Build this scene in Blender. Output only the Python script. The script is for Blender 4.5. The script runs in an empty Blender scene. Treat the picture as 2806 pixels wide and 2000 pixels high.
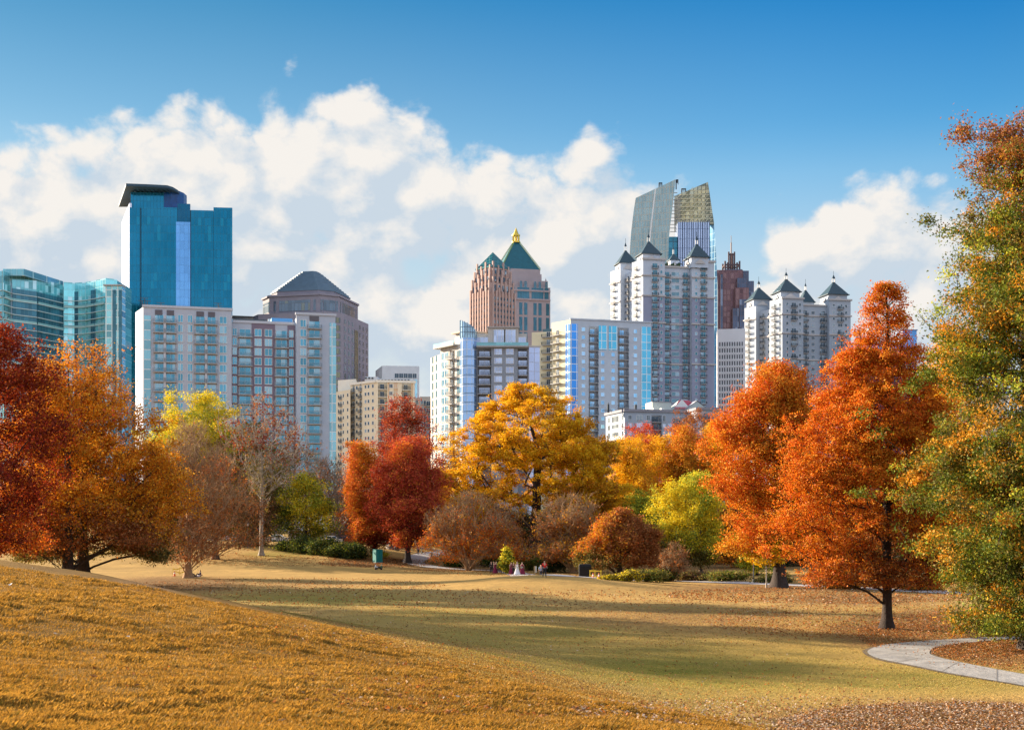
import bpy, bmesh, math, random
import numpy as np
from mathutils import Vector, Matrix
R = math.radians
F, HZ, CX, CAMZ = 3500.0, 1434.0, 1403.0, 7.1     # focal length / horizon row / centre column of the photograph, eye height
sc = bpy.context.scene
COL = sc.collection
rng = np.random.default_rng(7)
random.seed(7)

# ------------------------------------------------------------------ camera
cd = bpy.data.cameras.new("camera")
cam = bpy.data.objects.new("camera", cd)
COL.objects.link(cam)
cam.location = (0, 0, CAMZ)
cam.rotation_euler = (R(90), 0, 0)
cd.sensor_width = 36
cd.lens = F / 2806 * 36
cd.shift_y = (HZ - 1000) / 2806
cd.clip_start = 0.5
cd.clip_end = 9000
sc.camera = cam

# ------------------------------------------------------------------ light
SUN_EL, SUN_AZ = 17.0, -61.0        # degrees; azimuth measured from +Y towards +X
sd = bpy.data.lights.new("sun", 'SUN')
sun = bpy.data.objects.new("sun", sd)
COL.objects.link(sun)
sd.energy = 5.0
sd.angle = R(0.5)
sd.color = (1.0, 0.83, 0.62)
sv = Vector((math.sin(R(SUN_AZ)) * math.cos(R(SUN_EL)), math.cos(R(SUN_AZ)) * math.cos(R(SUN_EL)), math.sin(R(SUN_EL))))
sun.rotation_euler = sv.to_track_quat('Z', 'Y').to_euler()
sc.view_settings.view_transform = 'Standard'
sc.view_settings.look = 'None'
sc.view_settings.exposure = 1.6
sc.view_settings.gamma = 1

class N:
    """tiny helper round a node tree"""
    def __init__(s, nt):
        s.nt = nt; s.n = nt.nodes; s.l = nt.links
    def new(s, t, **k):
        nd = s.n.new(t)
        for a, b in k.items(): setattr(nd, a, b)
        return nd
    def put(s, sock, v):
        if v is None: return
        if hasattr(v, 'is_output') or isinstance(v, bpy.types.NodeSocket): s.l.new(v, sock)
        else: sock.default_value = v
    def m(s, op, a, b=None, c=None, clamp=False):
        nd = s.new('ShaderNodeMath', operation=op, use_clamp=clamp)
        s.put(nd.inputs[0], a); s.put(nd.inputs[1], b)
        if c is not None: s.put(nd.inputs[2], c)
        return nd.outputs[0]
    def v(s, op, a, b=None, out=0):
        nd = s.new('ShaderNodeVectorMath', operation=op)
        s.put(nd.inputs[0], a); s.put(nd.inputs[1], b)
        return nd.outputs['Value'] if out == 1 else nd.outputs[0]
    def mix(s, f, a, b, mode='MIX'):
        nd = s.new('ShaderNodeMix', data_type='RGBA', blend_type=mode)
        s.put(nd.inputs[0], f)
        s.put(nd.inputs[6], a if not isinstance(a, tuple) else (*a[:3], 1)); s.put(nd.inputs[7], b if not isinstance(b, tuple) else (*b[:3], 1))
        return nd.outputs[2]
    def ramp(s, f, lo, hi, a=0.0, b=1.0, smooth=True):
        nd = s.new('ShaderNodeMapRange', interpolation_type='SMOOTHSTEP' if smooth else 'LINEAR')
        s.put(nd.inputs[0], f)
        for i, x in enumerate((lo, hi, a, b)): nd.inputs[i + 1].default_value = x
        return nd.outputs[0]
    def noise(s, vec, scale, detail=4, rough=0.5, dist=0.0):
        nd = s.new('ShaderNodeTexNoise')
        if vec is not None: s.l.new(vec, nd.inputs['Vector'])
        nd.inputs['Scale'].default_value = scale; nd.inputs['Detail'].default_value = detail
        nd.inputs['Roughness'].default_value = rough; nd.inputs['Distortion'].default_value = dist
        return nd.outputs['Fac']
    def xyz(s, a):
        nd = s.new('ShaderNodeSeparateXYZ'); s.l.new(a, nd.inputs[0]); return nd.outputs
    def cxyz(s, x, y, z=0.0):
        nd = s.new('ShaderNodeCombineXYZ')
        for i, q in enumerate((x, y, z)): s.put(nd.inputs[i], q)
        return nd.outputs[0]

# ------------------------------------------------------------------ sky
W = bpy.data.worlds.new("World"); sc.world = W; W.use_nodes = True
def build_world():
    k = N(W.node_tree); k.n.clear()
    tc = k.new('ShaderNodeTexCoord').outputs['Generated']
    d = k.v('NORMALIZE', tc)
    x, y, z = k.xyz(d)
    az = k.m('ARCTAN2', x, y)
    el = k.m('ARCSINE', z)
    sky = k.new('ShaderNodeTexSky', sky_type='NISHITA')
    sky.sun_disc = False; sky.sun_elevation = R(SUN_EL); sky.sun_rotation = R(SUN_AZ)
    sky.air_density = 1.0; sky.dust_density = 0.6; sky.ozone_density = 3.0
    deep = k.ramp(el, R(15), R(23), smooth=False)
    top = k.mix(k.ramp(az, R(-12), R(20), smooth=False), (0.22, 0.73, 0.84), (0.005, 0.60, 0.97))
    mid = k.mix(k.ramp(az, R(-5), R(20), smooth=False), (0.98, 1.14, 1.03), (0.54, 1.05, 1.13))
    base = k.mix(1.0, sky.outputs[0], k.mix(deep, mid, top), 'MULTIPLY')
    base = k.mix(1.0, base, k.mix(k.ramp(az, R(-22), R(12), smooth=False), (0.66, 0.70, 0.72), (1.0, 1.0, 1.0)), 'MULTIPLY')
    base = k.mix(k.ramp(el, R(7), R(17.5), 0.93, 0.0), base, k.mix(k.ramp(el, R(1), R(9)), (4.3, 4.3, 4.25), (3.45, 3.85, 4.15)))     # pale haze low in the sky
    # clouds: soft ellipses in azimuth / elevation, broken up by noise
    blobs = [(60,600,330,190),(400,590,260,215),(620,520,200,215),(830,490,260,215),(1010,450,150,165),(1130,520,150,130),
             (1330,700,230,240),(1540,650,270,210),(1720,690,190,170),(1180,900,330,170),(860,900,350,160),(1500,870,400,260),(560,720,420,190),(1010,650,210,190),(300,720,380,150),
             (2390,710,250,190),(2190,690,110,100),(2520,770,240,195),(2170,870,190,110)]
    front = k.ramp(y, 0.45, 0.8)
    def field(vec, full=True):
        sx, sy, _ = k.xyz(vec)
        D = None
        for (bx, by, rx, ry) in blobs:
            a0 = math.atan((bx - CX) / F); e0 = math.atan((HZ - by) / F * math.cos(a0))
            q = k.v('MULTIPLY', k.v('SUBTRACT', vec, (a0, e0, 0.0)), (F / rx, F / ry * 1.03, 0.0))
            ln = k.m('SUBTRACT', 1.0 if rx > 90 else 0.22, k.v('LENGTH', q, out=1))
            D = ln if D is None else k.m('SMOOTH_MAX', D, ln, 0.15)
        p = k.cxyz(sx, k.m('MULTIPLY', sy, 1.3), 0.3)
        w = k.m('ADD', k.m('MULTIPLY', k.noise(p, 17.0, 12, 0.63, 0.2), 0.78), k.m('MULTIPLY', k.noise(p, 6.0, 2, 0.5), 0.22))
        pw = k.v('ADD', p, k.v('MULTIPLY', k.cxyz(k.noise(p, 30.0, 3, 0.6), k.noise(k.v('ADD', p, (5.2, 1.3, 2.1)), 30.0, 3, 0.6)), (0.03, 0.03, 0.0)))
        B = None
        for sc_, am in ((15.0, 0.5), (38.0, 0.28)):
            vo = k.new('ShaderNodeTexVoronoi', feature='SMOOTH_F1' if sc_ < 20 else 'F1', voronoi_dimensions='2D'); vo.inputs['Scale'].default_value = sc_; [setattr(q_, 'default_value', 0.25) for q_ in vo.inputs if q_.name == 'Smoothness']; k.l.new(pw, vo.inputs['Vector'])
            t_ = k.m('MULTIPLY', k.m('SUBTRACT', 0.50, vo.outputs['Distance']), am * 1.5); B = t_ if B is None else k.m('ADD', B, t_)
        return k.m('ADD', k.m('ADD', D, k.m('MULTIPLY', k.m('SUBTRACT', w, 0.5), 1.9)), B), w
    av = k.cxyz(az, el, 0.0)
    G, w0 = field(av)
    G2, w2 = field(k.v('ADD', av, (-0.014, 0.020, 0.0)))
    fill_clouds = k.m('MULTIPLY', k.m('SUBTRACT', k.noise(d, 2.2, 5, 0.55), 0.38), 3.0)
    dens = k.m('ADD', k.m('MULTIPLY', G, front), k.m('MULTIPLY', fill_clouds, k.m('SUBTRACT', 1.0, front)))
    mask = k.ramp(dens, -0.12, 0.36)
    mask = k.m('MULTIPLY', mask, k.ramp(el, R(0.0), R(5.0), 0.5, 1.0))
    relief = k.m('ADD', k.m('MULTIPLY', k.m('SUBTRACT', G, G2), 1.5), k.m('MULTIPLY', k.m('SUBTRACT', w0, 0.5), 1.6))
    lit = k.m('ADD', k.m('MULTIPLY', relief, front), 0.30, clamp=True)
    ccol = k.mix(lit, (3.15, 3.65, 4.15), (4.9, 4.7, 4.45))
    ccol = k.mix(front, (4.3, 4.95, 6.0), ccol)  # unseen clouds behind and overhead, added and tinted as fill light
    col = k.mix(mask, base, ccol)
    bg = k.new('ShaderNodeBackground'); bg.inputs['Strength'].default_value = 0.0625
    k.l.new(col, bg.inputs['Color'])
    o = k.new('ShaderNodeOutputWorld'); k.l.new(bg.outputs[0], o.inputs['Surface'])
    W.cycles.sampling_method = 'MANUAL'; W.cycles.sample_map_resolution = 512
build_world()
sc.cycles.max_bounces = 6; sc.cycles.diffuse_bounces = 2; sc.cycles.transparent_max_bounces = 4
sc.cycles.transmission_bounces = 3; sc.cycles.glossy_bounces = 2
sc.cycles.sample_clamp_indirect = 4

# ------------------------------------------------------------------ tags
def tag(o, label=None, cat=None, group=None, kind=None):
    if label: o['label'] = label
    if cat: o['category'] = cat
    if group: o['group'] = group
    if kind: o['kind'] = kind
    return o
def empty(name, loc=(0, 0, 0), rz=0.0, label=None, cat=None, group=None):
    o = bpy.data.objects.new(name, None); COL.objects.link(o)
    o.location = loc; o.rotation_euler = (0, 0, rz); o.empty_display_size = 0.5
    return tag(o, label, cat, group)
def link(name, me, parent=None, loc=None):
    o = bpy.data.objects.new(name, me); COL.objects.link(o)
    if parent: o.parent = parent
    if loc is not None: o.location = loc
    return o
def np_mesh(name, verts, faces_flat, fsize, mats, matidx=None, smooth=False, colors=None):
    """mesh from arrays; fsize = verts per face (int)"""
    me = bpy.data.meshes.new(name)
    nv = len(verts); nf = len(faces_flat) // fsize
    me.vertices.add(nv); me.vertices.foreach_set('co', np.ascontiguousarray(verts, dtype=np.float32).ravel())
    me.loops.add(nf * fsize); me.loops.foreach_set('vertex_index', np.ascontiguousarray(faces_flat, dtype=np.int32).ravel())
    me.polygons.add(nf)
    me.polygons.foreach_set('loop_start', np.arange(0, nf * fsize, fsize, dtype=np.int32))
    if matidx is not None: me.polygons.foreach_set('material_index', matidx.astype(np.int32))
    if smooth: me.polygons.foreach_set('use_smooth', np.ones(nf, dtype=bool))
    if colors is not None:
        ca = me.color_attributes.new('Col', 'FLOAT_COLOR', 'POINT')
        ca.data.foreach_set('color', np.ascontiguousarray(colors, dtype=np.float32).ravel())
    for m in (mats if isinstance(mats, (list, tuple)) else [mats]): me.materials.append(m)
    me.update(calc_edges=True)
    return me

# ------------------------------------------------------------------ materials
MATS = {}
def mat(name, col, rough=0.75, var=0.12, scale=3.0, bump=0.0, metal=0.0, spec=0.4, coord='Object'):
    if name in MATS: return MATS[name]
    m = bpy.data.materials.new(name); m.use_nodes = True; MATS[name] = m
    k = N(m.node_tree); b = k.n['Principled BSDF']
    tc = k.new('ShaderNodeTexCoord').outputs[coord]
    n = k.noise(tc, scale, 5, 0.6)
    c = k.mix(k.ramp(n, 0.3, 0.7, smooth=False), tuple(x * (1 - var) for x in col), tuple(min(1, x * (1 + var)) for x in col))
    k.l.new(c, b.inputs['Base Color'])
    b.inputs['Roughness'].default_value = rough; b.inputs['Metallic'].default_value = metal
    b.inputs['Specular IOR Level'].default_value = spec
    if bump:
        bp = k.new('ShaderNodeBump'); bp.inputs['Strength'].default_value = bump
        bp.inputs['Distance'].default_value = 0.1
        k.l.new(k.noise(tc, scale * 5, 4, 0.6), bp.inputs['Height']); k.l.new(bp.outputs[0], b.inputs['Normal'])
    return m
def leaf_mat(name, trans=0.4):
    if name in MATS: return MATS[name]
    m = bpy.data.materials.new(name); m.use_nodes = True; MATS[name] = m
    k = N(m.node_tree); k.n.clear()
    a = k.new('ShaderNodeAttribute', attribute_name='Col').outputs['Color']
    d = k.new('ShaderNodeBsdfDiffuse'); t = k.new('ShaderNodeBsdfTranslucent'); g = k.new('ShaderNodeBsdfGlossy')
    g.inputs['Roughness'].default_value = 0.55
    k.l.new(a, d.inputs[0]); k.l.new(k.mix(1.0, a, (1.15, 1.0, 0.7), 'MULTIPLY'), t.inputs[0])
    g.inputs[0].default_value = (1, 1, 1, 1)
    s = k.new('ShaderNodeMixShader'); s.inputs[0].default_value = trans
    k.l.new(d.outputs[0], s.inputs[1]); k.l.new(t.outputs[0], s.inputs[2])
    s2 = k.new('ShaderNodeMixShader'); s2.inputs[0].default_value = 0.01
    k.l.new(s.outputs[0], s2.inputs[1]); k.l.new(g.outputs[0], s2.inputs[2])
    o = k.new('ShaderNodeOutputMaterial'); k.l.new(s2.outputs[0], o.inputs[0])
    return m
LEAF = leaf_mat('leaf', 0.30)
GRASSB = leaf_mat('grass_blade', 0.35)

# ------------------------------------------------------------------ terrain
def sstep(t):
    t = np.clip(t, 0, 1); return t * t * (3 - 2 * t)
def ground(x, y):
    x = np.asarray(x, float); y = np.asarray(y, float)
    # the grassy hill the camera stands on
    dx, dy = x - 5.0, y - 25.0
    t = dx * 0.79 + dy * 0.61
    s = dx * -0.61 + dy * 0.79
    ze = np.interp(s, [-60, -30, -16, -5, 4, 16, 31, 41, 51, 90, 200], [2.6, 3.6, 3.85, 3.25, 2.75, 2.95, 4.1, 4.7, 5.25, 5.6, 6.0])
    m0 = 0.135
    up = ze + 3.0 * (1 - np.exp(np.minimum(t, 0) * m0 / 3.0 * 1.0))
    T1 = np.interp(s, [-20, 0, 15, 30, 50], [17.0, 17.0, 20.0, 26.0, 30.0])
    q = np.clip(t / T1, 0, 1)
    dn = ze * (1 - q * q * (3 - 2 * q)) + (q**3 - 2 * q**2 + q) * T1 * -m0
    hill = np.where(t < 0, up, np.maximum(dn, 0))
    # bank rising to the street behind the left of the meadow
    w = sstep((-2 - x) / 30.0)
    bank = 3.7 * sstep((y - 178) / 62.0) * w
    bank += 0.5 * np.sin(x / 21.0) * sstep((y - 190) / 40) * w
    knoll = 1.3 * np.exp(-((x - 4) / 11.0)**2 - ((y - 143) / 12.0)**2)
    far = 6.0 * sstep((y - 300) / 400.0)
    fine = 0.05 * np.sin(x * 0.31 + 1.3) * np.sin(y * 0.23) + 0.03 * np.sin(x * 0.9 + y * 0.5)
    return np.maximum(hill, bank + far) + knoll + fine * sstep((np.hypot(x, y) - 3) / 10)
def gz(x, y): return float(ground(x, y))
def P(px, d):            # world x of photo column px at distance d
    return (px - CX) / F * d
def dist_of(px, py):
    """distance at which the ray through photo pixel meets the ground"""
    d = np.linspace(4, 900, 9000)
    zr = CAMZ - (py - HZ) / F * d
    g = ground(P(px, d), d)
    i = np.argmax(g >= zr)
    return float(d[i]) if g[i] >= zr[i] else 900.0
def on_ground(px, py):
    d = dist_of(px, py); x = P(px, d)
    return x, d, gz(x, d)
def vnoise(x, y, s, seed=0):
    """cheap smooth value noise"""
    r = np.random.default_rng(seed).random((64, 64)); u = x / s; v = y / s
    i = np.floor(u).astype(int); j = np.floor(v).astype(int); fu = u - i; fv = v - j
    fu = fu * fu * (3 - 2 * fu); fv = fv * fv * (3 - 2 * fv)
    g = lambda a, b: r[a % 64, b % 64]
    return (g(i, j) * (1 - fu) + g(i + 1, j) * fu) * (1 - fv) + (g(i, j + 1) * (1 - fu) + g(i + 1, j + 1) * fu) * fv

# ------------------------------------------------------------------ the ground sheet
def build_ground():
    xs = np.concatenate([np.geomspace(-2600, -95, 26), np.arange(-90, 91, 0.9), np.geomspace(95, 2600, 26)])
    ys = np.concatenate([np.linspace(-120, 0, 12), np.arange(3, 215, 0.75), np.geomspace(216, 5200, 70)])
    X, Y = np.meshgrid(xs, ys); Z = ground(X, Y)
    V = np.stack([X.ravel(), Y.ravel(), Z.ravel()], 1)
    nx, ny = len(xs), len(ys)
    i = np.arange(ny - 1)[:, None] * nx + np.arange(nx - 1)[None, :]
    Fc = np.stack([i, i + 1, i + nx + 1, i + nx], -1).reshape(-1)
    yy = np.maximum(V[:, 1], 1.0)
    px = CX + V[:, 0] / yy * F; py = HZ + (CAMZ - V[:, 2]) / yy * F
    def el(cx, cy, rx, ry): return np.clip(1 - ((px - cx) / rx)**2 - ((py - cy) / ry)**2, 0, 1)
    dx, dy = V[:, 0] - 5.0, V[:, 1] - 25.0
    t = dx * 0.79 + dy * 0.61
    gold = sstep((32 - t + 9 * (vnoise(V[:, 0], V[:, 1], 5.0, 9) - .5) + 5 * (vnoise(V[:, 0], V[:, 1], 1.7, 8) - .5)) / 18.0) * sstep((V[:, 2] - 0.1) / 1.2)
    ahead = V[:, 1] > 6
    green = np.maximum.reduce([1.0 * el(1850, 1850, 800, 120), 0.8 * el(1450, 1745, 480, 45), el(2500, 1860, 500, 60), 0.6 * el(2100, 1800, 420, 60),
                               0.75 * el(900, 1640, 420, 30), 0.6 * el(1250, 1690, 420, 40), 0.7 * el(760, 1520, 120, 12), 0.6 * el(520, 1583, 60, 8)]) * ahead
    lit = np.maximum.reduce([el(2650, 2010, 900, 120), el(2620, 1730, 480, 85), el(2650, 1790, 260, 50), 0.8 * el(1040, 1542, 190, 16), 0.6 * el(2350, 1640, 420, 32),
                             0.6 * el(2200, 1612, 700, 24), 0.7 * el(1300, 1556, 320, 14), 0.42 * el(800, 1600, 360, 20), 0.7 * el(480, 1600, 300, 34), 0.5 * el(1900, 1690, 700, 60)]) * ahead
    woods = sstep((V[:, 1] - 182) / 30.0) * sstep((V[:, 0] + 25) / 30.0)
    lit = np.maximum(lit, woods)
    me = np_mesh('ground', V, Fc, 4, [ground_mat()], smooth=True, colors=np.stack([gold, green, np.clip(lit * 1.3, 0, 1), np.ones_like(gold)], 1))
    tag(link('ground', me), kind='structure')
def ground_mat():
    m = bpy.data.materials.new('dry_turf'); m.use_nodes = True
    k = N(m.node_tree); b = k.n['Principled BSDF']
    pos = k.new('ShaderNodeNewGeometry').outputs['Position']
    a = k.new('ShaderNodeAttribute', attribute_name='Col').outputs['Color']
    gold, green, lit = k.xyz(a)
    n_big = k.noise(pos, 0.045, 5, 0.6); n_mid = k.noise(pos, 0.35, 5, 0.65); n_fine = k.noise(pos, 5.0, 5, 0.7); n_leaf = k.noise(pos, 2.4, 3, 0.9); spk = k.noise(pos, 1.3, 6, 0.85)
    st = k.v('MULTIPLY', pos, (0.10, 0.8, 1.0)); n_st = k.noise(st, 0.35, 4, 0.6)
    tan = k.mix(k.ramp(n_st, 0.3, 0.7), (0.43, 0.262, 0.08), (0.56, 0.34, 0.105))
    tan = k.mix(k.ramp(n_mid, 0.42, 0.72), tan, (0.41, 0.25, 0.08))
    grn = k.mix(k.ramp(n_mid, 0.3, 0.7), (0.20, 0.19, 0.022), (0.34, 0.255, 0.04))
    gf = k.m('MULTIPLY', green, k.ramp(k.m('ADD', n_big, k.m('MULTIPLY', n_st, 0.6)), 0.5, 0.95, 0.25, 1.0), clamp=True)
    c = k.mix(gf, tan, grn)
    gd = k.mix(k.ramp(n_mid, 0.3, 0.7), (0.17, 0.085, 0.015), (0.30, 0.155, 0.026))
    c = k.mix(gold, c, gd)
    lf = k.mix(k.ramp(n_fine, 0.35, 0.65), (0.11, 0.055, 0.022), (0.29, 0.15, 0.06))
    lm = k.m('MULTIPLY', k.ramp(k.m('ADD', lit, k.m('MULTIPLY', k.m('SUBTRACT', n_leaf, 0.5), 1.6)), 0.38, 0.75), k.ramp(lit, 0.02, 0.3))
    c = k.mix(k.m('MULTIPLY', lm, 0.8), c, lf)
    c = k.mix(k.ramp(n_fine, 0.25, 0.75, smooth=False), k.mix(0.35, c, (0.05, 0.035, 0.012)), c)
    c = k.mix(k.m('MULTIPLY', k.ramp(spk, 0.60, 0.68), k.m('SUBTRACT', 0.75, k.m('MULTIPLY', gold, 0.6))), c, (0.11, 0.06, 0.03))
    k.l.new(c, b.inputs['Base Color']); b.inputs['Roughness'].default_value = 0.95; b.inputs['Specular IOR Level'].default_value = 0.1
    bp = k.new('ShaderNodeBump'); bp.inputs['Strength'].default_value = 0.8; bp.inputs['Distance'].default_value = 0.12
    k.l.new(k.m('ADD', n_fine, k.m('MULTIPLY', n_mid, 2.5)), bp.inputs['Height']); k.l.new(bp.outputs[0], b.inputs['Normal'])
    return m
build_ground()

def strip(name, A, B, m, lift=0.04, sub=6, label=None, thick=0.0):
    """a strip laid on the ground between two edge polylines of equal length"""
    A = np.array(A, float); B = np.array(B, float)
    def dens(Q):
        n = len(Q); u = np.linspace(0, n - 1, (n - 1) * sub + 1); i = np.clip(u.astype(int), 0, n - 2); f = (u - i)[:, None]
        p0 = Q[np.maximum(i - 1, 0)]; p1 = Q[i]; p2 = Q[i + 1]; p3 = Q[np.minimum(i + 2, n - 1)]
        return 0.5 * (2 * p1 + (p2 - p0) * f + (2 * p0 - 5 * p1 + 4 * p2 - p3) * f**2 + (3 * p1 - p0 - 3 * p2 + p3) * f**3)
    A, B = dens(A), dens(B); rows = []
    for q in np.linspace(0, 1, 5):
        C = A * (1 - q) + B * q
        rows.append(np.column_stack([C, ground(C[:, 0], C[:, 1]) + lift]))
    n = len(A); V = np.concatenate(rows)
    i = np.arange(4)[:, None] * n + np.arange(n - 1)[None, :]
    Fc = np.stack([i, i + 1, i + n + 1, i + n], -1).reshape(-1)
    return tag(link(name, np_mesh(name, V, Fc, 4, [m], smooth=True)), label, kind='structure')
def wp(L): return [on_ground(a, b)[:2] for a, b in L]
concrete = mat('path_concrete', (0.29, 0.27, 0.25), 0.9, 0.30, 0.8, 0.5)
asphalt = mat('asphalt', (0.06, 0.06, 0.065), 0.9, 0.2, 1.5, 0.3)
outer = [(2950, 1908), (2806, 1880), (2700, 1862), (2600, 1845), (2500, 1824), (2420, 1808), (2385, 1796), (2378, 1784), (2400, 1773), (2450, 1764), (2540, 1756), (2640, 1750), (2740, 1746), (2860, 1742)]
inner = [(2950, 1872), (2806, 1848), (2700, 1829), (2640, 1817), (2585, 1805), (2555, 1796), (2547, 1789), (2553, 1781), (2570, 1774), (2600, 1768), (2640, 1763), (2680, 1759), (2760, 1753), (2870, 1748)]
strip('path', wp(outer), wp(inner), concrete)
def path_trim():
    A_ = np.array(wp(outer)); B_ = np.array(wp(inner)); D_ = (B_ - A_) / np.linalg.norm(B_ - A_, axis=1)[:, None]
    j = rng.normal(0, 0.07, (len(A_), 1))
    strip('path_verge', A_ - D_ * (0.22 + np.abs(j)), B_ + D_ * (0.22 + np.abs(j)), mat('soil_verge', (0.12, 0.085, 0.05), 0.95, 0.35, 2.0, 0.5), lift=0.02, sub=8)
    mid = (A_ + B_) / 2; L_ = np.concatenate([[0], np.cumsum(np.linalg.norm(np.diff(mid, axis=0), axis=1))]); V = []; Fq = []
    for s_ in np.arange(1.5, L_[-1], 3.6):
        a = np.array([np.interp(s_, L_, A_[:, 0]), np.interp(s_, L_, A_[:, 1])]); b = np.array([np.interp(s_, L_, B_[:, 0]), np.interp(s_, L_, B_[:, 1])]); n_ = (b - a) / np.linalg.norm(b - a); t_ = np.array([-n_[1], n_[0]]) * 0.013
        for q0 in range(4):
            p0 = a + (b - a) * q0 / 4; p1 = a + (b - a) * (q0 + 1) / 4; i = len(V)
            for p in (p0 - t_, p0 + t_, p1 + t_, p1 - t_): V.append((p[0], p[1], gz(p[0], p[1]) + 0.052))
            Fq += [i, i + 1, i + 2, i + 3]
    o = link('path_joints', np_mesh('path_joints', np.array(V), np.array(Fq), 4, [mat('joint_dark', (0.13, 0.115, 0.10), 0.95)])); o['kind'] = 'structure'
path_trim()
PATHC = []
for (ax, ay), (bx, by), (cx_, cy_), (dx_, dy_) in zip(wp(outer)[:-1], wp(inner)[:-1], wp(outer)[1:], wp(inner)[1:]):
    for q in np.linspace(0, 1, 8): ex, ey, fx_, fy_ = ax + (cx_ - ax) * q, ay + (cy_ - ay) * q, bx + (dx_ - bx) * q, by + (dy_ - by) * q; [PATHC.append((ex + (fx_ - ex) * w_, ey + (fy_ - ey) * w_, math.hypot(ex - fx_, ey - fy_) * .25)) for w_ in (.25, .5, .75)]
def band(name, L, w, m, **k):
    Q = np.array(wp(L)) if L[0][1] > 1000 else np.array(L, float)
    T = np.gradient(Q, axis=0); T /= np.linalg.norm(T, axis=1)[:, None]; Nn = np.column_stack([-T[:, 1], T[:, 0]])
    return strip(name, Q - Nn * w / 2, Q + Nn * w / 2, m, **k)
band('path', [(1290, 1508), (1240, 1512), (1185, 1518), (1145, 1528), (1135, 1541), (1180, 1552), (1240, 1558), (1300, 1562), (1400, 1568), (1520, 1574), (1640, 1583), (1760, 1590), (1900, 1594), (2040, 1597), (2200, 1604), (2400, 1614), (2700, 1626)], 3.6, mat('far_path', (0.40, 0.37, 0.36), 0.9, 0.1, 1.0))
band('road', [(-190, 268), (-90, 268), (-20, 268), (40, 270), (120, 280)], 9.0, asphalt, lift=0.06, sub=16)

# ------------------------------------------------------------------ grass blades on the hill, fallen leaves
def blades(name, x, y, ln, wd, col, label):
    n = len(x); z = ground(x, y)
    a = rng.random(n) * 6.283; lean = ln * (0.25 + 0.75 * rng.random(n)); b = rng.normal(0.6, 1.3, n)
    dx, dy = np.cos(a) * wd / 2, np.sin(a) * wd / 2
    lx, ly = np.cos(b) * lean, np.sin(b) * lean
    V = np.empty((n, 4, 3))
    V[:, 0] = np.stack([x - dx, y - dy, z - 0.01], 1); V[:, 1] = np.stack([x + dx, y + dy, z - 0.01], 1)
    V[:, 2] = np.stack([x + dx * 0.7 + lx * 0.4, y + dy * 0.7 + ly * 0.4, z + ln * 0.6], 1)
    V[:, 3] = np.stack([x + lx, y + ly, z + ln * 0.88], 1)
    C = np.repeat(np.column_stack([col, np.ones(n)]), 4, 0)
    me = np_mesh(name, V.reshape(-1, 3), np.arange(n * 4), 4, [GRASSB], colors=C)
    return tag(link(name, me), label, 'grass', kind='stuff')
def build_grass():
    n = 900000
    d = 12 + 46 * rng.random(n)**1.5; px = -150 + rng.random(n) * 2600
    x = P(px, d); y = d
    t = (x - 5) * 0.79 + (y - 25) * 0.61
    z = ground(x, y)
    c1 = vnoise(x, y, 0.55, 1); c2 = vnoise(x, y, 2.2, 2); c3 = vnoise(x, y, 0.18, 3)
    keep = (t < 15 + 8 * (rng.random(n) - .5)) & (z > 0.8) & (rng.random(n) < 0.45 + 0.9 * c1 * c2 + 0.2 * c3)
    x, y, c1, c2, c3, d = x[keep], y[keep], c1[keep], c2[keep], c3[keep], d[keep]; n = len(x)
    ln = (0.03 + 0.13 * c1**1.5 * (0.3 + c2)) * (0.55 + 0.9 * rng.random(n)); ln = ln * np.clip((17 - t[keep]) / 14, 0.35, 1); wd = (0.004 + 0.00035 * d) * (0.7 + 0.6 * rng.random(n))
    base = np.array([0.27, 0.135, 0.018]); b2 = np.array([0.43, 0.245, 0.05]); b3 = np.array([0.15, 0.11, 0.02])
    c4 = vnoise(x, y, 6.5, 12); w = np.clip(c2 * 0.5 + c4 * 0.7 - 0.25 + c3 * 0.5 + rng.normal(0, 0.2, n), 0, 1)[:, None]
    col = base * (1 - w) + b2 * w; g = (rng.random(n) < 0.13)[:, None]; col = np.where(g, b3, col) * (0.6 + 0.8 * rng.random((n, 1)))
    blades('hill_grass', x, y, ln, wd, col, 'golden dry turf blades on the near hillside')
    n = 150000
    d = 34 + 75 * rng.random(n)**1.3; px = -50 + rng.random(n) * 2950; x = P(px, d); y = d
    keep = (ground(x, y) < 2.5) & (vnoise(x, y, 3.0, 5) + 0.4 * rng.random(n) > 0.45); x, y, d = x[keep], y[keep], d[keep]; n = len(x)
    w = vnoise(x, y, 6.0, 6)[:, None]
    col = (np.array([0.46, 0.30, 0.11]) * w + np.array([0.26, 0.23, 0.05]) * (1 - w)) * (0.7 + 0.6 * rng.random((n, 1)))
    blades('meadow_grass', x, y, 0.03 + 0.03 * rng.random(n), 0.012 + 0.0006 * d, col, 'short sparse turf blades across the meadow')
build_grass()
def leaf_quads(P0, size, nrm_up=0.6, cols=None, curl=0.25):
    """random oriented folded leaf quads; returns verts (n*4,3)"""
    n = len(P0)
    a = rng.normal(size=(n, 3)); a /= np.linalg.norm(a, axis=1)[:, None] + 1e-9
    nz = rng.normal(size=(n, 3)); nz[:, 2] += nrm_up * 2; nz /= np.linalg.norm(nz, axis=1)[:, None]
    a = a - nz * (a * nz).sum(1)[:, None]; a /= np.linalg.norm(a, axis=1)[:, None] + 1e-9
    b = np.cross(nz, a); s = size[:, None]
    V = np.empty((n, 4, 3))
    V[:, 0] = P0 - a * s * 0.55; V[:, 1] = P0 + b * s * 0.36 + nz * s * curl * 0.5
    V[:, 2] = P0 + a * s * 0.55; V[:, 3] = P0 - b * s * 0.36 + nz * s * curl * 0.5
    return V.reshape(-1, 3)
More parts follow.
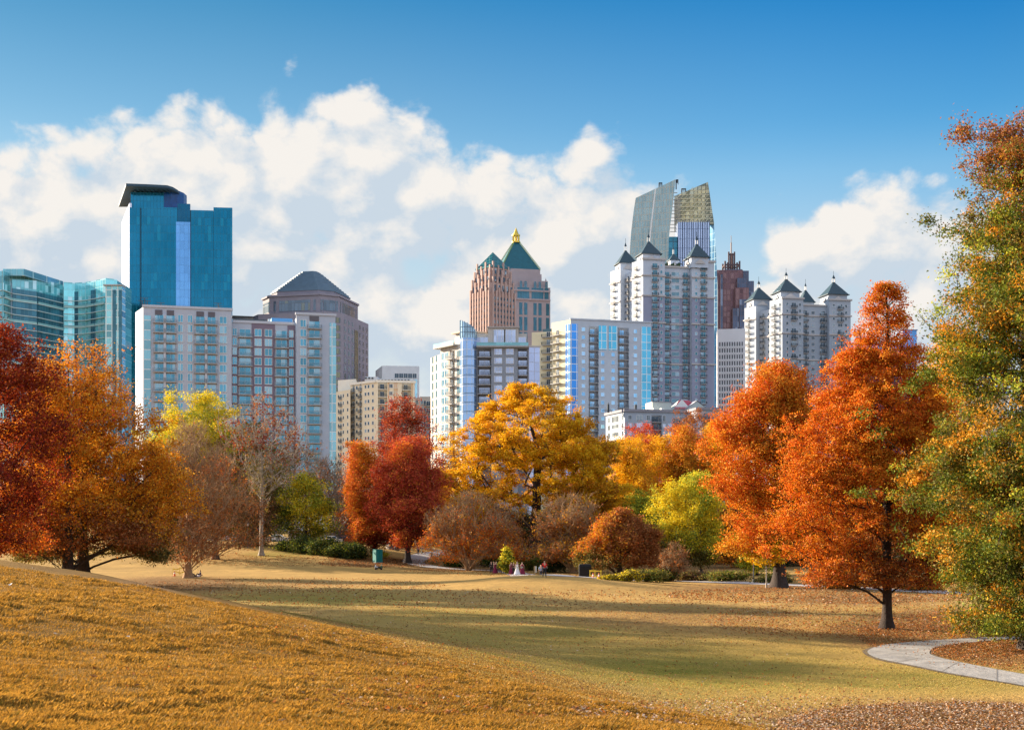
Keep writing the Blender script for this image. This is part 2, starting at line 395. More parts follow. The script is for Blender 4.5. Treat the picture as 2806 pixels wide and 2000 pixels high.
def build_litter():
    spots = [(2650, 1985, 520, 60, 13000), (2250, 1960, 700, 50, 3500), (2650, 1740, 300, 65, 9000), (2350, 1700, 420, 50, 4500), (2700, 1800, 200, 40, 3500), (2300, 1630, 480, 24, 5200), (1500, 1700, 900, 90, 3000),
             (1700, 1880, 900, 100, 1600), (1040, 1543, 170, 12, 2600), (800, 1603, 420, 20, 1700), (1550, 1565, 450, 14, 2200), (1200, 1640, 900, 26, 2200), (1100, 1800, 900, 160, 500), (800, 1535, 300, 18, 1600)]
    X, Y, Cc = [], [], []
    pal = np.array([[0.30, 0.13, 0.05], [0.42, 0.22, 0.09], [0.20, 0.09, 0.04], [0.50, 0.38, 0.29], [0.42, 0.14, 0.03], [0.10, 0.05, 0.025]])
    for (cx, cy, rx, ry, n) in spots:
        r = np.sqrt(rng.random(n)); a = rng.random(n) * 6.283
        px = cx + rx * r * np.cos(a); py = cy + ry * r * np.sin(a)
        y = (CAMZ - 0.0) * F / (py - HZ)
        for _ in range(14): y = np.clip((CAMZ - ground(P(px, y), y)) * F / (py - HZ), 15, 270) * 0.5 + y * 0.5
        x = P(px, y)
        w = [.18, .16, .16, .38, .02, .10] if cy > 1900 else ([.3, .2, .15, .06, .22, .07] if cy > 1600 else [.3, .2, .2, .0, .2, .1])
        X.append(x); Y.append(y); Cc.append(pal[rng.choice(6, n, p=w)])
    x = np.concatenate(X); y = np.concatenate(Y); c = np.concatenate(Cc) * (0.7 + 0.6 * rng.random((len(x), 1)))
    dm = np.full(len(x), 99.0)
    for cx_, cy_, r_ in PATHC: dm = np.minimum(dm, np.hypot(x - cx_, y - cy_) - r_)
    ok = (dm > -0.15) | (rng.random(len(x)) < np.where(y > 74, 0.22, 0.05)); x, y, c = x[ok], y[ok], c[ok]
    z = ground(x, y) + 0.03; s = (0.07 + 0.07 * rng.random(len(x))) * np.clip(y / 75, 0.9, 1.7)
    V = leaf_quads(np.stack([x, y, z + 0.02], 1), s, 1.1, curl=0.45)
    me = np_mesh('leaf_litter', V, np.arange(len(V)), 4, [LEAF], colors=np.repeat(np.column_stack([c, np.ones(len(c))]), 4, 0))
    tag(link('leaf_litter', me), 'brown and tan fallen leaves strewn over the lawn', 'leaves', kind='stuff')
build_litter()

# ------------------------------------------------------------------ trees
BARK = mat('bark_brown', (0.14, 0.085, 0.05), 0.95, 0.35, 3.0, 0.8)
BARK_DARK = mat('bark_dark', (0.045, 0.032, 0.026), 0.95, 0.3, 3.0, 0.8)
BARK_PALE = mat('bark_pale', (0.36, 0.31, 0.25), 0.9, 0.3, 2.0, 0.6)
BARK_TAN = mat('bark_tan', (0.38, 0.24, 0.13), 0.95, 0.3, 3.0, 0.7)
BARK_GREY = mat('bark_grey', (0.17, 0.14, 0.12), 0.95, 0.3, 3.0, 0.6)
def skeleton(tips, trunk, bf, rise, order):
    """join every tip to the growing tree by the cheapest route; returns nodes, parents"""
    cap = len(tips) * 9 + len(trunk) + 10
    Pn = np.zeros((cap, 3)); par = np.full(cap, -1); pl = np.zeros(cap); n = len(trunk)
    Pn[:n] = trunk; par[1:n] = np.arange(n - 1); pl[1:n] = np.cumsum(np.linalg.norm(np.diff(trunk, axis=0), axis=1))
    pl *= 0.75
    tipnode = []
    for ti in order:
        t = tips[ti]; v = t - Pn[:n]
        dd = np.sqrt((v * v).sum(1)); h = np.hypot(v[:, 0], v[:, 1])
        cost = dd + bf * pl[:n] + 2.2 * np.maximum(0, rise * h - v[:, 2])
        j = int(np.argmin(cost)); a = Pn[j].copy(); L = dd[j]
        k = max(1, min(7, int(L / max(0.35, 0.12 * L + 0.3))))
        pj = par[j]; dirp = (a - Pn[pj]) if pj >= 0 else np.array([0, 0, 1.0])
        dirp = dirp / (np.linalg.norm(dirp) + 1e-6)
        sag = np.array([0, 0, 0.10 * L * rise])
        for q in range(1, k + 1):
            f = q / k; b = 4 * f * (1 - f) * 0.5
            p = a * (1 - f) + t * f + dirp * L * 0.16 * b - sag * b + (rng.normal(0, 0.035 * L / k, 3) if q < k else 0)
            Pn[n] = p; par[n] = j if q == 1 else n - 1
            pl[n] = pl[par[n]] + np.linalg.norm(p - Pn[par[n]]); n += 1
        tipnode.append(n - 1)
        if n > cap - 10: break
    return Pn[:n], par[:n], np.array(tipnode)
def radii(par, ntrunk, rtip, rbase):
    n = len(par); c = np.zeros(n); kids = np.zeros(n, int)
    np.add.at(kids, par[1:][par[1:] >= 0], 1)
    c[kids == 0] = 1
    for i in range(n - 1, 0, -1):
        if par[i] >= 0: c[par[i]] += c[i]
    p = math.log(rbase / rtip) / math.log(max(3, c[0]))
    return rtip * np.maximum(c, 1)**p
def tubes(name, Pn, par, r, idx, m, parent, fat=1.0):
    """one mesh of tapered limbs for the given nodes"""
    if len(idx) == 0: return None
    a = Pn[par[idx]]; b = Pn[idx]; rb = r[idx] * fat; ra = np.minimum(r[par[idx]], r[idx] * 1.35) * fat
    Vs, Fs, off = [], [], 0
    for sides, sel in ((6, rb > 0.05), (3, rb <= 0.05)):
        A, B, RA, RB = a[sel], b[sel], ra[sel], rb[sel]
        if len(A) == 0: continue
        d = B - A; L = np.linalg.norm(d, axis=1)[:, None] + 1e-6; d = d / L
        B = B + d * RB[:, None] * 0.4
        u = np.cross(d, np.where(np.abs(d[:, 2:3]) > 0.9, [[1.0, 0, 0]], [[0, 0, 1.0]])); u /= np.linalg.norm(u, axis=1)[:, None] + 1e-9; w = np.cross(d, u)
        th = np.arange(sides) / sides * 2 * np.pi
        ring = u[:, None] * np.cos(th)[None, :, None] + w[:, None] * np.sin(th)[None, :, None]
        V = np.concatenate([A[:, None] + ring * RA[:, None, None], B[:, None] + ring * RB[:, None, None]], 1)
        base = np.arange(len(A))[:, None] * (2 * sides) + off; i = np.arange(sides); j = (i + 1) % sides
        Fq = np.stack([base + i, base + j, base + j + sides, base + i + sides], -1)
        Vs.append(V.reshape(-1, 3)); Fs.append(Fq.reshape(-1)); off += V.shape[0] * V.shape[1]
    me = np_mesh(name, np.concatenate(Vs), np.concatenate(Fs), 4, [m], smooth=True)
    return link(name, me, parent)
def trunk_mesh(pts, r, m, parent, flare=1.7, name='trunk', sides=14):
    n = len(pts); th = np.arange(sides) / sides * 2 * np.pi; V = []
    H = pts[-1][2] - pts[0][2]
    fl = rng.random(sides) * 0.35
    for i, p in enumerate(pts):
        h = p[2] - pts[0][2]; f = 1 + (flare - 1) * math.exp(-h / (r[0] * 1.7)) * (0.75 + fl * 1.4)
        rr = r[i] * f * (1 + 0.05 * np.sin(th * 3 + i))
        V.append(np.stack([p[0] + rr * np.cos(th), p[1] + rr * np.sin(th), np.full(sides, p[2])], 1))
    V = np.concatenate(V)
    i = np.arange(n - 1)[:, None] * sides + np.arange(sides)[None, :]; j = np.arange(n - 1)[:, None] * sides + (np.arange(sides)[None, :] + 1) % sides
    me = np_mesh(name, V, np.stack([i, j, j + sides, i + sides], -1).reshape(-1), 4, [m], smooth=True)
    return link(name, me, parent)
PAL = dict(
    flame=[(0.74, 0.29, 0.015), (0.78, 0.36, 0.02), (0.66, 0.20, 0.012), (0.76, 0.40, 0.03)],
    orange=[(0.60, 0.21, 0.015), (0.66, 0.28, 0.02), (0.52, 0.14, 0.01), (0.62, 0.33, 0.04)],
    amber=[(0.62, 0.28, 0.02), (0.68, 0.36, 0.03), (0.54, 0.20, 0.015), (0.48, 0.26, 0.03)],
    darkred=[(0.24, 0.025, 0.012), (0.34, 0.05, 0.014), (0.16, 0.018, 0.012), (0.42, 0.10, 0.015)],
    crimson=[(0.48, 0.065, 0.035), (0.58, 0.10, 0.045), (0.36, 0.04, 0.03), (0.52, 0.13, 0.04)],
    coral=[(0.68, 0.17, 0.045), (0.70, 0.24, 0.04), (0.60, 0.12, 0.035), (0.64, 0.28, 0.03)],
    redorange=[(0.66, 0.14, 0.015), (0.72, 0.21, 0.018), (0.54, 0.09, 0.012), (0.66, 0.28, 0.03)],
    yellow=[(0.78, 0.58, 0.02), (0.80, 0.64, 0.04), (0.66, 0.50, 0.02), (0.58, 0.52, 0.04)],
    gold=[(0.84, 0.48, 0.012), (0.86, 0.54, 0.02), (0.80, 0.40, 0.01), (0.76, 0.48, 0.02)],
    lime=[(0.50, 0.52, 0.05), (0.34, 0.42, 0.05), (0.62, 0.56, 0.05), (0.24, 0.32, 0.04)],
    green=[(0.10, 0.15, 0.015), (0.16, 0.19, 0.02), (0.06, 0.10, 0.015), (0.24, 0.22, 0.025)],
    olive=[(0.16, 0.15, 0.04), (0.22, 0.18, 0.05), (0.10, 0.10, 0.03), (0.28, 0.20, 0.05)],
    darkgreen=[(0.035, 0.06, 0.02), (0.05, 0.08, 0.025), (0.03, 0.045, 0.018), (0.09, 0.10, 0.03)],
    rust=[(0.36, 0.12, 0.035), (0.42, 0.17, 0.05), (0.26, 0.08, 0.025), (0.30, 0.14, 0.05)],
    brown=[(0.17, 0.09, 0.045), (0.22, 0.12, 0.06), (0.12, 0.06, 0.03), (0.25, 0.15, 0.07)],
    cypress=[(0.66, 0.17, 0.014), (0.72, 0.24, 0.018), (0.52, 0.11, 0.012), (0.68, 0.28, 0.025)],
)
def profile(shape):
    """crown half width against height 0..1"""
    T = {'rightoak': [(0, .5), (.09, .85), (.2, .94), (.34, 1), (.51, .88), (.617, .82), (.72, .68), (.82, .46), (.9, .28), (.96, .14), (1, .05)],
         'round': [(0, .45), (.12, .8), (.35, 1), (.6, .93), (.8, .68), (.92, .42), (1, .1)],
         'oval': [(0, .35), (.15, .78), (.35, 1), (.6, .9), (.8, .66), (.93, .36), (1, .06)],
         'egg': [(0, .55), (.1, .9), (.25, 1), (.5, .86), (.75, .58), (.9, .32), (1, .05)],
         'dome': [(0, .8), (.1, 1), (.3, .97), (.55, .85), (.75, .66), (.9, .4), (1, .1)],
         'vase': [(0, .15), (.2, .5), (.45, .85), (.65, 1), (.82, .88), (.94, .55), (1, .15)],
         'spire': [(0, .8), (.1, .95), (.3, 1), (.5, .9), (.66, .68), (.78, .5), (.82, .34), (.88, .27), (.94, .19), (1, .04)],
         'cone': [(0, .9), (.1, 1), (.4, .78), (.7, .45), (.9, .18), (1, .02)],
         'wide': [(0, .78), (.1, .98), (.3, 1), (.5, .94), (.68, .72), (.84, .42), (.95, .22), (1, .05)]}[shape]
    X, Y = zip(*T)
    return lambda t: np.interp(t, X, Y)
def tree(name, label, px, d, ytop, ybot, pxl, pxr, shape='round', cat='tree', group=None, base_py=None, tr=0.4, ntips=420, leaves=20000, lsize=0.26, clump=0.75, pal=('orange',), palw=None,
         low=None, lowf=0.3, top=None, bark=None, bf=0.35, rise=0.35, rtip=0.012, hollow=0.45, multi=1, lean=0.0, gap=0.0, trunk_top=0.8, flat=0.0, drop=0.0, seed=None, xoff=0.0, fine=0, depth=0.9, colclump=0.55, sidepal=None, nleafz=None, lobes=70, lobe=0.055, br=0, topf=0.72):
    if leaves > 12000: leaves = int(leaves * 1.5); lsize *= 0.8
    """px / d place the trunk; ytop, ybot, pxl, pxr are the crown's reach read off the photograph and turned into metres at distance d"""
    if seed is not None:
        global rng; rng = np.random.default_rng(seed)
    bark = bark or BARK
    x0 = P(px, d) + xoff; z0 = gz(x0, d)
    zt = CAMZ + (HZ - ytop) / F * d; zb = max(CAMZ + (HZ - ybot) / F * d, z0 + 0.3)
    wl = (px - pxl) / F * d; wr = (pxr - px) / F * d; prof = profile(shape); Hc = zt - zb; wd = (wl + wr) / 2 * depth
    o = empty(name, (x0, d, z0), 0, label, cat, group)
    zt -= z0; zb -= z0
    # tips gathered in lobes (or along plumed branches) inside the envelope
    def env(m):
        t = rng.random(m)**0.9; a = rng.random(m) * 2 * np.pi; q = rng.random(m)
        rr = np.sqrt(hollow**2 + (1 - hollow**2) * q)
        side = np.where(np.cos(a) < 0, wl, wr)
        w = prof(t) * (1 + 0.13 * np.sin(a * 3 + t * 7 + px) + 0.08 * np.sin(a * 5 - t * 17 + 1.3 * px)) * 0.95
        keep = rng.random(m) < np.clip(w * 1.1, 0.45 if br else 0.08, 1)
        if br: keep |= (t > .76) & (rng.random(m) < .75)
        return t[keep], a[keep], rr[keep], (side * w)[keep], (wd * w)[keep]
    def place(t, a, rr, sx, sy): return np.stack([np.cos(a) * rr * sx, np.sin(a) * rr * sy, zb + t * Hc], 1)
    if br:
        T_, A_, _, SX, SY = env(br * 6); T_, A_, SX, SY = T_[:br], A_[:br], SX[:br], SY[:br]
        ends = place(T_, A_, np.ones(len(T_)) * (0.8 + 0.25 * rng.random(len(T_))), SX, SY)
        b = rng.choice(len(T_), ntips, p=(SX + 1.4) / (SX + 1.4).sum()); u = np.clip(0.34 + 0.68 * rng.random(ntips)**0.85, 0, 1.02); e = ends[b]
        Lb = np.hypot(e[:, 0], e[:, 1]); sp = 0.17 * Lb * u * (1.15 - u * 0.75) + 0.25
        lat = np.stack([-e[:, 1], e[:, 0]], 1) / (Lb[:, None] + 1e-6)
        g = rng.normal(0, 1, ntips)
        tips = np.column_stack([e[:, :2] * u[:, None] + lat * (g * sp)[:, None], e[:, 2] - (np.interp(T_[b], [0, .35, 1], [-.10, .22, .75]) if rise > .1 else rise) * Lb * (1 - u) - 0.5 * drop * (u**2) - rng.normal(0, 0.1, ntips) * Lb * 0.9 * u])
    else:
        C_ = place(*env(lobes * 5))
        g = vnoise(C_[:, 0] + 50 + seed_f(px), C_[:, 2] * 1.2 + C_[:, 1] * 0.5 + 50, 0.16 * Hc, int(px) % 97) + 0.25 * rng.random(len(C_))
        C_ = C_[g > gap][:lobes]
        if len(C_) == 0: C_ = place(*env(lobes * 5))[:lobes]
        ls = lobe * Hc * (0.6 + 0.8 * rng.random(len(C_)))
        b = rng.choice(len(C_), int(ntips * 0.8), p=ls**2 / (ls**2).sum())
        tips = C_[b] + rng.normal(0, 1, (len(b), 3)) * ls[b][:, None] * np.array([1.15, 1.15, 0.6 if flat else 0.75])
        tips = np.concatenate([tips, place(*env(ntips))[:ntips - len(b)] * np.array([0.93, 0.93, 1])])
        tips[:, 2] -= drop * (np.hypot(tips[:, 0], tips[:, 1]) / max(wl, wr))**2 * np.clip(1 - (tips[:, 2] - zb) / Hc, 0, 1) * Hc * 0.12
    if len(tips) > 30:      # pull the gathered tips back to the crown's measured reach
        cl = clump * (0.5 if clump > .3 else 0.2); q = np.quantile(tips[:, 0], (.012, .988)); tz_ = np.quantile(tips[:, 2], .992)
        tips[:, 0] = np.where(tips[:, 0] < 0, tips[:, 0] * (wl * .97 - cl) / max(.1, -q[0]), tips[:, 0] * (wr * .97 - cl) / max(.1, q[1]))
        tips[:, 2] = zb + (tips[:, 2] - zb) * (zt - zb - cl * .8) / (tz_ - zb)
    tips[:, 2] = np.where(tips[:, 2] < zb, zb + 0.04 * Hc * rng.random(len(tips)), tips[:, 2])
    tips[:, 2] = np.minimum(tips[:, 2], zt)
    # trunk
    ht = trunk_top * zt; nt = max(8, int(ht / 0.7)); f = np.linspace(0, 1, nt)
    wob = np.cumsum(rng.normal(0, 0.05 * ht / nt, (nt, 2)), 0)
    trunks = []
    for q_ in range(multi):
        an = q_ / max(1, multi) * 6.283 + 0.5; sp = (0.0 if multi == 1 else 0.30 * (wl + wr) / 2)
        trunks.append(np.column_stack([lean * ht * f + wob[:, 0] * f + math.cos(an) * sp * f**1.3 + (0 if multi == 1 else math.cos(an) * tr * 0.5), wob[:, 1] * f + math.sin(an) * sp * f**1.3 + (0 if multi == 1 else math.sin(an) * tr * 0.5), f * ht]))
    own = rng.integers(0, multi, len(tips)) if multi == 1 else np.argmin(np.stack([np.abs(tips[:, :2] - T[-1, :2]).sum(1) for T in trunks]), 0)
    allP, allr, nodes_for_leaf = [], [], []
    for q_, T in enumerate(trunks):
        tp = tips[own == q_]
        if len(tp) == 0: continue
        rad = np.hypot(tp[:, 0] - np.interp(tp[:, 2], T[:, 2], T[:, 0]), tp[:, 1] - np.interp(tp[:, 2], T[:, 2], T[:, 1]))
        order = np.argsort(rad + rng.normal(0, 0.06 * (wl + wr), len(tp)))
        lo = max(1, int(nt * min(0.85, max(0.08, zb / ht * 0.75))))
        Pn, par, tn = skeleton(tp, T, bf, rise, order)
        r = radii(par, nt, rtip, tr / multi**0.4)
        rt = np.minimum(r[:nt] * 1.02, tr / multi**0.4 * (1 - 0.25 * f)); rt = np.maximum(rt, 0.02)
        trunk_mesh(T, rt, bark, o, 1.9 if multi == 1 else 1.3, name='trunk')
        r[:nt] = rt
        idx = np.arange(nt, len(Pn))
        tubes('limbs', Pn, par, r, idx, bark, o)
        if fine:            # a haze of twigs beyond the limbs
            tt = Pn[tn]; tpar = Pn[par[tn]]; dr = tt - tpar; dr /= np.linalg.norm(dr, axis=1)[:, None] + 1e-6
            k = fine; A = np.repeat(tt, k, 0) - np.repeat(dr, k, 0) * rng.random((len(tt) * k, 1)) * 0.8
            out = np.repeat(dr, k, 0) + rng.normal(0, 0.55, (len(tt) * k, 3)) + np.array([0, 0, 0.45 * (1 if rise > 0 else -0.4)])
            out /= np.linalg.norm(out, axis=1)[:, None]; L = (0.45 + 0.9 * rng.random((len(A), 1))) * (Hc / 14)
            Bm = A + out * L * 0.5; B = A + out * L + rng.normal(0, 0.12, A.shape) + np.array([0, 0, 0.1]) * L
            PP = np.concatenate([A, Bm, B]); nn = len(A); pr = np.concatenate([np.full(nn, -1), np.arange(nn), np.arange(nn) + nn])
            rr_ = np.concatenate([np.full(nn, rtip), np.full(nn, rtip * 0.85), np.full(nn, rtip * 0.6)])
            tubes('twigs', PP, pr, rr_, np.arange(nn, 3 * nn), bark, o)
        nodes_for_leaf.append(Pn[tn]); 
        small = idx[(r[idx] < rtip * 4.0)]
        if len(small): nodes_for_leaf.append(Pn[small[rng.random(len(small)) < 0.5]])
    if leaves:
        C = np.concatenate(nodes_for_leaf); C = C[C[:, 2] > zb - 0.02 * Hc]
        # clump centres: some bare, some heavy
        nC = len(C); wgt = rng.random(nC)**1.5 + 0.15
        if nleafz: wgt *= np.interp((C[:, 2] - zb) / Hc, *zip(*nleafz))
        wgt /= wgt.sum()
        own = rng.choice(nC, leaves, p=wgt)
        L0 = C[own]
        sg = clump * (0.6 + 0.6 * rng.random(nC))[own][:, None]
        off = rng.normal(0, 1, (leaves, 3)) * sg * np.array([1, 1, 0.55 if flat else 0.72])
        P0 = L0 + off
        hz = np.clip((P0[:, 2] - zb) / Hc, 0, 1)
        pls = [np.array(PAL[p]) for p in pal]
        cw = palw or [1 / len(pls)] * len(pls)
        which = rng.choice(len(pls), nC, p=np.array(cw) / sum(cw))[own]
        patch = vnoise(P0[:, 0] + 31, P0[:, 2] + P0[:, 1] * 0.7 + 17, 0.22 * Hc, int(px + 11) % 89)
        which = np.where(rng.random(leaves) < colclump, (patch * 0.999 * len(pls) * 1.0).astype(int) % len(pls) if len(pls) > 1 else 0, which)
        col = np.stack(pls)[which, rng.integers(0, 4, leaves)]
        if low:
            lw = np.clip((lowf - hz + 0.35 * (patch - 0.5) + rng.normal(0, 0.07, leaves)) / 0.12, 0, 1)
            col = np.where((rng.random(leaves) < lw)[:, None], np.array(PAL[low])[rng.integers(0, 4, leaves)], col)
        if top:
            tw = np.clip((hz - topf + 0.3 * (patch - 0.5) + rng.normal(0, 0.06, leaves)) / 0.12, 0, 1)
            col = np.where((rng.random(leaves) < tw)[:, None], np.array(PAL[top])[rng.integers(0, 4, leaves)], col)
        if sidepal:
            sw = np.clip((P0[:, 0] / wr * 0.5 + 0.2 + 0.5 * (patch - 0.5) + rng.normal(0, 0.1, leaves)) / 0.25, 0, 1)
            col = np.where((rng.random(leaves) < sw)[:, None], np.array(PAL[sidepal])[rng.integers(0, 4, leaves)], col)
        tone = (0.82 + 0.36 * rng.random(nC))[own][:, None] * (0.85 + 0.3 * rng.random((leaves, 1)))
        col = np.clip(col * tone, 0, 0.9)
        s = lsize * (0.6 + 0.8 * rng.random(leaves))
        if d < 78: V, fs = oak_leaves(P0, s)
        else: V, fs = leaf_quads(P0, s, 0.25), 4
        nv = len(V) // leaves
        me = np_mesh('crown', V, np.arange(leaves * nv), nv, [LEAF], colors=np.repeat(np.column_stack([col, np.ones(leaves)]), nv, 0))
        link('crown', me, o)
    return o
def seed_f(px): return (int(px * 7) % 50)
def oak_leaves(P0, s):
    """lobed leaf outline, 10 points, for the near tree"""
    n = len(P0)
    out = np.array([(-.55, 0), (-.3, .10), (-.22, .26), (-.05, .12), (.12, .34), (.22, .13), (.55, 0), (.22, -.13), (.12, -.34), (-.05, -.12), (-.22, -.26), (-.3, -.10)])
    a = rng.normal(size=(n, 3)); a /= np.linalg.norm(a, axis=1)[:, None]
    nz = rng.normal(size=(n, 3)); nz[:, 2] += 0.6; nz -= a * (a * nz).sum(1)[:, None]; nz /= np.linalg.norm(nz, axis=1)[:, None]
    b = np.cross(nz, a); S = s[:, None, None]
    V = P0[:, None] + a[:, None] * out[None, :, 0:1] * S + b[:, None] * out[None, :, 1:2] * S + nz[:, None] * (np.abs(out[None, :, 1:2]) * 0.4) * S
    return V.reshape(-1, 3), 12

# ------------------------------------------------------------------ every tree of the park
A = dict
# far left
tree('oak_tree', 'dark red oak crowding the left edge, in front of the orange oak', -60, 118, 905, 1515, -420, 165, 'round', seed=11, tr=0.55, ntips=900, leaves=56000, lsize=0.27, pal=('darkred', 'darkred', 'darkred'), low='redorange', lowf=0.12, bark=BARK_DARK, clump=0.6, gap=0.3)
tree('oak_tree', 'huge orange oak with a thick black trunk at the crest of the hill', 187, 140, 950, 1505, 15, 480, 'egg', seed=12, tr=0.62, ntips=1500, leaves=82000, lsize=0.27, pal=('flame', 'flame', 'orange'), low='rust', lowf=0.22, bark=BARK_DARK, rise=0.55, clump=0.55, drop=0.15, fine=2, rtip=0.016, gap=0.24, nleafz=[(0, 1.1), (.6, 1), (.85, .6), (1, .35)])
tree('oak_tree', 'low olive and brown oak with a leaning trunk behind the orange oak', 228, 147, 1200, 1530, 60, 490, 'dome', seed=13, tr=0.7, ntips=900, leaves=52000, lsize=0.26, pal=('rust', 'amber', 'orange'), palw=[.4, .3, .3], low='olive', lowf=0.30, bark=BARK_DARK, clump=0.55, drop=1.2, rise=0.1, gap=0.25)
# bare tree on the lawn
tree('bare_tree', 'nearly bare tree standing alone on the lawn, a few rust leaves low down', 515, 166, 1165, 1535, 418, 672, 'oval', seed=14, tr=0.40, ntips=1500, leaves=9000, lsize=0.24, pal=('rust', 'rust', 'brown'), bark=BARK_TAN, rise=0.75, fine=6, rtip=0.017, clump=0.5, hollow=0.15, nleafz=[(0, 1), (.35, .8), (.5, .15), (1, .02)], trunk_top=0.55, drop=0.5)
tree('maple_tree', 'half bare russet tree with a broad twiggy crown behind the lone bare tree', 590, 205, 1255, 1500, 445, 725, 'dome', seed=15, tr=0.4, ntips=1000, leaves=15000, lsize=0.28, pal=('rust', 'brown', 'rust'), bark=BARK, fine=5, rtip=0.018, clump=0.7, top='coral', hollow=0.2)
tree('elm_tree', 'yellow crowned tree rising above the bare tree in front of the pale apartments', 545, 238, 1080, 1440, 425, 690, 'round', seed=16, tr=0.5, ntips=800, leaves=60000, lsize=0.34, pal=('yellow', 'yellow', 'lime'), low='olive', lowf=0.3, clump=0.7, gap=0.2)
tree('sycamore_tree', 'tall sycamore with chalk white limbs and sparse red leaves on top', 716, 212, 1085, 1400, 620, 835, 'vase', seed=17, tr=0.32, ntips=420, leaves=3600, lsize=0.34, pal=('darkred', 'rust'), low='olive', lowf=0.55, lobes=40, bark=BARK_PALE, rise=0.6, rtip=0.028, clump=0.5, hollow=0.2, gap=0.35, fine=5, trunk_top=0.6)
tree('shade_tree', 'dull green tree filling in behind the white sycamore', 690, 232, 1160, 1490, 600, 790, 'round', seed=18, tr=0.4, ntips=500, leaves=22000, lsize=0.34, pal=('olive', 'green', 'brown'), bark=BARK_DARK, gap=0.25, clump=0.8)
tree('elm_tree', 'small yellow green tree glowing beside the hedge', 838, 232, 1300, 1490, 758, 915, 'round', seed=19, tr=0.3, ntips=420, leaves=13000, lsize=0.33, pal=('lime', 'yellow', 'green'), low='green', lowf=0.3, bark=BARK_DARK, gap=0.35, clump=0.6)
for i, (px, d, yt, l, r_, lab) in enumerate([
        (800, 262, 1215, 715, 880, 'tall bare grey tree between the sycamore and the hedge'),
        (872, 254, 1250, 795, 950, 'bare twiggy tree in front of the cream apartments'),
        (925, 268, 1285, 850, 1000, 'bare tree beside the left coral maple'),
        (755, 280, 1255, 690, 830, 'thin bare tree behind the yellow green tree')]):
    tree('bare_tree', lab, px, d, yt, 1470, l, r_, 'vase', group='bare trees behind the hedge', seed=30 + i, tr=0.3, ntips=520, leaves=1500, lsize=0.3, pal=('brown', 'rust'), bark=BARK_GREY, rise=0.8, fine=6, rtip=0.021, hollow=0.1, trunk_top=0.5)
# the pair of coral maples
tree('maple_tree', 'narrow coral red maple, left of the coral pair behind the green box', 948, 213, 1215, 1488, 916, 1062, 'oval', xoff=1.9, seed=41, tr=0.22, ntips=600, leaves=36000, lsize=0.27, pal=('coral', 'coral', 'orange'), low='coral', lowf=0.2, bark=BARK_TAN, clump=0.55)
tree('crepe_myrtle', 'small tree with a forked grey trunk at the end of the hedge', 985, 222, 1400, 1500, 945, 1030, 'vase', seed=42, tr=0.3, ntips=200, leaves=5000, lsize=0.26, pal=('crimson', 'olive'), bark=BARK_GREY, multi=2, trunk_top=0.6, rise=0.8)
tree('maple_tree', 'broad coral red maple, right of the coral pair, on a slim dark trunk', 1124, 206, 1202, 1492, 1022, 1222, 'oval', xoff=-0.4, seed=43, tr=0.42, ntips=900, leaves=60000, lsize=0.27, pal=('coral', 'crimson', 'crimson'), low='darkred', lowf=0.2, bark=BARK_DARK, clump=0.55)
tree('shade_tree', 'straight dark trunk directly behind the green box, crimson leaves', 1026, 215, 1350, 1495, 975, 1080, 'round', seed=44, tr=0.40, ntips=260, leaves=12000, lsize=0.28, pal=('crimson', 'darkred'), bark=BARK_DARK)
tree('oak_tree', 'old flared trunk tree whose dark red crown rises above the coral maples', 1078, 236, 1092, 1400, 1038, 1240, 'wide', seed=45, tr=0.85, ntips=800, leaves=22000, lsize=0.3, pal=('darkred', 'crimson', 'darkred'), bark=BARK_GREY, gap=0.32, clump=0.6, rtip=0.03, rise=0.4)
tree('oak_tree', 'brown orange tree wedged between the coral maples and the golden oak', 1245, 262, 1235, 1500, 1190, 1320, 'round', seed=46, tr=0.35, ntips=350, leaves=12000, lsize=0.34, pal=('rust', 'amber', 'olive'), bark=BARK_DARK, gap=0.2)
# great golden oak
tree('oak_tree', 'enormous spreading golden oak at the centre of the park', 1490, 222, 1058, 1425, 1175, 1735, 'wide', xoff=-1.4, seed=47, tr=1.05, ntips=1700, lobes=115, lobe=0.042, flat=1, leaves=120000, lsize=0.34, pal=('gold', 'gold', 'amber', 'gold'), bark=BARK_DARK, gap=0.36, clump=0.5, rtip=0.03, bf=0.22, rise=0.25, depth=0.75, trunk_top=0.62)
# vase shaped trees along the path
tree('crepe_myrtle', 'vase shaped tree with pale forked stems and rust leaves, left of the wedding party', 1284, 192, 1350, 1530, 1160, 1432, 'dome', seed=48, tr=0.42, ntips=1300, leaves=17000, lsize=0.25, pal=('rust', 'redorange', 'orange'), bark=BARK_TAN, multi=4, rise=0.75, fine=8, rtip=0.016, trunk_top=0.42, hollow=0.3, clump=0.5, nleafz=[(0, 1), (.35, 1), (.55, .2), (1, .05)])
tree('crepe_myrtle', 'vase shaped half bare tree behind the walkers in red and blue', 1572, 184, 1355, 1535, 1462, 1690, 'dome', seed=49, tr=0.42, ntips=1200, leaves=11500, lsize=0.27, pal=('rust', 'amber', 'rust'), bark=BARK_TAN, multi=3, rise=0.75, fine=8, rtip=0.016, trunk_top=0.45, hollow=0.3, clump=0.5, nleafz=[(0, 1), (.5, 1), (.65, .2), (1, .05)])
tree('crepe_myrtle', 'low rust coloured tree with dark stems right behind the wedding party', 1365, 214, 1390, 1530, 1310, 1440, 'dome', seed=50, tr=0.3, ntips=500, leaves=10000, lsize=0.28, pal=('rust', 'brown'), bark=BARK_DARK, multi=3, rise=0.5, fine=3, rtip=0.02, trunk_top=0.5)
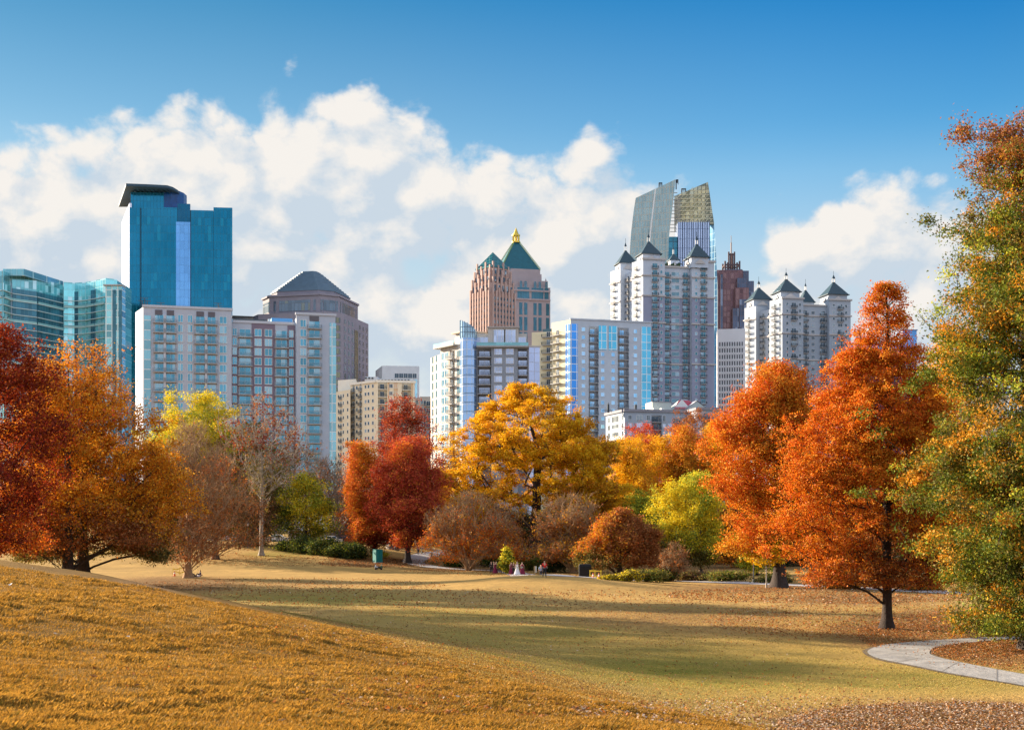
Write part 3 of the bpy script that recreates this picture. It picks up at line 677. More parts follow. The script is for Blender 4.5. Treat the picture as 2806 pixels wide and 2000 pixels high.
tree('maple_tree', 'compact round russet maple with a dark trunk beside the yellow bush', 1694, 170, 1400, 1552, 1580, 1803, 'dome', xoff=0.2, seed=51, tr=0.38, ntips=900, leaves=52000, lsize=0.26, pal=('rust', 'amber', 'redorange'), low='olive', lowf=0.3, sidepal='rust', bark=BARK_DARK, clump=0.45, rise=0.5)
tree('sapling', 'young yellow green evergreen standing among the wedding guests', 1390, 181, 1503, 1572, 1368, 1412, 'cone', seed=52, tr=0.06, ntips=160, leaves=5200, lsize=0.24, pal=('lime', 'yellow', 'green'), clump=0.22, trunk_top=0.95)
# the wood right of centre
tree('maple_tree', 'yellow and orange tree at the right hand foot of the golden oak', 1722, 240, 1205, 1540, 1660, 1820, 'round', seed=53, tr=0.35, ntips=600, leaves=40000, lsize=0.3, pal=('amber', 'gold', 'gold'), clump=0.6, gap=0.2, bark=BARK_DARK)
tree('shade_tree', 'bright green tree below the orange canopy right of the golden oak', 1745, 226, 1345, 1540, 1690, 1820, 'round', seed=54, tr=0.25, ntips=420, leaves=20000, lsize=0.28, pal=('lime', 'green'), low='amber', lowf=0.35, clump=0.5, bark=BARK_DARK)
tree('maple_tree', 'pinkish red treetop in front of the grey apartment block', 1765, 262, 1165, 1500, 1682, 1862, 'dome', seed=55, tr=0.35, ntips=600, leaves=32000, lsize=0.3, pal=('coral', 'redorange', 'amber'), top='crimson', clump=0.6, bark=BARK_DARK)
tree('maple_tree', 'tallest orange brown round top under the red roofed block', 1895, 266, 1130, 1520, 1800, 1995, 'round', seed=56, tr=0.4, ntips=700, leaves=40000, lsize=0.3, pal=('amber', 'orange', 'olive'), top='rust', clump=0.6, bark=BARK_DARK)
tree('maple_tree', 'glowing red orange tree in the middle of the wood right of centre', 1868, 243, 1165, 1510, 1825, 1935, 'oval', seed=57, tr=0.35, ntips=420, leaves=22000, lsize=0.3, pal=('redorange', 'amber'), low='olive', lowf=0.4, clump=0.55, bark=BARK_DARK)
tree('maple_tree', 'broad amber tree between the bright green and the lemon yellow trees', 1800, 248, 1195, 1540, 1705, 1890, 'round', seed=68, tr=0.3, ntips=600, leaves=36000, lsize=0.3, pal=('amber', 'gold', 'amber'), clump=0.55, bark=BARK_DARK)
tree('maple_tree', 'golden orange tree squeezed against the big red orange maple', 1965, 246, 1162, 1530, 1895, 2050, 'oval', seed=58, tr=0.35, ntips=600, leaves=32000, lsize=0.3, pal=('amber', 'gold', 'amber'), low='olive', lowf=0.3, clump=0.55, bark=BARK_DARK)
tree('elm_tree', 'bright lemon yellow tree with a thin pale trunk beside the path', 1948, 183, 1300, 1540, 1810, 1995, 'oval', xoff=-1.4, seed=59, tr=0.16, ntips=620, leaves=32000, lsize=0.27, pal=('yellow', 'lime', 'yellow'), low='olive', lowf=0.22, clump=0.5, gap=0.33, bark=BARK_GREY)
tree('sapling', 'small bare vase shaped tree with a thin straight stem at the edge of the lawn', 1843, 156, 1488, 1562, 1808, 1886, 'dome', seed=60, tr=0.11, ntips=420, leaves=2200, lsize=0.18, pal=('rust', 'brown'), bark=BARK_TAN, rise=0.9, fine=6, rtip=0.013, trunk_top=0.4, clump=0.3)
tree('maple_tree', 'thin rust coloured tree behind the lamp post', 2020, 205, 1380, 1560, 1950, 2090, 'round', seed=61, tr=0.2, ntips=380, leaves=12000, lsize=0.3, pal=('rust', 'orange'), bark=BARK_DARK, gap=0.3)
# right: maple, cypress, green oak
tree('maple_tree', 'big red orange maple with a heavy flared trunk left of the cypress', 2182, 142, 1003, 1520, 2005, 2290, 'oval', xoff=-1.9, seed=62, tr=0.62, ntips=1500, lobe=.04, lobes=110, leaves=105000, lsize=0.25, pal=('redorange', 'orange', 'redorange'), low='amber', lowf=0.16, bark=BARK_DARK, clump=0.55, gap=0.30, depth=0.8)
tree('sapling', 'slender yellow leaved young tree in front of the red orange maple', 2100, 141, 1462, 1545, 2035, 2165, 'round', seed=63, tr=0.07, ntips=260, leaves=5200, lsize=0.22, pal=('gold', 'yellow'), bark=BARK_PALE, clump=0.3, gap=0.3)
tree('elm_tree', 'yellow green low tree behind the slender yellow one', 2075, 176, 1430, 1560, 2000, 2150, 'round', seed=64, tr=0.14, ntips=320, leaves=11000, lsize=0.25, pal=('lime', 'yellow'), bark=BARK_DARK, clump=0.4, gap=0.3)
tree('cypress_tree', 'tall orange cypress with a pointed feathery crown and bare lower trunk', 2447, 86, 783, 1600, 2165, 2640, 'spire', xoff=-0.4, seed=65, tr=0.31, ntips=4600, leaves=190000, lsize=0.15, pal=('cypress', 'redorange', 'cypress', 'orange'), low='rust', lowf=0.16, bark=BARK_DARK, clump=0.26, flat=1, rise=0.16, bf=0.5, trunk_top=0.97, br=520, rtip=0.012, hollow=0.1, drop=0.9, depth=0.8, nleafz=[(0, .9), (.75, 1), (.80, .45), (1, .3)])
tree('elm_tree', 'pale orange tree glimpsed between the cypress and the green oak', 2590, 170, 912, 1560, 2515, 2720, 'oval', seed=66, tr=0.4, ntips=700, leaves=34000, lsize=0.27, pal=('amber', 'orange', 'gold'), clump=0.55, gap=0.28)
tree('oak_tree', 'near green and orange oak filling the right edge, lobed leaves', 2830, 72, 345, 1735, 2550, 3130, 'rightoak', seed=67, tr=0.5, ntips=2600, lobes=95, lobe=0.042, leaves=250000, lsize=0.19, pal=('green', 'amber', 'green', 'lime', 'olive'), palw=[.40, .16, .22, .06, .16], top='rust', topf=0.88, bark=BARK_DARK, clump=0.36, gap=0.3, hollow=0.4, rise=0.05, drop=0.5, depth=0.8, rtip=0.012, colclump=0.08)
# understorey and far trees
bg = [(20, 300, 1380, 180, 'olive', 'round'), (300, 300, 1330, 190, 'brown', 'round'), (480, 292, 1330, 170, 'olive', 'round'), (610, 285, 1330, 170, 'darkgreen', 'round'), (700, 290, 1340, 160, 'darkgreen', 'round'), (960, 300, 1350, 150, 'brown', 'round'), (1150, 300, 1340, 170, 'darkgreen', 'round'),
      (1270, 290, 1350, 150, 'olive', 'round'), (1340, 262, 1400, 150, 'darkgreen', 'dome'), (1420, 250, 1410, 150, 'darkgreen', 'dome'), (1500, 262, 1400, 160, 'darkgreen', 'dome'), (1590, 280, 1290, 190, 'rust', 'round'), (1650, 262, 1290, 150, 'brown', 'round'), (1640, 232, 1420, 150, 'darkgreen', 'dome'),
      (1780, 230, 1420, 150, 'olive', 'dome'), (1860, 222, 1430, 150, 'darkgreen', 'dome'), (1990, 226, 1400, 150, 'olive', 'dome'), (2060, 250, 1300, 190, 'rust', 'round'), (2130, 214, 1420, 150, 'darkgreen', 'dome'), (2220, 225, 1380, 170, 'amber', 'round'), (2310, 236, 1260, 190, 'orange', 'round'),
      (2380, 215, 1430, 160, 'olive', 'dome'), (2470, 236, 1250, 190, 'orange', 'round'), (2560, 220, 1400, 170, 'amber', 'dome'), (2660, 236, 1200, 200, 'amber', 'round'), (2760, 225, 1250, 200, 'rust', 'round'), (2860, 236, 1300, 200, 'olive', 'round')]
words = dict(olive='olive green', brown='leafless brown', darkgreen='dark evergreen', rust='rust coloured', amber='amber', orange='orange')
where = ['behind the dark red oak at the left edge', 'seen past the orange oak trunk', 'left of the russet twiggy tree', 'under the yellow crown left of the sycamore', 'behind the sycamore trunk', 'behind the left coral maple', 'behind the right coral maple',
         'between coral maple and golden oak', 'behind the pale forked stems', 'above the wedding party', 'behind the two walkers', 'at the right foot of the golden oak', 'seen over the round russet maple', 'behind the black box', 'behind the yellow bush', 'beside the bare sapling stem', 'right of the lemon yellow tree',
         'behind the lamp post wood', 'behind the slender yellow tree', 'left of the red orange maple trunk', 'between maple and cypress', 'low down behind the cypress', 'far behind the cypress trunk', 'low between cypress and green oak', 'far behind the green oak leaves', 'right behind the green oak trunk', 'at the right edge behind the green oak']
for i, (px, d, yt, w, pl, sh) in enumerate(bg):
    tree('woodland_tree', f'{words[pl]} woodland tree {where[i]}', px, d, yt, (1548 if d < 240 else 1525) if px > 1150 else 1490, px - w / 2, px + w / 2, sh, group='woodland trees behind the park', seed=100 + i, tr=0.3, ntips=260, leaves=16000 if pl != 'brown' else 4000, lsize=0.42 if d > 240 else 0.34, pal=(pl, pl, 'brown' if pl == 'darkgreen' else pl), bark=BARK_DARK, clump=0.9, gap=0.15, fine=3 if pl == 'brown' else 0, rtip=0.025)
# trees outside the frame on the left that shade the lawn
off = [(-66, 106, 22, 8), (-78, 121, 25, 9), (-92, 112, 26, 9)]
near = ['nearest the camera', 'second from the camera', 'farthest left']
for i, (x, y, h, w) in enumerate(off):
    px = CX + x / y * F; H0 = gz(x, y); k = F / y
    tree('oak_tree', 'orange oak outside the left edge, ' + near[i], px, y, HZ + (CAMZ - H0 - h) * k, HZ + (CAMZ - H0 - 2.5) * k, px - w * k, px + w * k, 'round', group='oaks left of the view', seed=200 + i, tr=0.4, ntips=420, leaves=15000, lsize=0.4, pal=('orange', 'amber'), clump=1.0)

# ------------------------------------------------------------------ building kit
class MB:
    """mesh builder: boxes and polygons with a material slot each"""
    def __init__(s): s.v = []; s.f = []; s.m = []; s.mats = []
    def mi(s, m):
        if m not in s.mats: s.mats.append(m)
        return s.mats.index(m)
    def poly(s, pts, m):
        i = len(s.v); s.v += [tuple(p) for p in pts]; s.f.append(tuple(range(i, i + len(pts)))); s.m.append(s.mi(m))
    def box(s, x0, x1, y0, y1, z0, z1, m):
        p = [(x0, y0, z0), (x1, y0, z0), (x1, y1, z0), (x0, y1, z0), (x0, y0, z1), (x1, y0, z1), (x1, y1, z1), (x0, y1, z1)]
        i = len(s.v); s.v += p; k = s.mi(m)
        for q in ((0, 1, 5, 4), (1, 2, 6, 5), (2, 3, 7, 6), (3, 0, 4, 7), (4, 5, 6, 7), (3, 2, 1, 0)): s.f.append(tuple(i + a for a in q)); s.m.append(k)
    def prism(s, ring, z0, z1, m, top=None, cap=True):
        """extrude a plan ring (counter clockwise or not); top may be a second ring"""
        top = top or ring; n = len(ring)
        for i in range(n):
            j = (i + 1) % n
            s.poly([(*ring[i], z0), (*ring[j], z0), (*top[j], z1), (*top[i], z1)], m)
        if cap: s.poly([(*p, z1) for p in top], m)
    def add(s, o, M=None):
        i = len(s.v); s.v += [tuple(M @ Vector(p)) if M else p for p in o.v]
        ks = [s.mi(m) for m in o.mats]
        s.f += [tuple(i + a for a in q) for q in o.f]; s.m += [ks[a] for a in o.m]
    def mesh(s, name):
        me = bpy.data.meshes.new(name); me.from_pydata(s.v, [], s.f)
        for m in s.mats: me.materials.append(m)
        me.polygons.foreach_set('material_index', s.m); me.update(); return me
    def obj(s, name, parent=None, M=None, smooth=False):
        o = link(name, s.mesh(name), parent)
        if smooth: o.data.polygons.foreach_set('use_smooth', [True] * len(o.data.polygons))
        if M is not None: o.matrix_local = M
        return o
def glass(name, tint, metal=0.75, rough=0.12, gx=0.0, gz_=0.0, line=None, lw=0.08, var=0.25, alt=None, altp=0.2, tilt=0.02, emis=0):
    """window or curtain-wall glass; gx, gz_ are pane sizes in metres in the facade's own frame"""
    if name in MATS: return MATS[name]
    m = bpy.data.materials.new(name); m.use_nodes = True; MATS[name] = m
    k = N(m.node_tree); b = k.n['Principled BSDF']
    tc = k.new('ShaderNodeTexCoord').outputs['Object']
    if gx:
        x, y, z = k.xyz(tc); fx = k.m('DIVIDE', x, gx); fz = k.m('DIVIDE', z, gz_)
        cell = k.cxyz(k.m('FLOOR', fx), k.m('FLOOR', fz), 0.5)
    else:
        pos = k.new('ShaderNodeNewGeometry').outputs['Position']
        cell = k.v('FLOOR', k.v('DIVIDE', pos, (2.6, 2.6, 3.0)))
    wn = k.new('ShaderNodeTexWhiteNoise', noise_dimensions='3D'); k.l.new(cell, wn.inputs['Vector'])
    v = wn.outputs['Value']; rc = wn.outputs['Color']
    c = k.mix(v, tuple(a * (1 - var) for a in tint), tuple(min(1, a * (1 + var)) for a in tint))
    if alt: c = k.mix(k.m('LESS_THAN', k.m('FRACT', k.m('MULTIPLY', v, 7.31)), altp), c, alt)
    big = k.noise(k.new('ShaderNodeNewGeometry').outputs['Position'], 0.03, 4, 0.6)
    c = k.mix(k.ramp(big, 0.35, 0.7, 0.0, 0.35), c, tuple(min(1, a * 1.5 + 0.04) for a in tint))
    if gx and line:
        lx = k.m('LESS_THAN', k.m('FRACT', fx), lw / gx * 2); lz = k.m('LESS_THAN', k.m('FRACT', fz), lw / gz_ * 2)
        ln = k.m('MAXIMUM', lx, lz); c = k.mix(ln, c, line)
        k.l.new(k.m('MULTIPLY', k.m('SUBTRACT', 1.0, ln), metal), b.inputs['Metallic'])
        k.l.new(k.m('ADD', k.m('MULTIPLY', ln, 0.5), rough), b.inputs['Roughness'])
    else:
        b.inputs['Metallic'].default_value = metal; b.inputs['Roughness'].default_value = rough
    k.l.new(c, b.inputs['Base Color'])
    geo = k.new('ShaderNodeNewGeometry').outputs['Normal']
    nn = k.v('NORMALIZE', k.v('ADD', geo, k.v('MULTIPLY', k.v('SUBTRACT', rc, (0.5, 0.5, 0.5)), (tilt, tilt, tilt))))
    k.l.new(nn, b.inputs['Normal'])
    return m
def pt(px, py, z):
    """plan point of the roof corner at height z seen at photo pixel px, py"""
    d = (z - CAMZ) * F / (HZ - py); return (P(px, d), d)
def zat(py, d): return CAMZ + (HZ - py) / F * d
class Fac:
    """one facade from plan point A (left) to B (right)"""
    def __init__(s, b, A, B):
        s.b = b; s.A = Vector((*A, 0)); s.B = Vector((*B, 0)); v = s.B - s.A; s.w = v.length; s.d = v / s.w
        s.n = Vector((-s.d.y, s.d.x, 0))            # into the building
        s.M = Matrix(((s.d.x, s.n.x, 0, s.A.x), (s.d.y, s.n.y, 0, s.A.y), (0, 0, 1, 0), (0, 0, 0, 1)))
    def u(s, px):
        r = Vector(((px - CX) / F, 1.0, 0)); den = r.x * s.d.y - r.y * s.d.x
        return (s.A.y * r.x - s.A.x * r.y) / -den
    def depth(s, px): return (s.A + s.d * s.u(px)).y
    def z(s, py, px): return zat(py, s.depth(px))
    def wall(s, mb, u0, u1, z0, z1, m, bays=(), t=0.6):
        """front wall with recessed bays (ua, ub, depth, ztop)"""
        L = MB(); cur = u0
        for ua, ub, dp, zt in sorted(bays):
            L.box(cur, ua, 0, t, z0, z1, m)
            L.box(ua, ub, 0, t, zt, z1, m)
            L.poly([(ua, dp, z0), (ub, dp, z0), (ub, dp, zt), (ua, dp, zt)], m)
            L.poly([(ua, t, z0), (ua, dp, z0), (ua, dp, zt), (ua, t, zt)], m); L.poly([(ub, t, z0), (ub, dp, z0), (ub, dp, zt), (ub, t, zt)], m)
            cur = ub
        L.box(cur, u1, 0, t, z0, z1, m)
        mb.add(L, s.M)
    def put(s, kind, m, u, z, y=0.0):
        s.b.items.setdefault(kind, []).append((m, s.M @ Matrix.Translation((u, y, z))))
class Bld:
    def __init__(s, name, label, x, d, cat='building', group=None):
        s.loc = Vector((x, d, gz(x, d) - 1.0)); s.root = empty(name, s.loc, 0, label, cat, group); s.items = {}; s.cache = {}; s.T = Matrix.Translation(-s.loc)
    def part(s, mb, name, smooth=False):            # mb in world coordinates
        mb.v = [(p[0] - s.loc.x, p[1] - s.loc.y, p[2] - s.loc.z) for p in mb.v]
        return mb.obj(name, s.root, smooth=smooth)
    def fo(s, mb, name, fac): return mb.obj(name, s.root, s.T @ fac.M)      # mb in the facade's own frame
    def panel(s, fac, name, u0, u1, z0, z1, m, y=-0.15, t=0.12):
        mb = MB(); mb.box(u0, u1, y, y + t, z0, z1, m); return s.fo(mb, name, fac)
    def mesh_of(s, mb):
        if id(mb) not in s.cache: s.cache[id(mb)] = mb.mesh('piece')
        return s.cache[id(mb)]
    def done(s, cap=100):
        for kind, L in s.items.items():
            L.sort(key=lambda q: -q[1].translation.z)
            for mb, M in L[:cap]:
                o = link(kind, s.mesh_of(mb), s.root); o.matrix_local = s.T @ M
            if len(L) > cap:
                g = MB()
                for mb, M in L[cap:]: g.add(mb, s.T @ M)
                o = g.obj(kind, s.root); o['kind'] = 'stuff'
        s.items = {}
WHITEF = mat('window_frame_white', (0.72, 0.72, 0.70), 0.5, 0.03)
DARKF = mat('window_frame_dark', (0.07, 0.08, 0.09), 0.5, 0.1)
RAIL = mat('balcony_rail_dark', (0.035, 0.04, 0.045), 0.5, 0.1)
RAILG = mat('balcony_rail_grey', (0.22, 0.27, 0.30), 0.5, 0.1)
SLAB = mat('balcony_slab', (0.42, 0.41, 0.41), 0.8, 0.08)
def window_mb(w, h, g, fr=WHITEF, mull=1, t=0.09, trans=0, proud=0.08):
    b = MB(); x = w / 2
    b.box(-x + t, x - t, -0.03, 0.02, t, h - t, g)
    b.box(-x, x, -proud, 0.03, h - t, h, fr); b.box(-x, x, -proud - 0.05, 0.03, 0, t, fr)
    b.box(-x, -x + t, -proud, 0.03, t, h - t, fr); b.box(x - t, x, -proud, 0.03, t, h - t, fr)
    for i in range(mull):
        c = -x + w * (i + 1) / (mull + 1); b.box(c - t * .45, c + t * .45, -proud * .8, 0.03, t, h - t, fr)
    if trans: b.box(-x + t, x - t, -proud * .7, 0.03, h * 0.3 - t * .4, h * 0.3 + t * .4, fr)
    return b
def balcony_mb(w, g, out=1.3, rail=RAIL, slab=SLAB, fr=WHITEF, dw=None, h=2.3, ins=0.0, full=False, solid=0.0):
    """slab with its railing and the glazed door behind it; z = 0 is the slab top, y = 0 the wall"""
    b = MB(); x = w / 2; dw = dw or w * 0.6
    b.box(-x, x, -out + ins, ins, -0.22, 0, slab)
    d = window_mb(dw, h, g, fr, 1, 0.08)
    b.add(d, Matrix.Translation((0, ins, 0.02)))
    yo = -out + ins
    b.box(-x, x, yo, yo + 0.06, 1.02, 1.1, rail); b.box(-x, x, yo, yo + 0.05, 0.1, 0.15, rail)
    n = max(5, int(w / 0.28))
    for i in range(n + 1):
        c = -x + w * i / n; r = 0.028 if i % 6 else 0.045
        b.box(c - r, c + r, yo, yo + 0.05, 0, 1.02, rail)
    for sx in (-1, 1):
        if not ins:
            b.box(sx * x - 0.03, sx * x + 0.03, yo + 0.06, 0, 1.02, 1.1, rail)
            for i in range(4): b.box(sx * x - 0.025, sx * x + 0.025, yo + 0.2 + i * 0.28, yo + 0.25 + i * 0.28, 0, 1.02, rail)
    return b
def arch_mb(w, h, g, fr):
    b = window_mb(w, h, g, fr, 1, 0.12); n = 6
    pts = [(-w / 2, -0.05, h)] + [(-w / 2 * math.cos(math.pi * i / n), -0.05, h + w / 2 * math.sin(math.pi * i / n)) for i in range(1, n)] + [(w / 2, -0.05, h)]
    b.poly(pts, g); return b
def clutter(b, pts, z, m1, m2, rnd):
    """small roof plant: one roof_unit part each"""
    for i in range(rnd):
        x, y = pts[0] + (pts[1] - pts[0]) * random.random(), pts[2] + (pts[3] - pts[2]) * random.random()
        w, dd, h = 0.8 + random.random() * 1.8, 0.8 + random.random() * 1.5, 0.7 + random.random() * 1.3
        mb = MB(); mb.box(x - w, x + w, y - dd, y + dd, z, z + h, m1 if i % 3 else m2); mb.box(x - w * .6, x + w * .6, y - dd * .6, y + dd * .6, z + h, z + h + 0.25, m2)
        b.part(mb, 'roof_unit')
def ring_inset(R_, k):
    cx = sum(p[0] for p in R_) / len(R_); cy = sum(p[1] for p in R_) / len(R_)
    return [(cx + (p[0] - cx) * k, cy + (p[1] - cy) * k) for p in R_]

# ------------------------------------------------------------------ the skyline
G_TEALWIN = glass('glass_window_teal', (0.10, 0.31, 0.41), 0.55, 0.12, alt=(0.32, 0.48, 0.54), altp=0.25, tilt=0.05)
G_DUSKWIN = glass('glass_window_dusk', (0.07, 0.19, 0.25), 0.5, 0.12, alt=(0.30, 0.42, 0.50), altp=0.2, tilt=0.05)
G_DARKWIN = glass('glass_window_dark', (0.05, 0.08, 0.11), 0.35, 0.15, alt=(0.30, 0.36, 0.40), altp=0.2, tilt=0.05)
G_SKYWIN = glass('glass_window_sky', (0.26, 0.52, 0.80), 0.55, 0.12, alt=(0.42, 0.65, 0.88), altp=0.3, tilt=0.04)
G_LILAC = glass('glass_window_lilac', (0.42, 0.47, 0.60), 0.6, 0.12, alt=(0.35, 0.38, 0.5), altp=0.2, tilt=0.05)
def pale_apartments():
    """long pale block with balcony stacks on the left"""
    Z = 73.0; A = pt(392.5, 841, Z); B = pt(919, 863, Z); L = pt(371, 856, Z)
    b = Bld('apartment_block', 'long pale grey apartment block with mauve centre and stacked balconies, left of the cream one', A[0] + 30, A[1], 'apartment block')
    wallm = mat('stucco_pale', (0.46, 0.51, 0.60), 0.85, 0.05, 0.3); mauve = mat('stucco_mauve', (0.22, 0.18, 0.24), 0.85, 0.06, 0.3); cap = mat('parapet_pale', (0.52, 0.55, 0.62), 0.8, 0.05)
    vent = mat('vent_grille', (0.14, 0.13, 0.15), 0.8)
    f = Fac(b, A, B); fl = Fac(b, L, A); w = MB()
    u1, u2, u3 = f.u(635), f.u(812), f.w; zm = f.z(882, 700); SB = 3.2
    f.wall(w, 0, u1, 0, Z, wallm); f.wall(w, u2, u3, 0, Z - 0.4, wallm); fl.wall(w, 0, fl.w, 0, Z, wallm)
    # body behind
    back = MB(); back.box(0, u1, 0.6, 20, 0, Z - 0.9, wallm); back.box(u1, u2, SB, 20, 0, zm, wallm); back.box(u2, u3, 0.6, 20, 0, Z - 1.3, wallm); w.add(back, f.M)
    b.part(w, 'wall')
    md = MB(); md.box(f.u(636), f.u(655), SB - .06, SB + .1, 0, f.z(950, 645), mauve); md.box(f.u(691), f.u(756), SB - .06, SB + .1, 0, zm, mauve); md.box(f.u(790), f.u(811), SB - .06, SB + .1, 0, zm - .2, mauve)
    b.fo(md, 'mauve_facing', f)
    cp = MB(); cp.box(-0.3, u1 + 0.3, -0.35, 0.7, Z, Z + 0.7, cap); cp.box(u2 - 0.3, u3 + 0.3, -0.35, 0.7, Z - 0.4, Z + 0.3, cap); cp.box(u1 + 0.31, u2 - 0.31, SB - 0.3, SB + 0.3, zm, zm + 0.8, cap)
    b.fo(cp, 'parapet', f)
    for p0, p1 in ((425, 445), (457, 477), (538, 559), (570, 589), (848, 874)):
        b.panel(f, 'vent_grille', f.u(p0), f.u(p1), Z - 2.3, Z - 0.7, vent)
    zs = [f.z(884 + 26.9 * k, 420) for k in range(-1, 17)]; H = zs[0] - zs[1]
    for p0, p1, nm in ((394, 413, 'corner_glazing'), (903, 921, 'corner_glazing')):
        b.panel(f, nm, f.u(p0), f.u(p1) if p1 < 919 else f.w + .2, 0, Z - 2.6, glass('corner_glass', (0.24, 0.48, 0.54), 0.5, 0.15, 2.2, H, (0.75, 0.78, 0.78), 0.12, 0.3))
    def col(kind, p0, p1, rows, y=0.0, g=G_TEALWIN, hh=0.8):
        ua, ub = f.u(p0), f.u(p1); ww = ub - ua
        mb = balcony_mb(ww + 0.9, g, 1.5, RAILG, SLAB, WHITEF, ww * 0.98, H * 0.84, full=True) if kind == 'balcony' else window_mb(ww, H * hh, g, WHITEF, 1, 0.13)
        for k in rows: f.put(kind, mb, (ua + ub) / 2, zs[k] + (0 if kind == 'balcony' else H * 0.12), y)
    allr = range(1, 17)
    for p in ((424, 449), (455, 480), (536, 561), (568, 592)): col('balcony', *p, allr)
    for p in ((487, 502), (514, 528), (601, 622)): col('window', *p, allr)
    col('balcony', 846, 877, allr); col('window', 822, 840, allr)
    for p in ((657, 689), (758, 789)): col('balcony', *p, range(2, 17), SB - 0.07)
    for p in ((638, 651), (699, 719), (727, 748), (794, 807)): col('window', *p, range(2, 17), SB - 0.07)
    for p in (451.5, 564.5): b.panel(f, 'pilaster', f.u(p) - 0.35, f.u(p) + 0.35, 0, Z - 2.4, cap, y=-1.3, t=1.29)
    wl = window_mb(1.0, H * .6, G_TEALWIN, WHITEF, 0, 0.12)
    for k in allr:
        for q in (.3, .7): fl.put('window', wl, fl.w * q, zs[k] + H * .2)
    # roof terrace things
    rb = MB(); rb.box(f.u(748), f.u(806), 6, 12, zm, f.z(864, 780), mat('roof_blue', (0.12, 0.38, 0.72), 0.5, 0.05)); rb.box(f.u(742), f.u(810), 5, 5.6, zm, f.z(880, 780), WHITEF); rb.box(f.u(742), f.u(812), 12.1, 12.6, zm, f.z(859, 780), WHITEF); b.fo(rb, 'roof_pavilion', f)
    rb = MB(); rb.box(f.u(640), f.u(735), 5, 9, zm, f.z(868, 690), mat('roof_dark', (0.10, 0.12, 0.13), 0.6)); rb.box(f.u(638), f.u(700), 4.7, 10, f.z(862, 690), f.z(860, 690), DARKF); b.fo(rb, 'roof_trellis', f)
    for p, h in ((388, 1.6), (395, 2.4), (402, 1.6), (440, 1.2), (598, 1.8), (600, 1.0)):
        rb = MB(); rb.box(f.u(p), f.u(p) + 0.25, 3, 3.25, Z - .9, Z + h + 0.7, DARKF); rb.box(f.u(p) - 1.2, f.u(p) + 1.2, 3, 3.1, Z + h + .7, Z + h + .85, DARKF); b.fo(rb, 'roof_antenna', f)
    b.done()
pale_apartments()

def cream_apartments():
    Z = 62.3; A = pt(1033, 1047.5, Z); B = pt(1136, 1050, Z); L = pt(960, 1056, Z)
    b = Bld('apartment_block', 'cream and peach apartment block with arched bays behind the coral maples', A[0], A[1], 'apartment block')
    m = mat('stucco_cream', (0.80, 0.68, 0.50), 0.85, 0.06, 0.3); m2 = mat('stucco_peach', (0.66, 0.44, 0.26), 0.85, 0.06, 0.3); tr = mat('trim_cream', (0.80, 0.74, 0.64), 0.8, 0.04)
    f = Fac(b, A, B); fl = Fac(b, L, A); w = MB()
    zs = [f.z(1066 + 20.3 * k, 1048) for k in range(13)]; H = zs[0] - zs[1]
    zb = zs[0] + H * 0.95
    fb = [(f.u(1036), f.u(1061), 1.8, zb), (f.u(1101), f.u(1126), 1.8, zb)]
    f.wall(w, 0, f.w, 0, Z, m, fb); fl.wall(w, 0, fl.w, 0, Z, m, [(fl.u(966), fl.u(972), 1.5, zb), (fl.u(985.5), fl.u(991), 1.5, zb)])
    bk = MB(); bk.box(0, f.w, 2.0, 18, 0, Z - 0.8, m); w.add(bk, f.M)
    # lower left wing and roof block
    L2 = pt(921, 1074, Z - 2.2); w.prism([L2, pt(960.2, 1067, Z - 2.2), (P(960, 545), 545), (P(921, 545), 545)], 0, Z - 2.2, m)
    w.prism([(P(926, 520), 520), (P(975, 515), 515), (P(980, 530), 530), (P(930, 535), 535)], Z - 4, zat(1042, 520), tr)
    b.part(w, 'wall')
    cp = MB(); cp.box(-0.5, f.w + 0.5, -0.5, 0.4, Z, Z + 0.9, tr); b.fo(cp, 'cornice', f); cp = MB(); cp.box(0, fl.w - .6, -0.5, 0.4, Z, Z + 0.88, tr); b.fo(cp, 'cornice', fl)
    for p0, p1 in ((1063, 1067), (1079, 1090), (1127, 1131)): b.panel(f, 'peach_facing', f.u(p0), f.u(p1), 0, zb, m2, y=-0.05, t=.1)
    ub = fb[0][1] - fb[0][0]; bm = balcony_mb(ub - 0.1, G_DARKWIN, 1.75, RAIL, tr, WHITEF, ub * .45, H * .72, ins=1.75)
    wm = window_mb(1.5, H * .55, G_DARKWIN, WHITEF, 1, 0.12); ws = window_mb(1.2, H * .5, G_DARKWIN, WHITEF, 0, 0.12)
    for z in zs:
        for a in fb: f.put('balcony', bm, (a[0] + a[1]) / 2, z)
        for p in (1071, 1084): f.put('window', wm, f.u(p), z + .5)
        for p in (978, 1002, 1010, 1022): fl.put('window', ws, fl.u(p), z + .6)
        for p in (969, 988): fl.put('balcony', _sb(), fl.u(p), z, 0)
    fw = Fac(b, L2, pt(960.2, 1067, Z - 2.2)); 
    for z in zs[1:]:
        for p in (928, 941, 953): fw.put('window', ws, fw.u(p), z + .5)
        fw.put('balcony', _sb(), fw.u(934.5), z, 0)
    b.done()
_SB = []
def _sb():
    if not _SB: _SB.append(balcony_mb(1.9, G_DARKWIN, 0.7, RAIL, SLAB, WHITEF, 1.2, 1.9))
    return _SB[0]
cream_apartments()

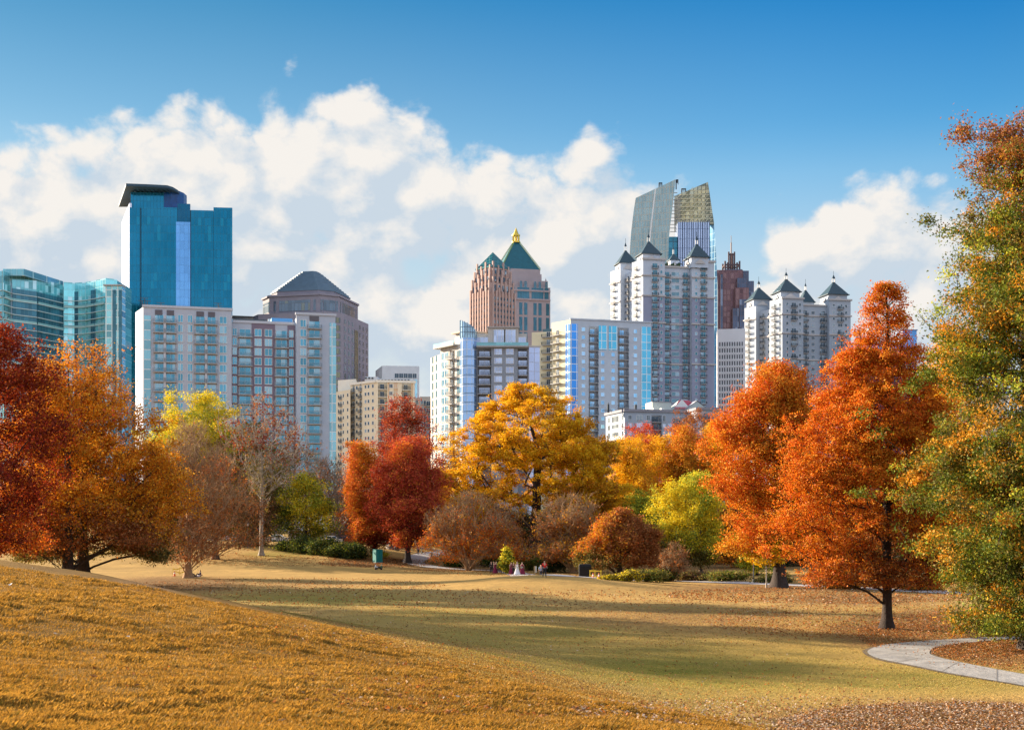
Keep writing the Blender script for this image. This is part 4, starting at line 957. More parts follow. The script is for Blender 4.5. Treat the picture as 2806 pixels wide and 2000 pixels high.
def cylinder_block():
    """grey stone apartments with a round glass corner"""
    Z = 69.9; C0 = pt(1306, 911, Z); B = pt(1448, 911, Z); b = Bld('apartment_block', 'grey stone apartment block with a rounded blue glass corner, right of the cream block', C0[0], C0[1], 'apartment block')
    m = mat('stone_grey', (0.29, 0.32, 0.37), 0.85, 0.06, 0.3); m2 = mat('stone_pale', (0.55, 0.52, 0.48), 0.85, 0.06, 0.3)
    f = Fac(b, C0, B); w = MB(); zs = [f.z(978 + 25.0 * k, 1330) for k in range(13)]; H = zs[0] - zs[1]; zl = zs[0] + H * 1.03
    bays = [(f.u(1308), f.u(1346), 2.2, zl - .4), (f.u(1419), f.u(1446), 2.2, zl - .4)]
    f.wall(w, 0, f.w, 0, zl, m, bays); bk = MB(); bk.box(0, f.w, 2.4, 20, 0, zl - .1, m); bk.box(f.u(1308), f.u(1444), 2.5, 18, zl, Z, m2); bk.box(f.u(1337), f.u(1421), 1.5, 16, zl, f.z(897, 1380), m2)
    bk.box(f.u(1334), f.u(1424), 1.0, 16.5, f.z(897, 1380), f.z(893, 1380), mat('cornice_grey', (0.42, 0.38, 0.36), 0.8)); w.add(bk, f.M); b.part(w, 'wall')
    led = MB(); led.box(f.u(1306), f.u(1448), -1.5, 1.5, zl, zl + .45, SLAB); b.fo(led, 'terrace_ledge', f)
    gr = MB(); gr.box(f.u(1306), f.u(1448), -1.45, -1.38, zl + .45, zl + 1.5, glass('rail_glass', (0.20, 0.42, 0.45), 0.4, 0.2)); b.fo(gr, 'terrace_rail', f)
    wide = window_mb(f.u(1376) - f.u(1354), H * .68, G_LILAC, WHITEF, 1, 0.12, 1); bal = balcony_mb(f.u(1345) - f.u(1309), G_LILAC, 2.6, RAIL, SLAB, WHITEF, 3.6, H * .72, ins=2.15)
    bal2 = balcony_mb(f.u(1445) - f.u(1420), G_LILAC, 2.6, RAIL, SLAB, WHITEF, 3.0, H * .72, ins=2.15)
    for k, z in enumerate(zs):
        f.put('balcony', bal, f.u(1327), z); f.put('balcony', bal2, f.u(1432.7), z)
        f.put('window', wide, f.u(1365), z + .7); f.put('window', wide, f.u(1397), z + .7)
    for p, q in ((1321, 1.6), (1369, 1.3), (1397, 1.3), (1425, 1.6)):
        big = window_mb(4.0, zl * 0 + (5.6 if q < 1.5 else 3.2), G_LILAC, WHITEF, 2, 0.14, 1); f.put('penthouse_window', big, f.u(p), zl + .5, q)
    gs = glass('lilac_curtain', (0.42, 0.47, 0.64), 0.55, 0.15, 1.9, H, (0.45, 0.47, 0.55), 0.08, 0.12)
    E = pt(1478.5, 950, f.z(950, 1478)); ge = Fac(b, B, (E[0], B[1] + 1.0)); st = MB(); st.box(0.02, ge.w, -0.3, 14, 0, f.z(951, 1465), gs); st.box(-0.1, ge.w + .3, -0.6, 14, f.z(951, 1465), f.z(947, 1465), m2); b.fo(st, 'glass_wing', ge)
    # round glass corner with the curved fin above
    gc = glass('cylinder_glass', (0.32, 0.48, 0.74), 0.6, 0.1, 1.6, H, (0.70, 0.76, 0.82), 0.09, 0.14)
    r = (P(1306, 420) - P(1260, 420)) / 2; cx, cy = P(1283, 420), C0[1] + r * .55; ring = [(cx + r * math.cos(a), cy + r * math.sin(a)) for a in np.linspace(math.pi * .92, math.pi * 2.08, 22)]
    c = MB(); zc = zat(922, 417); n = len(ring)
    for i in range(n - 1): c.poly([(*ring[i], 0), (*ring[i + 1], 0), (*ring[i + 1], zc), (*ring[i], zc)], gc)
    c.poly([(*p, zc) for p in ring], m2); b.part(c, 'glass_corner')
    c = MB(); za = [zat(874, 417) if i < 3 else zat(874 + 44 * ((i - 3) / (n - 4))**1.7, 417) for i in range(n)]
    for i in range(n - 1):
        c.poly([(*ring[i], zc), (*ring[i + 1], zc), (*ring[i + 1], za[i + 1]), (*ring[i], za[i])], glass('fin_glass', (0.45, 0.66, 0.78), 0.4, 0.2))
        if i % 2 == 0: c.box(ring[i][0] - .12, ring[i][0] + .12, ring[i][1] - .2, ring[i][1] + .1, zc, za[i] + .2, mat('fin_frame', (0.25, 0.36, 0.48), 0.5))
    for h in (.3, .6): 
        for i in range(n - 1): zq = zc + h * (zat(874, 417) - zc); (zq < za[i]) and c.box(min(ring[i][0], ring[i + 1][0]), max(ring[i][0], ring[i + 1][0]) + .05, ring[i][1] - .2, ring[i][1] + .1, zq, zq + .25, MATS['fin_frame'])
    b.part(c, 'glass_fin')
    for q in range(12):
        z = zs[q] - .1; c = MB()
        for i in range(n - 1): c.poly([(ring[i][0] * 1.0 - .0, ring[i][1] - .12, z), (ring[i + 1][0], ring[i + 1][1] - .12, z), (ring[i + 1][0], ring[i + 1][1] - .12, z + .3), (ring[i][0], ring[i][1] - .12, z + .3)], MATS['fin_frame'])
        b.part(c, 'floor_band')
    # left side going back: windows, then curved balconies, then the far wing
    L1 = pt(1252, 909, Z); fl = Fac(b, (L1[0] - 0.5, L1[1] + 6), (cx - r * .92, cy)); w2 = MB(); fl.wall(w2, -1, fl.w + 1, 0, Z - 1, m2); 
    S1 = (P(1207, 432), 432); S2 = (P(1252, 424), 424); fs = Fac(b, S1, S2); zt = fs.z(952, 1230)
    fs.wall(w2, 0, fs.w, 0, zt, m2, [(fs.u(1232), fs.u(1246), 2.0, zt - 1)]); bb = MB(); bb.box(0, fs.w, 2.2, 16, 0, zt - .1, m2); bb.box(fs.u(1222), fs.u(1254), 4, 14, zt, fs.z(909, 1240), m2); bb.box(fs.u(1216), fs.u(1256), 3, 15, fs.z(909, 1240), fs.z(905, 1240), mat('cornice_warm', (0.62, 0.48, 0.36), 0.8)); w2.add(bb, fs.M)
    T1 = (P(1180, 442), 442); ft = Fac(b, T1, S1); zt2 = ft.z(977, 1190); ft.wall(w2, 0, ft.w, 0, zt2, m2); bb = MB(); bb.box(0.3, ft.w, 0.8, 15, 0, zt2 - .1, m2); bb.box(ft.u(1190), ft.w, 3, 12, zt2, ft.z(938, 1200), m2); w2.add(bb, ft.M); b.part(w2, 'wall')
    sl = MB(); sl.box(fs.u(1199), fs.u(1254), -1.8, 0.5, zt, zt + .5, SLAB); sl.box(fs.u(1199), fs.u(1254), -1.75, -1.7, zt + .5, zt + 1.6, MATS['rail_glass']); b.fo(sl, 'terrace_ledge', fs)
    wn = window_mb(1.5, H * .75, G_TEALWIN, DARKF, 1, .1); wn2 = window_mb(2.0, H * .8, G_TEALWIN, WHITEF, 1, .1); cb = balcony_mb(fs.u(1246) - fs.u(1232) + .6, G_DARKWIN, 1.3, RAIL, SLAB, DARKF, 1.4, H * .75)
    for z in zs:
        for p in (1214, 1223.5): fs.put('window', wn2, fs.u(p), z + .3)
        fs.put('balcony', cb, fs.u(1239), z, -.1)
        for q in (.25, .75): fl.put('window', wn, fl.w * q, z + .3)
        for p in (1186, 1196): ft.put('window', wn, ft.u(p), z + .3)
    b.done()
cylinder_block()

def blue_window_tower():
    """white block with blue glass corner and long balcony stacks"""
    Z = 83.2; A = pt(1564, 875.6, Z); B = pt(1785, 885, Z); L = pt(1512, 885, Z)
    b = Bld('apartment_tower', 'white apartment tower with vivid blue corner glass and black balcony rails, centre', A[0], A[1], 'apartment tower')
    m = mat('stucco_white', (0.49, 0.54, 0.61), 0.85, 0.05, 0.3); my = mat('stucco_yellowish', (0.72, 0.64, 0.44), 0.85, 0.05, 0.3)
    f = Fac(b, A, B); fl = Fac(b, L, A); w = MB(); zs = [f.z(919 + 21.95 * k, 1708) for k in range(13)]; H = zs[0] - zs[1]; zt = zs[0] + H * .92
    f.wall(w, 0, f.w, 0, Z, m, [(f.u(1613.5), f.u(1640), 1.9, zt), (f.u(1693), f.u(1723), 1.9, zt)]); fl.wall(w, 0, fl.w, 0, Z, my)
    bk = MB(); bk.box(0, f.w, 2.1, 20, 0, Z - .9, m); bk.box(f.u(1655), f.u(1672), 6, 12, Z - .9, f.z(868, 1660), DARKF); bk.box(f.u(1630), f.u(1700), 5, 14, Z - .9, f.z(875, 1660), m); w.add(bk, f.M)
    L2 = (P(1457, 489), 489); fw = Fac(b, L2, (P(1512, 487), 487)); zw = fw.z(910, 1480); fw.wall(w, 0, fw.w, 0, zw, my); bb = MB(); bb.box(0, fw.w, .7, 14, 0, zw - .8, my); bb.box(fw.u(1482), fw.u(1524), 3, 11, zw - .8, fw.z(898, 1500), mat('roof_slate', (0.06, 0.12, 0.17), .6)); bb.box(fw.u(1500), fw.u(1530), 11.2, 16, zw, fw.z(884, 1500), mat('roof_teal', (0.22, 0.38, 0.40), .6)); w.add(bb, fw.M); b.part(w, 'wall')
    cp = MB(); cp.box(-.3, f.w + .3, -.3, .5, Z, Z + .5, m); b.fo(cp, 'parapet', f)
    blue = glass('blue_curtain', (0.05, 0.26, 0.68), 0.6, 0.1, 2.2, H, (0.75, 0.8, 0.85), 0.13, 0.25); pale = glass('pale_blue_curtain', (0.24, 0.44, 0.80), 0.6, 0.1, 1.8, H, (0.75, 0.8, 0.85), 0.13, 0.2); cyan = glass('cyan_curtain', (0.10, 0.44, 0.62), 0.6, 0.1, 2.0, H, (0.78, 0.86, 0.88), 0.12, 0.22)
    b.panel(f, 'corner_glazing', 0.1, f.u(1582.5), 0, Z - 1.6, blue); b.panel(fl, 'corner_glazing', fl.u(1550), fl.w - .1, 0, Z - 1.6, pale)
    b.panel(f, 'end_glazing', f.u(1757), f.u(1783), 0, Z - 1.6, cyan)
    for p0, p1 in ((1640.5, 1663), (1668, 1691)): b.panel(f, 'upper_glazing', f.u(p0), f.u(p1), f.z(959, 1665), Z - 1.8, cyan)
    small = window_mb(1.5, 1.55, G_SKYWIN, WHITEF, 0, .08); bal = [balcony_mb(f.u(q) - f.u(p) - .1, G_SKYWIN, 2.1, RAIL, SLAB, WHITEF, 1.8, H * .72, ins=1.85) for p, q in ((1613.5, 1640), (1693, 1723))]
    for k, z in enumerate(zs):
        for p in (1598.5, 1741): f.put('window', small, f.u(p), z + .9)
        if k > 2:
            for p in (1651.5, 1680): f.put('window', small, f.u(p), z + .9)
        f.put('balcony', bal[0], f.u(1626.8), z); f.put('balcony', bal[1], f.u(1708), z)
    lb = balcony_mb(4.8, G_DARKWIN, 1.6, RAIL, SLAB, WHITEF, 1.5, H * .7)
    for z in zs: fl.put('balcony', lb, fl.u(1528), z); fw.put('balcony', lb, fw.u(1503), z)
    b.done()
blue_window_tower()

def grey_low_block():
    Z = 44.7; A = pt(1712, 1128, Z); B = pt(1884, 1131, Z); L = pt(1660, 1139, Z)
    b = Bld('apartment_block', 'low grey apartment block with a red gabled roof house on top', A[0], A[1], 'apartment block')
    m = mat('stucco_bluegrey', (0.36, 0.42, 0.50), .85, .05, .3); mt = mat('roof_edge_grey', (0.26, 0.26, 0.30), .8); pg = mat('plant_room_grey', (0.46, 0.50, 0.48), .8, .04)
    f = Fac(b, A, B); fl = Fac(b, L, A); w = MB(); zs = [f.z(1156.3 + 21.6 * k, 1800) for k in range(6)]; H = zs[0] - zs[1]
    f.wall(w, 0, f.w + .5, 0, Z, m, [(f.u(1785.5), f.u(1813), 1.8, zs[0] + H * .86)]); fl.wall(w, 0, fl.w, 0, Z, m); bk = MB(); bk.box(0, f.w, 2, 24, 0, Z - .6, m); w.add(bk, f.M)
    R1 = (P(1910, f.A.y - 6), f.A.y - 6); fr = Fac(b, (f.B.x, f.B.y), R1); fr.wall(w, 0, fr.w, 0, Z, m); fe = Fac(b, R1, (P(1973, f.A.y - 5), f.A.y - 5)); fe.wall(w, 0, fe.w, 0, Z, m, [(fe.u(1928), fe.u(1969.5), 1.8, Z - 1)]); bk = MB(); bk.box(0, fe.w, 2, 28, 0, Z - .6, m); w.add(bk, fe.M); b.part(w, 'wall')
    for fc in (f, fl, fr, fe):
        e = MB(); e.box(-.4, fc.w + (.4 if fc is not fl else -.7), -.5, .8, Z, Z + .9, mt); b.fo(e, 'roof_edge', fc)
    def W_(pa, pb, z, h, g, fc=f, n=1): fc.put('window', window_mb(fc.u(pb) - fc.u(pa), h, g, WHITEF, n, .1), (fc.u(pa) + fc.u(pb)) / 2, z)
    for k, z in enumerate(zs):
        W_(1721, 1731, z + .7, 1.5, G_DARKWIN if k < 1 else G_LILAC); W_(1744, 1761, z + (.2 if k < 1 else .7), 2.1 if k < 1 else 1.6, G_DARKWIN if k < 1 else G_LILAC, f, 3 if k < 1 else 2)
        W_(1772, 1781, z + (.1 if k < 1 else .7), 2.2 if k < 1 else 1.4, G_DARKWIN if k < 1 else G_LILAC); W_(1816, 1824, z + (.1 if k < 1 else .7), 2.2 if k < 1 else 1.4, G_DARKWIN if k < 1 else G_LILAC)
        if k: W_(1831, 1841, z + .7, 1.5, G_LILAC)
        f.put('balcony', balcony_mb(f.u(1813) - f.u(1785.5) - .1, G_DARKWIN, 2.0, RAIL, SLAB, WHITEF, 2.6, 2.1, ins=1.75), f.u(1799), z)
        f.put('balcony', balcony_mb(f.u(1873) - f.u(1845), G_DARKWIN, 1.4, RAIL, SLAB, WHITEF, 2.0, 2.1), f.u(1859), z)
        fe.put('balcony', balcony_mb(fe.u(1969) - fe.u(1928) - .1, G_DARKWIN, 2.0, RAIL, SLAB, WHITEF, 1.4, 2.1, ins=1.75), fe.u(1948.7), z)
        W_(1912, 1924, z + .2, 2.1, G_DARKWIN if k < 1 else G_LILAC, fe, 2)
        W_(1666, 1672, z + .5, 1.9, G_DARKWIN, fl); W_(1677, 1695, z + (.3 if k < 1 else .8), 2.2 if k < 1 else 1.5, G_DARKWIN, fl, 5); W_(1704, 1708, z + .5, 1.8, G_DARKWIN, fl, 0)
    t = MB(); t.box(f.u(1807), f.u(1860), 8, 16, Z - .6, f.z(1096, 1830), pg); t.box(f.u(1806.5), f.u(1860.5), 7.8, 16.2, f.z(1096, 1830), f.z(1094, 1830), mt); b.fo(t, 'plant_room', f)
    t = MB(); t.box(f.u(1861), f.u(1965), 9, 18, Z - .6, f.z(1111, 1900), pg); b.fo(t, 'plant_room', f)
    # gabled red roof house
    red = mat('roof_red', (0.42, 0.03, 0.06), .5, .12, 1.5); t = MB(); u0, u1, um = f.u(1878), f.u(1944), f.u(1912); z0, z1 = f.z(1112, 1900), f.z(1087, 1900)
    t.poly([(u0 - 1, 9.5, z0), (u0 + 2, 9.5, z1), (u0 + 2, 9.5, z1), (u0 + 5, 9.5, z0)], WHITEF)
    t.poly([(u0 - 1.2, 8.6, z0 - .3), (u0 + 2, 13, z1), (u1 - 3, 13, z1), (u1 + .5, 8.6, z0 - .3)], red); t.poly([(u0 - 1.2, 17.4, z0 - .3), (u0 + 2, 13, z1), (u1 - 3, 13, z1), (u1 + .5, 17.4, z0 - .3)], red)
    t.poly([(u0 - 1.2, 8.6, z0 - .3), (u0 + 2, 13, z1), (u0 - 1.2, 17.4, z0 - .3)], pg); t.poly([(u1 + .5, 8.6, z0 - .3), (u1 - 3, 13, z1), (u1 + .5, 17.4, z0 - .3)], red)
    for i in range(14):
        q = i / 13; xa = u0 - 1.2 + q * (u1 - u0 + 1.7); xb = u0 + 2 + q * (u1 - u0 - 5); t.poly([(xa, 8.45, z0 - .25), (xa + .12, 8.45, z0 - .25), (xb + .12, 12.9, z1 + .1), (xb, 12.9, z1 + .1)], mat('roof_seam', (0.6, 0.16, 0.2), .5))
    b.fo(t, 'red_roof', f)
    t = MB(); gx = f.u(1930); t.poly([(gx - 4, 7.4, z0 - .4), (gx, 7.4, z0 + 2.3), (gx + 4, 7.4, z0 - .4)], pg)
    for sx in (-1, 1): t.poly([(gx + sx * 4.4, 7.2, z0 - .6), (gx, 7.2, z0 + 2.6), (gx, 11.5, z0 + 2.6), (gx + sx * 4.4, 9, z0 - .6)], mat('gable_roof_grey', (.3, .31, .36), .7))
    b.fo(t, 'gable', f)
    for p in (1676, 1752):
        t = MB(); u = f.u(p); t.box(u - .35, u + .35, 4, 4.4, Z, Z + 5.2 * .55, DARKF); t.box(u - .08, u + .08, 4, 4.2, Z, Z + 3.4, DARKF)
        for q in range(4): t.box(u - 1.8 + q, u - 1.7 + q, 4.6, 4.7, Z, Z + 1.1, DARKF); t.box(u - 2, u + 1.8, 4.6, 4.7, Z + .5 + q * .15, Z + .55 + q * .15, DARKF)
        b.fo(t, 'antenna', f)
    for i in range(12):
        t = MB(); u = f.u(1764) + i * 1.05 + random.random() * .5; h = .6 + random.random() * 1.4; t.box(u, u + .8, 3 + random.random() * 2, 5.4, Z - .6, Z + h, WHITEF if i % 3 else pg); t.box(u + .1, u + .4, 2.8, 3.0, Z + .2, Z + h * .7, DARKF); b.fo(t, 'roof_unit', f)
    rl = MB(); 
    for i in range(30): u = f.u(1905) + i * (f.u(1972) - f.u(1905)) / 29; rl.box(u, u + .06, 1, 1.06, Z + .9, Z + 2.0, RAILG)
    rl.box(f.u(1905), f.u(1972), 1, 1.06, Z + 2, Z + 2.08, RAILG); b.fo(rl, 'roof_rail', f)
    b.done()
grey_low_block()

def twin(label, pl, pc, pr, yl, yc, yr, d, floor_px, first, wallc, lowc, sc_=1.0):
    """white residential tower: corner pavilions with dark pyramid roofs"""
    Z = zat(yc, d); A = (P(pc, d), d); B = pt(pr, yr, Z); L = pt(pl, yl, Z)
    b = Bld('apartment_tower', label, A[0], A[1], 'apartment tower')
    mu = mat('limestone_white' + ('' if lowc is None else '_b'), (0.52, 0.57, 0.65) if lowc is None else (0.40, 0.45, 0.52), .85, .04, .3); ml = mat('limestone_lilac' + ('' if lowc is None else '_b'), lowc or (0.30, 0.32, 0.43), .85, .05, .3); dk = mat('pyramid_slate', (0.025, 0.055, 0.075), .45, .15, 1.0); cn = mat('cornice_stone', (0.50, 0.47, 0.46), .8, .05)  # second tower's white stone is coloured darker to stand for shade on it
    f = Fac(b, A, B); fl = Fac(b, L, A); w = MB(); SB = 3.0; a1, a2 = f.w * .305, f.w * .685; b1, b2 = fl.w * .31, fl.w * .67
    zs = [zat(first + floor_px * k, d) for k in range(int((1330 - first) / floor_px))]; H = zs[0] - zs[1]; zm = Z - H * .85; zc = [zs[1] + H * .95 * 0 + H * .0 - .5, zs[4] - .5, zs[8] - .5, zs[14] - .5]
    zsplit = zs[4] - .5
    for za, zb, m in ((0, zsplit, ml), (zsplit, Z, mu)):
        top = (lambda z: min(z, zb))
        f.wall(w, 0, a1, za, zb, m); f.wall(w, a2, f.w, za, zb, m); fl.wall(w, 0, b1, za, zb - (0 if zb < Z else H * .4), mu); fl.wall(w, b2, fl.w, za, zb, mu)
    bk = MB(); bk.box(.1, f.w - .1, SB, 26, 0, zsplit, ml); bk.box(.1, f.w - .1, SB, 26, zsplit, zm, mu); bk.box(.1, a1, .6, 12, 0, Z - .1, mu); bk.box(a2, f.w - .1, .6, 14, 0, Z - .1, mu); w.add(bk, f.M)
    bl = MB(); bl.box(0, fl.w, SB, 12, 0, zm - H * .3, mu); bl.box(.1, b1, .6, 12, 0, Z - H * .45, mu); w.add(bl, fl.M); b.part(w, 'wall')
    for z in zc:
        c = MB(); c.box(-.6, a1 + .3, -.55, .1, z, z + .7, cn); c.box(a1 + .31, a2 - .31, SB - .5, SB + .1, z, z + .7, cn); c.box(a2 - .3, f.w + .5, -.55, .1, z, z + .7, cn); b.fo(c, 'cornice', f)
        c = MB(); c.box(-.5, b1 + .3, -.55, .1, z, z + .7, cn); c.box(b1 + .31, b2 - .31, SB - .5, SB + .1, z, z + .7, cn); c.box(b2 - .3, fl.w - .56, -.55, .1, z, z + .7, cn); b.fo(c, 'cornice', fl)
    c = MB(); c.box(-.6, a1 + .4, -.7, .6, Z, Z + .8, cn); c.box(a2 - .4, f.w + .6, -.7, .6, Z, Z + .8, cn); c.box(a1 + .41, a2 - .41, SB - .6, SB + .6, zm, zm + .8, cn); b.fo(c, 'cornice', f)
    G1 = G_DUSKWIN if lowc is None else G_DARKWIN; bal = balcony_mb(f.w * .085, G1, 1.3, RAIL, SLAB, WHITEF, f.w * .07, H * .78); bl2 = balcony_mb(f.w * .07, G_DARKWIN, 1.3, RAIL, SLAB, WHITEF, 1.5, H * .75); sm = window_mb(f.w * .035, H * .5, G1, WHITEF, 0, .1); wide = window_mb(f.w * .11, H * .62, G1, WHITEF, 5, .1); wl = window_mb(1.3, H * .55, G_DARKWIN, WHITEF, 0, .1)
    for k, z in enumerate(zs):
        if lowc is None or k % 4 != 3:
            for q in (.165, .845): f.put('balcony', bal, f.w * q, z)
        else:
            for q in (.165, .845): f.put('window', wide if lowc is None else window_mb(f.w * .07, H * .5, G1, WHITEF, 1, .1), f.w * q, z + .7)
        for q in ((.255, .745) if lowc is None else (.07, .255, .75, .93)): f.put('window', sm, f.w * q, z + .8)
        if k > 0:
            for q in (.363, .625): f.put('balcony', bal, f.w * q, z, SB)
            f.put('window', wide if lowc is None else window_mb(f.w * .05, H * .55, G1, WHITEF, 1, .1), f.w * .482, z + .6, SB)
            fl.put('balcony', bl2, fl.w * .40, z, SB); fl.put('window', wl, fl.w * .54, z + .6, SB); fl.put('window', wl, fl.w * .62, z + .6, SB)
            fl.put('balcony', bl2, fl.w * .12, z - H * .3)
        fl.put('balcony', bl2, fl.w * .81, z); fl.put('window', wl, fl.w * .94, z + .6)
    def pav(cx, cy, s, zb, zb2, za, name='pyramid_roof'):
        q = [(cx + s * (f.d.x * i + f.n.x * j), cy + s * (f.d.y * i + f.n.y * j)) for i, j in ((-1, -1), (1, -1), (1, 1), (-1, 1))]
        m = MB(); m.prism([(cx + (p[0] - cx) * .88, cy + (p[1] - cy) * .88) for p in q], zb - 3, zb2, mu)
        for k_ in range(4):        # small pediments on the drum
            p, r_ = q[k_], q[(k_ + 1) % 4]; mx, my = (p[0] + r_[0]) / 2, (p[1] + r_[1]) / 2; ex, ey = (r_[0] - p[0]) * .3, (r_[1] - p[1]) * .3
            m.poly([(mx - ex, my - ey, zb2 - 3.2), (mx + ex, my + ey, zb2 - 3.2), (mx, my, zb2 - 1.0)], cn)
        b.part(m, 'roof_drum')
        m = MB(); inn = [(cx + (p[0] - cx) * .09, cy + (p[1] - cy) * .09) for p in q]; m.prism(q, zb2, za, dk, inn); e = [(cx + (p[0] - cx) * 1.06, cy + (p[1] - cy) * 1.06) for p in q]; m.prism(e, zb2 - .35, zb2 + .02, dk); b.part(m, name)
        m = MB(); r = s * .13; 
        for i, j in ((-1, -1), (1, -1), (1, 1), (-1, 1)): m.box(cx + i * r * .8 - .12, cx + i * r * .8 + .12, cy + j * r * .8 - .12, cy + j * r * .8 + .12, za, za + 2.2, WHITEF)
        rg = [(cx - r, cy - r), (cx + r, cy - r), (cx + r, cy + r), (cx - r, cy + r)]; m.prism(rg, za - .2, za + .15, dk); m.prism(rg, za + 2.2, za + 4.2, dk, [(cx, cy)] * 4, cap=False); m.box(cx - .07, cx + .07, cy - .07, cy + .07, za + 3.5, za + 6.0, dk); b.part(m, 'lantern')
    return b, f, fl, Z, pav, H
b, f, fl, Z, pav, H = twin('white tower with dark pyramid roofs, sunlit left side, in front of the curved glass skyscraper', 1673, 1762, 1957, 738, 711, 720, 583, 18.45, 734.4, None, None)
def at_(px, d_): return (P(px, d_), d_)
for (px, dd, hw, yb, ya) in ((1777, 592, 28.5, 700, 664), (1909, 592, 28, 709, 671), (1714, 606, 25, 724, 688), (1845, 612, 14, 714, 697)):
    pav(*at_(px, dd), hw / F * dd, zat(yb + 12, dd), zat(yb, dd), zat(ya, dd))
tb = MB(); tb.box(f.u(1824), f.u(1890), 4, 8, Z - 4, Z - 2.2, DARKF)
for i in range(9): tb.box(f.u(1824 + i * 5.5), f.u(1827 + i * 5.5), 3.4, 4.6, Z - 2.4, Z - 1.2 + .5 * (i % 3), mat('roof_plants', (.05, .09, .04), .9))
b.fo(tb, 'roof_garden', f); um = MB(); um.poly([(f.u(1858), 5, Z - .6), (f.u(1884), 5, Z - .6), (f.u(1876), 7, Z + .9)], DARKF); um.box(f.u(1871), f.u(1872), 5.6, 6, Z - 3, Z + .4, DARKF); b.fo(um, 'canopy', f); b.done()
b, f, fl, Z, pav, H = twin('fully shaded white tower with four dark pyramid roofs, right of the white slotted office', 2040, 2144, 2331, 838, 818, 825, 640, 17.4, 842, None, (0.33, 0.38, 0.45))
for (px, dd, hw, yb, ya) in ((2154, 652, 31, 803, 767), (2284, 652, 30.5, 811, 775), (2079, 664, 28, 824, 790), (2207, 676, 20, 830, 796)):
    pav(*at_(px, dd), hw / F * dd, zat(yb + 12, dd), zat(yb, dd), zat(ya, dd))
b.done()

def square(px, d, sl, sr, z0=0):
    """plan of a square tower from its near corner column and the seen widths of its left and right sides (photo px)"""
    a = math.atan2(sl, sr); s = math.hypot(sl, sr) * d / F; C = (P(px, d), d)
    r = (math.cos(a), math.sin(a)); l = (-math.sin(a), math.cos(a))
    cx, cy = C[0] + s / 2 * (r[0] + l[0]), C[1] + s / 2 * (r[1] + l[1])
    def ring(k, ch=0.0):
        h = s * k / 2; c = h * ch; pts = []
        for i, j in ((-1, -1), (1, -1), (1, 1), (-1, 1)):
            if ch:
                for (x, y) in ((((i * h), (j * (h - c)))), ((i * (h - c)), (j * h))) if i * j > 0 else (((i * (h - c)), (j * h)), ((i * h), (j * (h - c)))):
                    pts.append((cx + r[0] * x + l[0] * y, cy + r[1] * x + l[1] * y))
            else: pts.append((cx + r[0] * i * h + l[0] * j * h, cy + r[1] * i * h + l[1] * j * h))
        return pts
    return ring, (cx, cy), s
def strips(b, f, us, z0, z1, w, m, name='window', dz=0, y=0.0, gap=0.0):
    for u in us:
        mb = MB(); mb.box(-w / 2, w / 2, -.12, .05, 0, z1 - z0, m); f.put(name, mb, u, z0, y)

